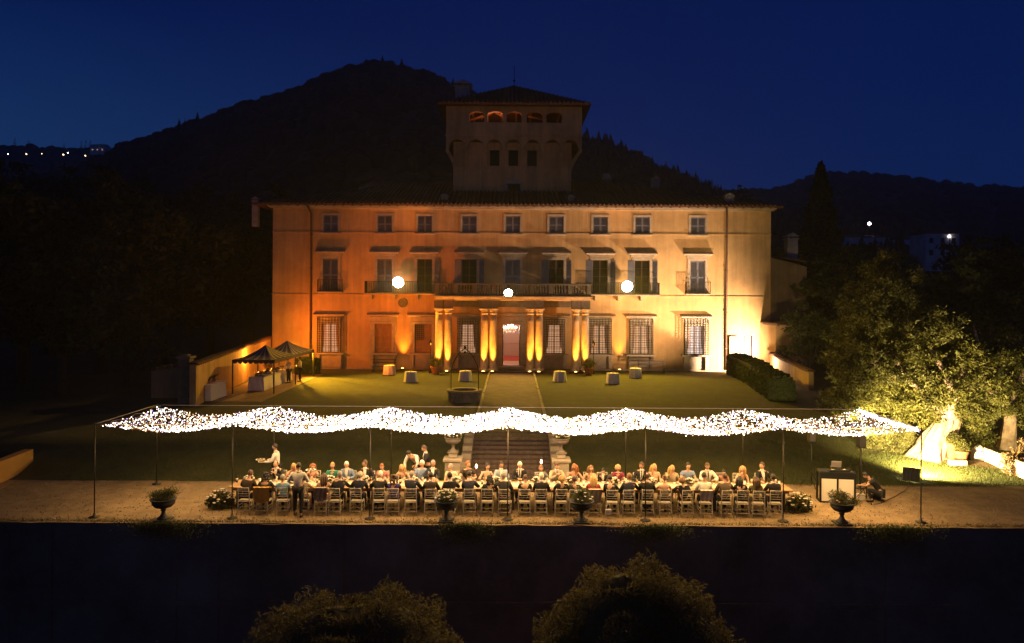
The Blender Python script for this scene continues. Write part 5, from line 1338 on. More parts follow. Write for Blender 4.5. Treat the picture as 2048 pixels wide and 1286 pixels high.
for pts_, rr in (([(.8, .1, 2.0), (1.2, .2, 3.2), (1.7, .4, 4.4), (1.6, .3, 5.6)], [.36, .25, .17, .07]), ([(.6, .1, 1.6), (.3, .3, 2.6), (-.8, .4, 3.6), (-1.6, .5, 5.0)], [.32, .22, .15, .06]), ([(.75, .1, 2.0), (.9, -.3, 3.0), (.2, -.4, 4.4), (-.3, -.2, 5.4)], [.26, .18, .12, .05]),
                 ([(1.2, .2, 3.1), (2.2, .1, 3.6), (2.9, -.1, 3.0)], [.16, .11, .05]), ([(-.8, .4, 3.6), (-2.0, .2, 4.1), (-2.8, 0, 4.6)], [.12, .08, .03]), ([(1.7, .4, 4.4), (2.3, .3, 5.3), (2.0, .2, 6.2)], [.12, .08, .03])):
    MB().tube(pts_, rr, 8).build('limb', trunkm, t1)
crown('crown', [(-2.9, .6, 4.2, 1.5, 1.5, 1.5), (-1.9, .8, 5.6, 1.5, 1.4, 1.6), (-2.4, 1.0, 7.0, 1.2, 1.2, 1.3), (-1.4, .8, 3.0, 1.3, 1.2, 1.0), (.6, .8, 4.4, 1.1, 1.1, .9), (1.4, .9, 5.4, 1.3, 1.2, 1.0), (2.2, .6, 4.4, 1.2, 1.2, 1.0), (1.0, -.2, 2.7, 1.0, .9, .8), (2.0, .2, 2.3, 1.1, 1.0, 1.0), (-.3, .3, 2.3, 1.2, 1.0, .8), (-3.4, .8, 2.6, 1.2, 1.2, .9), (-1.2, -.7, 4.2, 1.2, .7, 1.1), (.2, -.8, 3.6, 1.0, .6, .9), (1.3, -.6, 4.6, 1.0, .6, 1.1), (2.4, -.6, 3.2, .9, .6, .8), (.0, -.2, 5.9, 1.2, .9, .8), (-.6, -.6, 2.8, .9, .6, .6)], 64000, .080, olivem, t1, .34, .25)
t2 = thing('olive_tree', 'olive tree with spreading crown at the right edge behind the garden wall', 'tree', PX(2010, 905, 34.5)+Vector((.6, .8, -.1)))
gnarl([(0, 0, -.2), (.05, 0, .5), (.2, .1, 1.4), (.1, .1, 2.4)], [.5, .36, .3, .2], 12, 2).build('trunk', trunkm, t2)
for pts_, rr in (([(.1, .1, 2.2), (.8, .2, 3.4), (1.2, .3, 4.8)], [.2, .14, .05]), ([(.1, .1, 2.0), (-.9, 0, 3.2), (-1.6, .2, 4.2)], [.2, .13, .05])): MB().tube(pts_, rr, 8).build('limb', trunkm, t2)
crown('crown', [(-.9, .2, 4.0, 1.2, 1.2, 1.1), (.6, .3, 4.6, 1.3, 1.2, 1.2), (1.6, .2, 3.4, 1.2, 1.2, 1.2), (0, .2, 2.8, 1.2, 1.1, .9), (1.3, -.1, 2.0, 1.1, 1.0, .9), (-.8, -.2, 2.0, .8, .8, .7), (2.4, .4, 4.6, 1.3, 1.2, 1.4)], 26000, .072, olivem, t2, .34, .25)
# a third, behind, its tip rising highest
t3 = thing('olive_tree', 'tall bushy tree with pointed top behind the string lights right end', 'tree', PX(1745, 850, 38.5)+Vector((0, 0, -.6)))
crown('crown', [(-.2, 0, 3.0, 1.9, 1.6, 1.6), (1.2, .2, 4.4, 1.8, 1.5, 1.7), (-.9, .2, 4.8, 1.5, 1.4, 1.4), (.2, .3, 6.2, 1.5, 1.3, 1.5), (1.5, .2, 7.4, 1.2, 1.1, 1.2), (2.6, 0, 5.0, 1.4, 1.3, 1.6), (.6, .2, 8.6, .9, .9, .9), (2.0, .2, 2.4, 1.8, 1.4, 1.3)], 34000, .095, olivem, t3, .34, .3)
MB().tube([(0, .1, -.4), (.2, .1, 2), (.4, .2, 5), (.8, .2, 8)], [.3, .24, .14, .04], 8).build('trunk', barkm, t3)
# low pale shrub lit beside the trunk
def shrub(name, lab, loc, lobes, n, size, mt, cat='shrub', stem=True, aspect=.4, group=None):
    t = thing(name, lab, cat, loc, 0, group); crown('foliage', lobes, n, size, mt, t, aspect, .4)
    m = MB()
    for k in range(6):
        a = k*1.05; m.tube([(0, 0, -.1), (math.cos(a)*.15, math.sin(a)*.15, .3), (math.cos(a)*.5*lobes[0][3]*.6, math.sin(a)*.3, lobes[0][2])], [.02, .015, .006], 4)
    m.build('stem', barkm, t); return t
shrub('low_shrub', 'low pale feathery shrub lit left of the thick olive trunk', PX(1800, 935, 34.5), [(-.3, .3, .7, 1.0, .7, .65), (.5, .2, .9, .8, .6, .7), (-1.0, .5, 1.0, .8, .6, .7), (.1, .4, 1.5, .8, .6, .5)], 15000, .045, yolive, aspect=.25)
shrub('low_shrub', 'dry pinkish shrub at the right edge past the white wall', PX(2030, 955, 31.0), [(0, 0, .5, .55, .45, .55), (.5, .2, .8, .6, .5, .6)], 6000, .05, mat('dry_shrub_foliage', (.26, .16, .09), .8, color2=(.12, .09, .04), vscale=2))
shrub('low_shrub', 'yellow-green shrub above the terracotta pots', PX(1925, 905, 34.8), [(0, .3, 1.0, 1.0, .7, .7), (.9, .3, .8, .8, .6, .7)], 9000, .06, olivem)

# soil bed and white wall at right
m = MB()
for k in range(10):
    xa = 19.0+k*.8; ya = 33.2-.62*k*.55; m.add([(xa, ya-.75, gzf(xa, max(29.5, ya-.75))+.01), (xa+.8, ya-.34-.75, gzf(xa+.8, max(29.5, ya-.34-.75))+.01), (xa+.8, ya-.34+.3, gzf(xa, max(29.5, ya))+.06), (xa, ya+.3, gzf(xa, max(29.5, ya))+.06)], [(0,1,2,3)])
struct(m.build('soil_bed', mat('brown_soil', (.16, .09, .045), .95, vary=.3, vscale=3, bump=.6)))
ww = thing('garden_wall', 'low white rendered wall brightly lit beside the olive trees at the right edge', 'wall', (0, 0, 0))
a, b = PX(1968, 925, 33.0), PX(2075, 975, 29.5)
m = MB(); m.add([(a.x, a.y, -.05), (b.x, b.y, -.05), (b.x, b.y, .62), (a.x, a.y, .72), (a.x+.25, a.y+.3, -.05), (b.x+.25, b.y+.3, -.05), (b.x+.25, b.y+.3, .62), (a.x+.25, a.y+.3, .72)], [(0,1,2,3), (3,2,6,7), (0,3,7,4), (1,5,6,2), (4,7,6,5)])
m.build('render', mat('white_render', (.75, .68, .58), .9, vary=.1, vscale=1.5, bump=.3), ww)
m = MB()
m.add([(a.x-.03, a.y-.05, .725), (b.x-.03, b.y-.05, .625), (b.x+.3, b.y+.33, .625), (a.x+.3, a.y+.33, .725), (a.x-.03, a.y-.05, .78), (b.x-.03, b.y-.05, .68), (b.x+.3, b.y+.33, .68), (a.x+.3, a.y+.33, .78)], [(0,1,5,4), (4,5,6,7), (0,4,7,3)]); m.build('coping', palest, ww)
terra = mat('terracotta', (.42, .15, .07), .8, vary=.2, vscale=5)
def pot(loc, lab, r_=.28, h=.5, cat='plant pot', foliage=True, group=None, mt=None):
    t = thing('terracotta_pot', lab, cat, loc, 0, group)
    MB().lathe([(r_*.62, 0), (r_*.8, h*.4), (r_*.95, h*.8), (r_*1.08, h*.82), (r_*1.08, h), (r_*.9, h), (r_*.85, h*.85), (.01, h*.84)], 16).build('pot', mt or terra, t)
    if foliage:
        crown('foliage', [(0, 0, h+r_*.7, r_*1.25, r_*1.25, r_*1.0)], 1400, .05, olivem, t)
    return t
pot(PX(1904, 924, 33.2), 'taller terracotta pot beside the olive trunk, half hidden by foliage', .26, .85, group='terracotta pots beside the olive trunk')
pot(PX(1923, 929, 32.8), 'squat terracotta pot in front, right of the taller one', .27, .60, group='terracotta pots beside the olive trunk')
t = thing('stone_trough', 'small grey stone trough between pots and soil at the olive trunk', 'trough', PX(1915, 931, 32.3))
m = MB(); m.bev(-.35, .35, -.12, .12, 0, .24, .03); m.build('trough', stone, t)
t = thing('sack', 'bulging white sack with a violet printed mark by the lit wall', 'sack', PX(1957, 927, 33.2)+Vector((0, 0, -.05)))
MB().lathe([(.22, 0), (.31, .15), (.33, .42), (.27, .68), (.14, .84), (.02, .9)], 14, sy=.7).build('sack', mat('white_woven_plastic', (.72, .68, .66), .7, bump=.3, bscale=14), t)
m = MB()
for k in range(4): m.bev(-.11+.02*k, .04+.015*k, -.245, -.225, .60-.09*k, .66-.09*k, .005)
m.build('printed_mark', mat('violet_print', (.12, .08, .45), .6), t)
t = flood(PX(1823, 968, 29.9)+Vector((0, 0, .36)), 'black floodlight on the grass aimed away at the olive tree', None, .62, .52, 28, R(180-32), mt=mat('tree_lamp_lens', (1, .9, .7), .3, emit=(1, .85, .6), estr=12, sample=False), rnd_lens=False)

# hedges
hedgem = mat('clipped_hedge_foliage', (.055, .075, .02), .8, color2=(.035, .05, .015), vscale=1.3, transl=0.25)
def hedge(lab, path, w, top, n, size=.075):
    t = thing('clipped_hedge', lab, 'hedge'); c = []
    for k in range(n):
        q = rnd.random()*(len(path)-1); i = int(q); f = q-i; a, b = Vector(path[i]), Vector(path[i+1]); p = a.lerp(b, f); d = (b-a).normalized(); nrm = Vector((-d.y, d.x, 0))
        z0_ = gzf(p.x, p.y); H = top(q/(len(path)-1))-z0_; e_ = min(1.0, 1.0)
        face = rnd.random()
        rnd2 = rnd.uniform(-1, 1)
        if face < .35: s_, zz = rnd2, 1.0
        else: s_, zz = (1 if rnd.random() < .5 else -1), rnd.random()
        k2 = .25*(zz > .85)*abs(s_); bump_ = .05*math.sin(p.x*5+zz*7)+.05*math.sin(p.y*4+zz*3)
        pos = p+nrm*(s_*w/2*(1-k2)+bump_*.7); c.append((pos.x+rnd.gauss(0, .03), pos.y+rnd.gauss(0, .03), z0_+H*zz*(1-.04*abs(s_))+bump_+rnd.gauss(0, .03)))
    for e_, (p, q) in enumerate(((path[0], path[1]), (path[-1], path[-2]))):
        for k in range(n//10):
            a = Vector(p); d = (a-Vector(q)).normalized(); nrm = Vector((-d.y, d.x, 0)); s_ = rnd.uniform(-1, 1); z0_ = gzf(a.x, a.y); H = top(e_)-z0_; zz = rnd.random()
            pos = a+nrm*s_*w/2+d*(.25*math.sqrt(max(0, 1-s_*s_))); c.append((pos.x, pos.y, z0_+H*zz*(1-.1*abs(s_))))
    V, F = leaves(c, NR.uniform(size*.6, size*1.3, len(c)), .6); link('foliage', np_mesh('foliage', V, F, hedgem), t)
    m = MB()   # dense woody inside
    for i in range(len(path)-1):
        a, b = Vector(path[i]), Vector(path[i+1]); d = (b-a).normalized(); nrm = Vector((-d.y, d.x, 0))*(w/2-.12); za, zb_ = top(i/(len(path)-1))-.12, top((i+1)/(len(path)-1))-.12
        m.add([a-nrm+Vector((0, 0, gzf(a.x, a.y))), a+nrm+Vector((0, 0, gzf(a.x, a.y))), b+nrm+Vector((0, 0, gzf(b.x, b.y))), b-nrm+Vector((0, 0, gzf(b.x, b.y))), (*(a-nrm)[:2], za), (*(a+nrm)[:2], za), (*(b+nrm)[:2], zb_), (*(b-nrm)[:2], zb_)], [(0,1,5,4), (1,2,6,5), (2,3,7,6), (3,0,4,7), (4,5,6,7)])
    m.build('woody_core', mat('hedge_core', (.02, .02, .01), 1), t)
    return t
hedge('dark clipped hedge running forward from the bright right end of the facade', [(18.0, 60.1, 0), (17.6, 53.5, 0), (16.9, 48.5, 0), (16.4, 45.5, 0)], 1.5, lambda t: 2.75-.35*t, 30000)
hedge('short clipped hedge between the buffet gazebo and the left facade window', [(-16.6, 58.6, 0), (-15.3, 58.6, 0)], 1.5, lambda t: 2.35, 8000)
# right garden wall, ochre
def stucco_wall(lab, a, b, za, zb_, z0_, th=.35, coping=True, mt=None, cop=None):
    t = thing('garden_wall', lab, 'wall'); a, b = Vector(a), Vector(b); d = (b-a).normalized(); nr = Vector((-d.y, d.x, 0))*th; m = MB()
    m.add([(a.x,a.y,z0_[0]),(b.x,b.y,z0_[1]),(b.x,b.y,zb_),(a.x,a.y,za),(a.x+nr.x,a.y+nr.y,z0_[0]),(b.x+nr.x,b.y+nr.y,z0_[1]),(b.x+nr.x,b.y+nr.y,zb_),(a.x+nr.x,a.y+nr.y,za)], [(0,1,2,3),(1,5,6,2),(5,4,7,6),(4,0,3,7),(3,2,6,7)])
    m.build('wall', mt or stucco2, t)
    L = (b-a).length; n_ = int(L/.42)
    if coping:
        nn = Vector((-d.y, d.x, 0))
        me = MB().tube([(-.02, -.12-.02, -.03), (-.02, th/2, .10), (-.02, th+.14, -.03)], .11, 6, flat=.7).mesh('coping_tile', cop or tile)
        for k in range(n_):
            f = (k+.5)/n_; p = a.lerp(b, f); o = link('coping_tile', me, t, (p.x, p.y, za+(zb_-za)*f+.05+rnd.uniform(-.01, .01)), math.atan2(d.y, d.x))
            o.scale = (L/n_/.22*.98*.5+.45, 1, 1)
    return t
stucco_wall('ochre garden wall with tiled coping running from the villa corner past the gazebo', (-17.75, 42.2, 0), (-20.0, 62.4, 0), 3.3, 3.65, (.9, 1.0), .35)
stucco_wall('short detached stretch of ochre wall left of the dark gate pillar', PX(303, 782, 45.2).to_2d().to_3d(), PX(360, 780, 45.2).to_2d().to_3d(), 2.65, 2.95, (.9, .9), .3, coping=True)
stucco_wall('low ochre parapet wall at the far left end of the terrace', (-19.55, 27.5, 0), (-19.75, 31.0, 0), .80, .86, (-.05, -.05), .35, coping=False, mt=mat('deep_ochre_stucco', (.42, .22, .06), .9, vary=.15, vscale=1))
stucco_wall('ochre garden wall dropping from the annex behind the right hedge', (20.9, 60.8, 0), (20.2, 51.0, 0), 2.7, 2.25, (.9, .9), .35)
gp = thing('gate_pillar', 'dark stone gate pillar between the two ochre wall stretches at left', 'pillar', (PX(372, 770, 43.5).x, 43.5, .95))
MB().bev(-.32, .32, -.32, .32, 0, 2.6, .03).build('shaft', darkst, gp); MB().bev(-.42, .42, -.42, .42, 2.605, 2.75, .03).build('cap', darkst, gp); MB().bev(-.2, .2, -.2, .2, 2.755, 2.85, .03).build('finial', darkst, gp)
# climbing branch on the lean-to
t = thing('climbing_plant', 'leafy climber branch against the bright lean-to wall', 'climber', (20.9, 60.3, 1.0))
MB().tube([(.9, 0, 0), (.75, -.1, 1.0), (.6, -.1, 1.6), (.0, -.3, 1.9)], [.05, .04, .03, .01], 6).build('stem', barkm, t); crown('foliage', [(.95, 0, 1.9, .45, .3, .6), (.5, -.1, 1.75, .4, .2, .3), (1.1, 0, 1.0, .5, .35, .6)], 1500, .07, leafm, t)

# big round bushes in the lower garden, in front of the terrace wall
bushm = mat('fine_bush_foliage', (.20, .17, .06), .85, color2=(.13, .105, .04), vscale=1.0, transl=0.45)
def big_bush(lab, px, ptop, Y, rx_, hz, lobes, n):
    p = PX(px, ptop, Y); t = thing('round_tree', lab, 'tree', (p.x, Y, -6.6), 0); top = p.z+6.6
    L = [(a*rx_, b*rx_, top-hz+c*hz, d*rx_, d*rx_*.9, e_*hz) for a, b, c, d, e_ in lobes]
    crown('crown', L, n, .085, bushm, t, .22, .80, clump=False)
    core = MB()
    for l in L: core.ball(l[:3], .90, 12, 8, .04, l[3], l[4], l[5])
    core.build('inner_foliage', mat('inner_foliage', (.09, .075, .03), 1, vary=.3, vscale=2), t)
    MB().tube([(0, 0, -.1), (.1, 0, top*.35), (0, .1, top*.6)], [.28, .22, .15], 8).build('trunk', barkm, t)
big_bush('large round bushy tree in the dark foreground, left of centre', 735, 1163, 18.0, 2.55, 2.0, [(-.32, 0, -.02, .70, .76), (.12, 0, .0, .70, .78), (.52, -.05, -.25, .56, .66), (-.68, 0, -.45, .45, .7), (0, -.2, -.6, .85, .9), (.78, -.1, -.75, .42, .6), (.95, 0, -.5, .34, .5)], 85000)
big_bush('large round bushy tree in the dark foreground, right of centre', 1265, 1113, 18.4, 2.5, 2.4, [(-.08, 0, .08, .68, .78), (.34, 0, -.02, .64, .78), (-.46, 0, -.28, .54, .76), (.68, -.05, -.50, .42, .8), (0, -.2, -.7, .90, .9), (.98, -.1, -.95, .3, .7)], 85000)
def trailing(px, w, lab):
    p = PX(px, 1050, 24.0); t = thing('trailing_plant', lab, 'plant', (p.x, 23.95, 0)); n_ = 2200
    x = NR.normal(size=n_)*w*.42; z = .08-np.abs(NR.normal(size=n_))*.24; y = -.06-NR.rand(n_)*.16
    V, F = leaves(np.stack([x, y, z], 1), NR.uniform(.02, .05, n_), .4); link('foliage', np_mesh('foliage', V, F, leafm), t)
    MB().tube([(0, .05, 0), (.1, -.08, .03), (.2, -.1, -.4)], [.02, .015, .006], 5).build('stem', barkm, t)
trailing(330, 1.4, 'sparse green plant trailing over the terrace edge below the leftmost urn')
trailing(1790, 1.3, 'sparse green plant trailing over the terrace edge near the right end')
trailing(930, 1.0, 'green plant trailing over the terrace edge right of the pale-flowered urn')
trailing(1312, 1.2, 'green plant trailing over the terrace edge right of centre')

# ================================================================ THINGS ON THE TERRACE
china = mat('white_china', (.80, .76, .68), .3); clear = mat('clear_glass', (.85, .83, .78), .08, spec=.8); clear.node_tree.nodes['Principled BSDF'].inputs['Alpha'].default_value = .38
silver = mat('silverware', (.6, .55, .5), .25, metal=.9); food = mat('plated_food', (.40, .17, .06), .7, color2=(.12, .15, .03), vscale=40)
plate0 = None; gl0 = None
for row, seats, y in ((0, seatF, 25.72), (1, seatB, 26.33)):
    for k, x in enumerate(seats):
        if abs(x) > 9.45: x = math.copysign(9.4, x)
        side = 'near' if row == 0 else 'far'
        lab = 'white dinner plate with food, %s from the left on the %s side of the table' % (ordn(k), side)
        if plate0 is None:
            plate0 = thing('dinner_plate', lab, 'plate', (x, y, tz+.003), 0, 'dinner plates on the long table')
            MB().lathe([(.07, 0), (.085, .006), (.135, .018), (.137, .021), (.085, .010), (.01, .008)], 18).build('plate', china, plate0)
            m = MB(); m.ball((.01, 0, .022), .05, 8, 5, .15, 1, 1, .5); m.ball((-.045, .02, .018), .03, 7, 4, .15, 1, 1, .6); m.build('food', food, plate0)
        else: dup(plate0, (x, y, tz+.003), rnd.uniform(0, 6), lab)
        lab = 'stemmed wine glass at the %s seat from the left, %s side of the table' % (ordn(k), side)
        gx, gy = x+.17, y+(.13 if row == 0 else -.13)
        if gl0 is None:
            gl0 = thing('wine_glass', lab, 'glass', (gx, gy, tz+.003), 0, 'wine glasses on the long table')
            MB().lathe([(.034, 0), (.034, .003), (.006, .008), (.005, .09), (.02, .105), (.038, .14), (.040, .17), (.032, .21)], 10).build('bowl', clear, gl0)
            MB().lathe([(.018, .108), (.036, .14), (.037, .155), (.01, .156)], 10).build('wine', mat('white_wine', (.75, .55, .2), .1), gl0)
        else: dup(gl0, (gx, gy, tz+.003), 0, lab)
# napkins, bottles, candles, flowers
nap = [-9.1, -7.6, -6.3, -5.05, -3.4, -1.9, -.55, .9, 2.1, 3.6, 4.9, 6.2, 7.7, 8.9]
bm0 = mat('dark_bottle_glass', (.02, .03, .012), .12); lbl = mat('paper_label', (.7, .65, .55), .8)
wb = None; cd0 = None; fl0 = None
petal = mat('pale_rose_petal', (.78, .58, .42), .7, vary=.15, vscale=12); petw = mat('white_petal', (.80, .74, .62), .7); petp = mat('peach_petal', (.72, .38, .24), .7)
flame = mat('candle_flame', (1, .7, .3), .5, emit=(1, .55, .2), estr=12, sample=False); wax = mat('candle_wax', (.78, .70, .55), .5)
def flowers(par, c, r_, n, hz=.6, leaf=True, mts=None, fs=.035):
    """countless small blooms over leaves"""
    V, F = leaves(crown_pts([(c[0], c[1], c[2], r_, r_, r_*hz)], int(n*14), .4), NR.uniform(.018, .05, int(n*14))*(r_/.25)**.35, .4)
    if leaf: link('leaves', np_mesh('leaves', V, F, leafm), par)
    for mt, q, nm in (mts or ((petal, .5, 'rose'), (petw, .5, 'white_bloom'))):
        m = MB()
        for k in range(max(1, int(n*q))):
            a = rnd.uniform(0, 6.28); t = rnd.uniform(-.1, 1); rr = math.sqrt(max(0, 1-t*t))
            p = (c[0]+math.cos(a)*rr*r_, c[1]+math.sin(a)*rr*r_, c[2]+t*r_*hz); s_ = fs*rnd.uniform(.7, 1.3)
            m.lathe([(s_*.3, -s_*.5), (s_*.9, -s_*.1), (s_, s_*.35), (s_*.55, s_*.3), (s_*.5, s_*.5), (s_*.1, s_*.55)], 6, p)
        o = m.build(nm, mt, par); stuff(o)
for k, x in enumerate(nap):
    lab = 'low bowl of pale roses, %s from the left along the middle of the table' % ordn(k)
    if k < 12:
        if fl0 is None:
            fl0 = thing('flower_bowl', lab, 'flowers', (x, 26.03, tz+.008), 0, 'flower bowls along the middle of the table')
            MB().lathe([(.05, 0), (.10, .03), (.13, .09), (.12, .09), (.09, .04)], 12).build('bowl', stone, fl0); flowers(fl0, (0, 0, .14), .17, 26, .75)
        else: dup(fl0, (x, 26.03+.03*math.sin(k), tz+.008), k, lab)
    lab = 'lit candle in glass, %s from the left along the middle of the table' % ordn(k)
    xc = x+.42
    if cd0 is None:
        cd0 = thing('candle', lab, 'candle', (xc, 26.0, tz+.008), 0, 'candles along the middle of the table')
        MB().lathe([(.03, 0), (.032, .10), (.005, .102)], 8).build('wax', wax, cd0); MB().lathe([(.002, .105), (.010, .115), (.006, .135), (.001, .15)], 6).build('flame', flame, cd0); MB().lathe([(.045, 0), (.05, .18)], 10).build('glass', clear, cd0)
    else: dup(cd0, (xc, 26.0+.08*math.cos(k*2), tz+.008), 0, lab)
    lab = 'dark wine bottle, %s from the left on the table' % ordn(k); xb = x-.45
    if k % 2 == 0:
        if wb is None:
            wb = thing('wine_bottle', lab, 'bottle', (xb, 26.15, tz+.008), 0, 'wine bottles on the table')
            MB().lathe([(.037, 0), (.038, .19), (.03, .22), (.014, .25), (.013, .30), (.016, .302), (.016, .31)], 10).build('bottle', bm0, wb); MB().lathe([(.0385, .06), (.0385, .15)], 10).build('label', lbl, wb)
        else: dup(wb, (xb, 26.15+.1*math.sin(k*3), tz+.008), 0, 'dark wine bottle, %s from the left on the table' % ordn(k//2))
# floral arrangements on the ground at both ends of the table
def ground_flowers(px, py, Y, lab, r_):
    p = PX(px, py, Y); t = thing('flower_arrangement', lab, 'flowers', (p.x, p.y, .02))
    V, F = leaves(crown_pts([(0, 0, r_*.7, r_, r_*.8, r_*.75), (r_*.6, .1, r_*.4, r_*.7, r_*.5, r_*.5), (-r_*.6, 0, r_*.45, r_*.6, r_*.5, r_*.5)], 2600, .25), NR.uniform(.03, .08, 2600), .3); V[:, 2] = np.maximum(V[:, 2], 0)
    link('leaves', np_mesh('leaves', V, F, olivem), t); flowers(t, (0, 0, r_*.7), r_*1.0, 30, .8, False, ((petal, .5, 'rose'), (petw, .7, 'white_bloom')), .045)
ground_flowers(440, 1018, 25.6, 'leafy white flower arrangement on the gravel at the left end of the table', .42)
ground_flowers(1597, 1020, 25.6, 'leafy flower arrangement on the gravel at the right end of the table', .42)

# urns
urnm = mat('dark_cast_iron_urn', (.022, .018, .015), .6, vary=.3, vscale=5)
def urn(loc, lab, fol, mt=urnm, s=1.0, group=None, blooms=None, cat='urn'):
    t = thing('garden_urn', lab, cat, loc, 0, group)
    m = MB(); m.bev(-.24*s, .24*s, -.24*s, .24*s, 0, .06*s, .01); m.build('plinth', mt, t)
    MB().lathe([(r_*s, z*s) for r_, z in ((.20, .062), (.19, .09), (.10, .16), (.065, .24), (.06, .30), (.10, .33), (.06, .36), (.12, .39), (.26, .44), (.345, .53), (.36, .60), (.34, .63), (.40, .67), (.42, .70), (.40, .71), (.32, .68), (.05, .66))], 20).build('bowl', mt, t)
    n_ = 2600; L = [(0, 0, .80*s, .36*s, .36*s, .20*s)]+fol
    V, F = leaves(crown_pts(L, n_, .2), NR.uniform(.015, .05, n_), .28); link('leaves', np_mesh('leaves', V, F, olivem if s < 1.2 else leafm), t)
    if blooms: flowers(t, (0, 0, .80*s), .36*s, blooms[0], .65, False, blooms[1], .035)
    return t
g = 'dark urns along the front edge of the terrace'
urn(PX(327, 1050, 24.25).xy.to_3d(), 'dark urn with wispy green plants, leftmost on the terrace edge', [(.22, 0, .92, .30, .2, .16), (-.25, 0, .82, .3, .2, .14)], group=g)
urn(PX(893, 1045, 24.3).xy.to_3d(), 'dark urn filled with pale flowers left of centre on the terrace edge', [], group=g, blooms=(70, ((petw, 1, 'white_bloom'),)))
urn(PX(1163, 1047, 24.3).xy.to_3d(), 'dark urn with mixed green leaves and blooms right of centre on the terrace edge', [(0, 0, .95, .26, .2, .2)], group=g, blooms=(22, ((petw, 1, 'white_bloom'),)))
urn(PX(1684, 1053, 24.3).xy.to_3d(), 'dark urn with sprawling green plants, rightmost on the terrace edge', [(-.15, 0, .92, .34, .2, .2), (.38, 0, .72, .24, .2, .16)], group=g, blooms=(8, ((petp, 1, 'peach_bloom'),)))
# stone pedestals with urns at the foot of the stair
for sx, px, w in ((-1, 908, 'left'), (1, 1124, 'right')):
    x = (px-1024)*29.0/FPX; t = thing('stone_pedestal', 'pale stone pedestal at the %s foot of the brick stair' % w, 'pedestal', (x, 29.0, 0))
    m = MB(); m.bev(-.36, .36, -.36, .36, 0, .16, .02); m.build('base', palest, t)
    MB().bev(-.29, .29, -.29, .29, .161, .93, .015).build('shaft', palest, t); MB().bev(-.36, .36, -.36, .36, .931, 1.06, .03).build('cap', palest, t); MB().bev(-.16, .16, -.16, .16, 1.061, 1.24, .03).build('block', palest, t)
    u = urn((x, 29.0, 1.245), 'stone urn of white flowers on the %s pedestal' % w, [(0, 0, .78, .42, .4, .22)], palest if False else darkst, .85, 'urns on the pedestals', (60, ((petw, .9, 'white_bloom'), (petal, .3, 'rose'))))
# lit lanterns on stakes behind the bridal couple
for px, py, w in ((953, 930, 'left'), (1083, 921, 'right')):
    p = PX(px, py, 28.3); t = thing('candle_lantern', 'glowing candle lantern on a thin stake, %s of the bridal couple' % w, 'lantern', (p.x, p.y, 0), 0, 'lanterns behind the bridal couple')
    m = MB(); m.tube([(0, 0, 0), (0, 0, p.z-.16)], .012, 6); m.lathe([(.09, 0), (.09, .015), (.012, .02)], 12); m.build('stake', polem, t)
    m = MB(); m.lathe([(.07, p.z-.16), (.07, p.z-.14)], 10)
    for k in range(4): a = k*PI/2+PI/4; m.tube([(math.cos(a)*.065, math.sin(a)*.065, p.z-.14), (math.cos(a)*.065, math.sin(a)*.065, p.z+.06)], .006, 4)
    m.lathe([(.085, p.z+.06), (.03, p.z+.12), (.01, p.z+.15)], 10); m.build('frame', polem, t)
    fm = mat('lantern_flame', (1, .7, .4), .5, emit=(1, .50, .36), estr=7, sample=False)
    MB().lathe([(.015, p.z-.12), (.045, p.z-.08), (.04, p.z-.02), (.008, p.z+.05)], 8).build('flame', fm, t)
    lamp('lantern_light', 'POINT', (p.x, p.y-.1, p.z), 5, (1, .5, .28), size=.05)

# ---- DJ booth, stands, crouching man
dj = thing('dj_booth', 'dark framed booth with three glowing white fabric panels at the right of the table', 'dj booth', (PX(1674, 990, 26.9).x, 27.0, 0), R(-9))
W_, D_, H_ = 1.16, .50, 1.08
m = MB()
for x in (-W_/2, 0, W_/2):
    m.box(x-.03, x+.03, -D_/2-.03, -D_/2+.03, 0, H_)
for x in (-W_/2, W_/2): m.box(x-.03, x+.03, D_/2-.03, D_/2+.03, 0, H_)
for z in (0.0, H_-.05):
    m.box(-W_/2+.031, -.031, -D_/2-.028, -D_/2+.028, z, z+.05); m.box(.031, W_/2-.031, -D_/2-.028, -D_/2+.028, z, z+.05)
    for x in (-W_/2, W_/2): m.box(x-.028, x+.028, -D_/2+.031, D_/2-.031, z, z+.05)
m.build('frame', housing, dj)
panel = mat('white_stretch_fabric', (.80, .72, .62), .8)
for a, b in ((-W_/2+.035, -.035), (.035, W_/2-.035)): MB().bev(a, b, -D_/2-.012, -D_/2+.012, .055, H_-.23, .003).build('panel', panel, dj)
MB().bev(W_/2-.012, W_/2+.012, -D_/2+.035, D_/2-.035, .055, H_-.08, .003).build('panel', panel, dj)
MB().bev(-W_/2+.035, W_/2-.035, -D_/2-.015, -D_/2+.015, H_-.225, H_-.055, .003).build('fascia', housing, dj)
MB().bev(-W_/2, W_/2, -D_/2, D_/2, H_, H_+.03, .005).build('tabletop', housing, dj)
c = dj.location; zt = H_+.03
t = thing('laptop', 'open grey laptop standing on the dark booth', 'laptop', (c.x-.02, c.y, zt+.12), R(170))
MB().bev(-.17, .17, -.12, .12, 0, .02, .005).build('keyboard', housing, t)
m = MB(); m.box(-.17, .17, -.01, .01, 0, .23, Matrix.Translation((0, .12, .02)) @ Matrix.Rotation(R(-15), 4, 'X')); m.build('screen', mat('grey_laptop_lid', (.30, .27, .27), .4, metal=.3), t)
t = thing('laptop_stand', 'black metal laptop stand on the booth', 'stand', (c.x-.02, c.y, zt)); m = MB(); m.bev(-.15, .15, -.1, .1, 0, .015, .004); m.box(-.13, -.11, -.08, .08, .015, .118); m.box(.11, .13, -.08, .08, .015, .118); m.build('frame', housing, t)
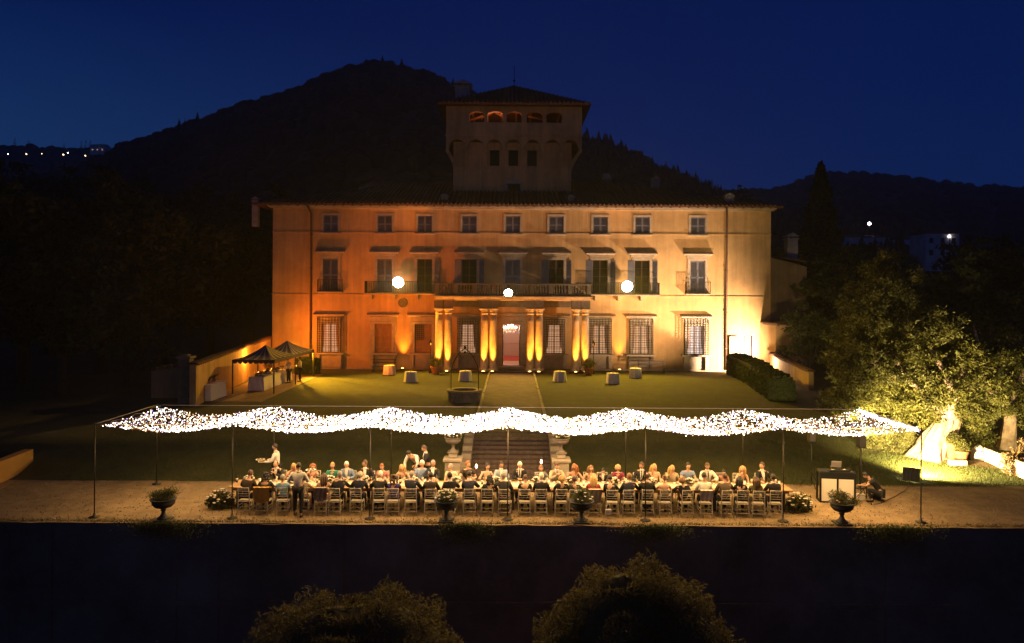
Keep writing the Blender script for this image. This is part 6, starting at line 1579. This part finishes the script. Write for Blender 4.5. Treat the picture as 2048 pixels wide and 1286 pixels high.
t = thing('dj_controller', 'flat black mixing desk beside the laptop on the booth', 'mixer', (c.x+.05, c.y-.13, zt)); MB().bev(-.36, .36, -.1, .1, 0, .06, .01).build('body', housing, t)
for k in (-1, 1): MB().lathe([(.07, .061), (.07, .075), (.02, .076)], 14, (k*.2, 0, 0)).build('jog_wheel', silver, t)
for k in range(5): MB().lathe([(.010, .061), (.009, .08)], 6, (-.06+k*.03, .03, 0)).build('knob', silver, t)
t = thing('headphones', 'pair of headphones lying at the right of the mixing desk', 'headphones', (c.x+.44, c.y-.1, zt+.04), .5)
m = MB(); m.tube([(-.08*math.cos(a), .02, .1*math.sin(a)) for a in [PI*k/8 for k in range(9)]], .010, 6); m.build('headband', housing, t)
for k in (-1, 1): MB().ball((k*.08, .02, 0), .04, 8, 6, 0, .6, 1, 1).build('ear_cup', housing, t)
def tripod(px, py, Y, h, lab, spk, rz=0):
    p = PX(px, py, Y); t = thing('tripod_stand', lab, 'stand', (p.x, Y, 0), rz)
    MB().tube([(0, 0, .12), (0, 0, h)], .017, 7).build('pole', housing, t)
    for k in range(3): a = 2*PI*k/3+.5; MB().tube([(0, 0, .55), (math.cos(a)*.42, math.sin(a)*.42, .015)], .013, 6).build('leg', housing, t)
    for k in range(3): a = 2*PI*k/3+.5; MB().tube([(0, 0, .2), (math.cos(a)*.24, math.sin(a)*.24, .25)], .007, 5).build('brace', housing, t)
    MB().lathe([(.03, .5), (.03, .6)], 8).build('collar', housing, t)
    if spk:
        s_ = thing('loudspeaker', 'black column loudspeaker on the '+spk, 'loudspeaker', (p.x, Y, h), rz)
        MB().bev(-.13, .13, -.12, .12, 0, .50, .02).build('cabinet', housing, s_); MB().bev(-.11, .11, -.13, -.121, .03, .47, .003).build('speaker_grille', mat('speaker_mesh', (.04, .035, .03), .7), s_)
        
tripod(1623, 975, 29.0, 1.75, 'black tripod stand left of the white booth', 'stand left of the white booth')
tripod(1722, 990, 27.9, 1.75, 'black tripod stand right of the white booth near the crouching man', 'stand right of the white booth')
tripod(1733, 1003, 26.9, .8, 'short black tripod stand between the booth and the crouching man', None)
t = thing('equipment_case', 'small white box on the gravel beside the booth', 'box', PX(1722, 988, 27.2).xy.to_3d()); MB().bev(-.12, .12, -.1, .1, 0, .22, .01).build('case', panel, t); MB().bev(-.04, .04, -.02, .02, .225, .24, .003).build('handle', housing, t)
m = MB(); pts_ = [PX(1735, 995, 26.8), PX(1745, 1000, 26.5), PX(1760, 999, 26.7), PX(1790, 985, 27.6), PX(1812, 972, 28.6), PX(1822, 968, 29.8)]
m.tube([(p.x, p.y, .02 if p.y < 29.3 else .12) for p in pts_], .012, 5); tag(m.build('power_cable', cable), 'dark cable snaking over gravel from the booth to the floodlight', 'cable')

# standing figures
def stand_J(lean=.0, lt=(0, 0), arms=None, stride=.0, feet=.11, turn=0):
    J = dict(pelvis=(0, 0, .96), belly=(0, lean*.25, 1.14), chest=(0, lean*.62, 1.34), neck=(0, lean, 1.49), shL=(-.185, lean*.75, 1.405), shR=(.185, lean*.75, 1.405),
             hipL=(-.095, 0, .92), hipR=(.095, 0, .92), knL=(-feet, stride*.35+.02, .50), knR=(feet, -stride*.2+.02, .50), anL=(-feet-.01, stride*.5, .10), anR=(feet+.01, -stride*.5, .10), toL=(-feet-.02, stride*.5+.14, .04), toR=(feet+.02, -stride*.5+.14, .04))
    J['elL'], J['wrL'], J['elR'], J['wrR'] = arms or ((-.26, lean*.7, 1.12), (-.24, lean*.7+.12, .88), (.26, lean*.7, 1.12), (.24, lean*.7+.12, .88)); return J
def hd(J, yaw=0, pit=.05): n_ = Vector(J['neck']); return (n_+Vector((0, .02, .04)), yaw, pit, 0)
def plate_in(root, J, Mh, pos):
    pass
def tray_thing(loc, lab, mt, w=.2, rz=0):
    t = thing('serving_tray', lab, 'tray', loc, rz); MB().lathe([(w*.8, 0), (w, .015), (w, .025), (w*.85, .012), (.01, .010)], 18).build('tray', mt, t)
    m = MB()
    for k in range(5): a = k*1.26; m.ball((math.cos(a)*w*.5, math.sin(a)*w*.5, .03), .035, 7, 5, .1, 1, 1, .6)
    stuff(m.build('canapes', food, t))
gW = 'waiters in white shirts'
J = stand_J(.03, arms=((-.33, .02, 1.16), (-.20, .20, 1.05), (.32, .06, 1.16), (.20, .26, 1.12)), stride=.30, feet=.13)
x = (598-1024)*24.7/FPX
build_person('waiter in white shirt standing with his back to the camera in front of the table', J, hd(J, .1, .2), 'white', 'long', 'black', ('short', 'dark'), None, (x, 24.72, 0), 0, group=gW, extra=collar)
tray_thing((x+.34, 25.02, 1.46), 'round plate held up in the right hand of the waiter in front', china, .17)
J['x'] = None
J = stand_J(.05, arms=((-.25, .12, 1.16), (-.20, .42, 1.12), (.25, .10, 1.16), (.10, .42, 1.13)), stride=.1)
x = (556-1024)*27.9/FPX; 
build_person('waiter in profile carrying plates at the left end behind the table', J, hd(J, .15, .05), 'white', 'long', 'black', ('short', 'dark'), skin_t, (x, 27.9, 0), R(90), group=gW, extra=collar)
tray_thing((x-.62, 27.9, 1.16), 'white plate of food held out by the waiter in profile', china, .17); tray_thing((x-.50, 27.72, 1.12), 'second white plate held lower by the waiter in profile', china, .14)
J = stand_J(.42, arms=((-.30, .40, 1.06), (-.22, .52, .84), (.30, .42, 1.05), (.16, .56, .86)), stride=.0); J['chest'] = (0, .30, 1.27); J['neck'] = (0, .46, 1.34); J['shL'] = (-.185, .36, 1.32); J['shR'] = (.185, .36, 1.32); J['pelvis'] = (0, -.04, .96)
x = (836-1024)*28.0/FPX
build_person('waiter in white shirt and black apron bending forward behind the white-haired guest', J, hd(J, 0, .9), 'white', 'long', 'black', ('short', 'dark'), None, (x, 28.3, 0), R(150), group=gW)
J = stand_J(.10, arms=((-.22, .25, 1.14), (-.14, .46, 1.02), (.22, .25, 1.14), (.10, .48, 1.02)))
x = (858-1024)*27.9/FPX
build_person('waiter in black waistcoat and white shirt leaning over beside the bending waiter', J, hd(J, 0, .35), 'black', 'long', 'black', ('short', 'brown'), skin_t, (x, 28.0, -.02), R(110), group='waiters in dark jackets', extra=shirtfront)
# crouching technician
J = dict(pelvis=(0, -.12, .34), belly=(0, .0, .52), chest=(0, .14, .70), neck=(0, .27, .80), shL=(-.18, .16, .76), shR=(.18, .16, .76), hipL=(-.10, -.10, .33), hipR=(.10, -.10, .33), knL=(-.18, .34, .46), knR=(.16, .26, .10), anL=(-.16, .18, .10), anR=(.14, -.16, .10), toL=(-.17, .32, .04), toR=(.15, -.02, .04),
         elL=(-.26, .36, .60), wrL=(-.12, .58, .56), elR=(.26, .34, .58), wrR=(.08, .56, .54))
build_person('man in black crouching on the gravel with his head bent over equipment', J, (Vector((0, .32, .83)), 0, .7, 0), 'black', 'short', 'black', ('short', 'dark'), None, PX(1756, 995, 26.9).xy.to_3d(), R(62))

# ================================================================ LAWN: well, tables, benches, pots
p = PX(929, 808, 44.6); gzw = gzf(p.x, 44.6)
well = thing('stone_well', 'round stone well under a tall wrought-iron arch on the lawn left of the path', 'well', (p.x, 44.9, gzw))
m = MB(); n_ = 16
for course in range(3):
    for k in range(n_):
        a0_ = 2*PI*(k+.5*(course % 2))/n_+.012; a1_ = a0_+2*PI/n_-.024; ro, ri = 1.0+rnd.uniform(-.012, .012), .74; z0_, z1_ = course*.19+.004, course*.19+.186
        vv = [(r_*math.cos(a), r_*math.sin(a), z) for z in (z0_, z1_) for r_, a in ((ro, a0_), (ro, a1_), (ri, a1_), (ri, a0_))]
        mm_ = MB(); mm_.add(vv, [(3,2,1,0), (4,5,6,7), (0,1,5,4), (1,2,6,5), (2,3,7,6), (3,0,4,7)]); mm_.build('stone', darkst, well)
MB().lathe([(1.08, .575), (1.10, .62), (1.08, .67), (.72, .67), (.70, .62), (.72, .575), (1.08, .575)], 28).build('rim', palest, well)
for s_ in (-1, 1): MB().tube([(s_*.82, 0, .67), (s_*.82, 0, 1.75), (s_*.74, 0, 2.15), (s_*.52, 0, 2.6), (s_*.22, 0, 2.98), (0, 0, 3.12)], .03, 6).build('iron_post', iron, well)
m = MB(); m.ball((0, 0, 3.2), .10, 8, 6); m.tube([(0, 0, 3.1), (0, 0, 3.42)], .02, 5); m.tube([(-.15, 0, 3.3), (.15, 0, 3.3)], .015, 5); m.build('finial', iron, well)
MB().lathe([(.09, 2.85), (.10, 2.9), (.09, 2.95)], 10).build('pulley', iron, well)
clothm = mat('white_tablecloth', (.82, .76, .68), .9, bump=.2, bscale=8)
def cocktail(px, py, lab, r_=.42, h=.75):
    zb = 1.0; Y = 6.3*FPX/(py-(px-1024)*ROLL-HOR); p = PX(px, py, Y); z = gzf(p.x, Y)
    t = thing('cocktail_table', lab, 'table', (p.x, Y, z), 0, 'small round tables on the lawn')
    m = MB(); m.lathe([(.02, 0), (.02, h-.03)], 8); m.lathe([(.25, 0), (.22, .03), (.02, .05)], 12); m.lathe([(r_-.02, h-.03), (r_-.02, h-.005)], 16); m.build('frame', iron, t)
    c = MB(); n_ = 32; V_ = []
    for rr, z_, w in ((0.01, h, 0), (r_, h, 0), (r_*1.02, h-.03, .02), (r_*1.05, h*.6, .05), (r_*1.09, h*.3, .08), (r_*1.13, .03, .10)):
        for j in range(n_): a = 2*PI*j/n_; q = rr*(1+w*math.cos(8*a+px)); V_.append((q*math.cos(a), q*math.sin(a), z_))
    c.add(V_, [(i*n_+j, i*n_+(j+1) % n_, (i+1)*n_+(j+1) % n_, (i+1)*n_+j) for i in range(5) for j in range(n_)], True)
    o = c.build('tablecloth', clothm); o.location = (p.x, Y, z+.002); tag(o, 'white cloth draped over the '+lab, 'tablecloth', 'white cloths on the lawn tables')
    v = thing('candle_holder', 'small candle holder on the '+lab, 'candle holder', (p.x, Y, z+h+.003), 0, 'candle holders on the lawn tables'); MB().lathe([(.04, 0), (.045, .08), (.04, .08), (.03, .01)], 10).build('glass', clear, v); MB().lathe([(.02, .004), (.02, .05)], 8).build('wax', wax, v)
    return p.x, Y, z
cocktail(779, 751, 'clothed table in front of the bench left')
cocktail(822, 765, 'clothed table nearest the left lawn'); cocktail(931, 763, 'clothed table beside the iron well arch'); cocktail(1120, 764, 'clothed table right of the path')
cocktail(1226, 768, 'clothed table nearest on the right lawn'); cocktail(1271, 757, 'clothed table before the right bench')
def bench(px, py, lab, w=1.9):
    Y = 60.4; p = PX(px, py, Y); t = thing('garden_bench', lab, 'bench', (p.x, Y, gzf(p.x, Y)), 0)
    for k in range(3): MB().bev(-w/2, w/2, -.28+.17*k, -.14+.17*k, .44, .475, .006).build('seat_slat', wood, t)
    for k in range(2): MB().bev(-w/2, w/2, .22+.03*k, .25+.03*k, .68+.2*k, .82+.2*k, .006).build('back_slat', wood, t)
    for s_ in (-1, 1):
        MB().tube([(s_*(w/2-.12), -.28, 0), (s_*(w/2-.12), -.26, .44)], .03, 6).build('leg', iron, t); MB().tube([(s_*(w/2-.12), .2, 0), (s_*(w/2-.12), .2, .44), (s_*(w/2-.12), .29, 1.05)], .03, 6).build('leg', iron, t)
bench(768, 738, 'dark slatted bench against the facade at left beside an uplight'); bench(1303, 742, 'dark slatted bench against the facade at right under the grilled window', 2.2)
pot(Vector((PX(874, 752, 58.6).x-.1, 58.8, gzf(0, 58.8))), 'large terracotta pot with shrub left of the portico', .42, .62, group='big pots beside the portico')
pot(Vector((PX(1178, 752, 58.6).x, 58.8, gzf(0, 58.8))), 'large terracotta pot with shrub right of the portico', .42, .62, group='big pots beside the portico')
for px, w in ((861, 'left'), (1187, 'right')):
    p = PX(px, 740, 59.8); t = thing('garden_lamp_post', 'thin black lamp post with unlit lantern %s of the portico' % w, 'lamp post', (p.x, 59.8, gzf(0, 59.8)), 0, 'unlit lamp posts beside the portico')
    MB().lathe([(.14, 0), (.12, .1), (.04, .2), (.03, .3), (.028, 2.15), (.05, 2.2)], 10).build('post', iron, t); m = MB(); m.lathe([(.07, 2.2), (.13, 2.45), (.15, 2.47), (.06, 2.6), (.01, 2.68)], 6); m.build('lantern', glassd, t)
# left service: gazebo, tiles, buffet
tilm = mat('terracotta_paver', (.34, .20, .14), .85, color2=(.22, .13, .09), vscale=1.6)
tp = MB().bev(-.235, .235, -.235, .235, 0, .03, .006).mesh('paver', tilm)
pav = thing('paved_floor', 'x', 'x', (0, 0, 0)); del pav['label']; del pav['category']; pav['kind'] = 'structure'; pav.name = 'paving'
for i in range(8):
    for j in range(30):
        x = -18.3+i*.485+.0; y = 44.2+j*.485
        if x > -17.9+(y-44)*-.02+3.6: continue
        link('paver', tp, pav, (x, y, gzf(x, y)-.012+rnd.uniform(-.003, .003)))
gx0, gx1, gy0, gy1 = -17.55, -14.95, 47.2, 56.6; gm = (gy0+gy1)/2; EV = 3.15
gaz = thing('gazebo', 'long striped canvas gazebo with two peaks and scalloped edges over the buffet', 'gazebo', (0, 0, 0))
for x in (gx0, gx1):
    for y in (gy0, gm, gy1):
        z = gzf(x, y); MB().tube([(x, y, z), (x, y, EV)], .045, 7).build('post', wood, gaz)
m = MB()
for x in (gx0, gx1): m.tube([(x, gy0, EV), (x, gy1, EV)], .03, 6)
for y in (gy0, gm, gy1): m.tube([(gx0, y, EV), (gx1, y, EV)], .03, 6)
m.build('top_frame', wood, gaz)
can_d = mat('dark_plum_canvas', (.075, .050, .060), .9); can_l = mat('pale_stripe_canvas', (.42, .34, .32), .9)
for b, (ya, yb) in enumerate(((gy0, gm), (gm, gy1))):
    m = MB(); cx, cyy = (gx0+gx1)/2, (ya+yb)/2; N = 14; hp_ = .78
    # concave pyramid, striped
    for side in range(4):
        P0, P1_ = [((gx0, ya), (gx1, ya)), ((gx1, ya), (gx1, yb)), ((gx1, yb), (gx0, yb)), ((gx0, yb), (gx0, ya))][side]
        for i in range(N):
            m.cur = 1 if i % 3 == 1 else 0
            for j in range(5):
                def q(u, t):
                    ex = P0[0]+(P1_[0]-P0[0])*u; ey = P0[1]+(P1_[1]-P0[1])*u
                    tt = t*min(1, 1.0); return (ex+(cx-ex)*tt, ey+(cyy-ey)*tt, EV+.03+hp_*(tt**1.7))
                u0, u1, t0, t1 = i/N, (i+1)/N, j/5, (j+1)/5
                m.add([q(u0, t0), q(u1, t0), q(u1, t1), q(u0, t1)], [(0,1,2,3)], True)
    m.build('canvas_roof', [can_d, can_l], gaz)
m = MB()
for (xa, ya), (xb, yb) in (((gx0, gy0), (gx1, gy0)), ((gx1, gy0), (gx1, gy1)), ((gx0, gy0), (gx0, gy1)), ((gx0, gy1), (gx1, gy1))):
    L_ = math.hypot(xb-xa, yb-ya); n_ = int(L_/.32)
    dx, dy = (xb-xa)/n_, (yb-ya)/n_; ox, oy = (-.05 if xa == xb and xa < -16 else (.05 if xa == xb else 0)), (-.05 if ya == yb and ya < 50 else (.05 if ya == yb else 0))
    for k in range(n_):
        prof = [(0, 0), (1, 0), (1, -.12), (.9, -.19), (.7, -.235), (.5, -.25), (.3, -.235), (.1, -.19), (0, -.12)]
        f_ = [(xa+ox+dx*(k+u), ya+oy+dy*(k+u), EV+.02+z) for u, z in prof]; n0 = len(prof); bk = [(x-.25*ox, y-.25*oy, z) for x, y, z in f_]
        m.add(f_+bk, [tuple(range(n0)), tuple(range(n0, 2*n0))[::-1]]+[(i, i+n0, (i+1) % n0+n0, (i+1) % n0) for i in range(n0)])
m.build('scalloped_valance', can_d, gaz)
# buffet table with a long cloth
def cloth_box(name, lab, x0, x1, y0, y1, z, h, grp=None):
    t = thing('buffet_table', lab, 'table', ((x0+x1)/2, (y0+y1)/2, z)); w, d = (x1-x0)/2, (y1-y0)/2
    m = MB(); m.bev(-w+.03, w-.03, -d+.03, d-.03, h-.04, h-.006, .005); m.build('tabletop', wood, t)
    for sx in (-1, 1):
        for sy in (-1, 1): MB().box(sx*(w-.1)-.03, sx*(w-.1)+.03, sy*(d-.1)-.03, sy*(d-.1)+.03, 0, h-.045).build('leg', iron, t)
    c = MB(); V_ = []; per = []
    nn = 24
    for (ax, ay), (bx_, by_) in (((-w, -d), (w, -d)), ((w, -d), (w, d)), ((w, d), (-w, d)), ((-w, d), (-w, -d))):
        k_ = max(6, int(math.hypot(bx_-ax, by_-ay)/.12))
        for k in range(k_): u = k/k_; per.append((ax+(bx_-ax)*u, ay+(by_-ay)*u))
    P = len(per)
    for lv, (z_, am, ou) in enumerate(((h, 0, 0), (h-.02, .004, .01), (h*.5, .02, .03), (.02, .035, .06))):
        for j, (x, y) in enumerate(per): l_ = math.hypot(x/w, y/d); o_ = ou+am*math.sin(j*1.9); V_.append((x+math.copysign(o_, x)*(abs(x) > w-.01), y+math.copysign(o_, y)*(abs(y) > d-.01), z_))
    c.add(V_, [(l*P+j, l*P+(j+1) % P, (l+1)*P+(j+1) % P, (l+1)*P+j) for l in range(3) for j in range(P)]+[tuple(range(P))])
    o = c.build('tablecloth', clothm); o.location = t.location+Vector((0, 0, .003)); tag(o, 'floor-length white cloth on the '+lab, 'tablecloth')
    return t
bz = gzf(-16, 50)
cloth_box('b', 'long buffet table under the gazebo', -16.95, -16.0, 48.4, 54.4, bz+.02, .9)
cloth_box('b', 'shorter drinks table left of the front gazebo post', -18.35, -17.75+.15, 43.9, 46.2, gzf(-18, 45)+.02, .95)
bt = bz+.93
brass_ = mat('polished_steel', (.5, .42, .38), .25, metal=.9)
for k, (x, y, kind, lab) in enumerate([(-16.5, 49.0, 'dome', 'rounded steel dish at the near end of the buffet'), (-16.6, 49.6, 'bowl', 'dark fruit bowl near the front of the buffet'), (-16.4, 50.3, 'dome', 'steel chafing dish in the middle of the buffet'), (-16.6, 51.0, 'flow', 'flower vase standing on the middle of the buffet'), (-16.4, 51.9, 'dome', 'steel chafing dish by the waiters'), (-16.5, 52.8, 'bowl', 'dark bowl toward the far end of the buffet'), (-16.5, 53.8, 'dome', 'steel dish at the far end of the buffet')]):
    if kind == 'dome':
        t = thing('serving_dish', lab, 'dish', (x, y, bt)); MB().lathe([(.26, 0), (.28, .04), (.28, .06)], 14).build('base', brass_, t); MB().lathe([(.27, .062), (.25, .14), (.15, .22), (.03, .25)], 14).build('lid', brass_, t); MB().ball((0, 0, .275), .025, 7, 5).build('handle', brass_, t)
    elif kind == 'bowl':
        t = thing('fruit_bowl', lab, 'bowl', (x, y, bt)); MB().lathe([(.1, 0), (.2, .06), (.26, .14), (.25, .14), (.1, .02)], 14).build('bowl', darkst, t)
        for q in range(9): a = q*.7; MB().ball((math.cos(a)*.12*(q > 0), math.sin(a)*.12*(q > 0), .15+.04*(q % 2)), .055, 7, 5).build('fruit', [petp, food, mat('grape_purple', (.07, .02, .05), .4)][q % 3], t)
    else:
        t = thing('flower_vase', lab, 'vase', (x, y, bt)); MB().lathe([(.07, 0), (.10, .1), (.06, .26), (.08, .32)], 12).build('vase', darkst, t); flowers(t, (0, 0, .55), .30, 26, .9, True, ((petp, .6, 'peach_bloom'), (petal, .6, 'rose')), .05)
for k, (x, y, lab) in enumerate([(-18.0, 44.6, 'spiky potted plant on the drinks table'), (-18.1, 45.6, 'dark leafy plant at the far end of the drinks table')]):
    t = thing('potted_plant', lab, 'plant', (x, y, gzf(-18, 45)+.98)); MB().lathe([(.10, 0), (.14, .18), (.12, .18)], 10).build('pot', terra, t)
    m = MB()
    for q in range(16): a = q*.9; r_ = .12+.02*(q % 5); m.tube([(0, 0, .16), (math.cos(a)*r_, math.sin(a)*r_, .36), (math.cos(a)*r_*2.2, math.sin(a)*r_*2.2, .42+.03*(q % 3))], [.02, .025, .003], 4, flat=.3)
    m.build('leaves', leafm, t)
J = stand_J(.08, arms=((-.26, .14, 1.12), (-.14, .36, 1.02), (.26, .14, 1.12), (.14, .36, 1.02)))
p = PX(573, 771, 53.4); build_person('waiter in white shirt serving at the buffet under the gazebo', J, hd(J, 0, .3), 'white', 'long', 'black', ('short', 'dark'), None, (-15.62, 52.6, gzf(-15.6, 52.6)), R(70), group=gW)
p = PX(597, 769, 54.6); J = stand_J(.02, arms=((-.24, .10, 1.12), (-.16, .34, 1.08), (.24, .1, 1.12), (.16, .34, 1.08)))
build_person('waiter in white shirt holding a tray at the right side of the gazebo', J, hd(J, .1, .1), 'white', 'short', 'black', ('short', 'brown'), skin_t, (-15.1, 53.6, gzf(-15, 53.6)), R(95), group=gW, extra=collar)
tray_thing((-15.5, 53.55, gzf(-15, 54)+1.12), 'tray held by the waiter at the right side of the gazebo', china, .2)

# ================================================================ HAZE ADDED TO LIFT THE DARKS
m = MB(); m.box(-1400, 1400, -20, 1300, -8.8, 150)
hz = m.build('added_haze', [])
hz['kind'] = 'stuff'
hm = bpy.data.materials.new('dark_lift_haze'); hm.use_nodes = True; n_ = hm.node_tree.nodes; n_.clear()
pv = n_.new('ShaderNodeVolumePrincipled'); pv.inputs['Density'].default_value = .0004; pv.inputs['Anisotropy'].default_value = .55; pv.inputs['Color'].default_value = (.92, .92, .95, 1)
ou = n_.new('ShaderNodeOutputMaterial'); hm.node_tree.links.new(pv.outputs[0], ou.inputs['Volume'])
hz.data.materials.append(hm)
cy.volume_bounces = 0; cy.volume_step_rate = 20; cy.volume_max_steps = 64
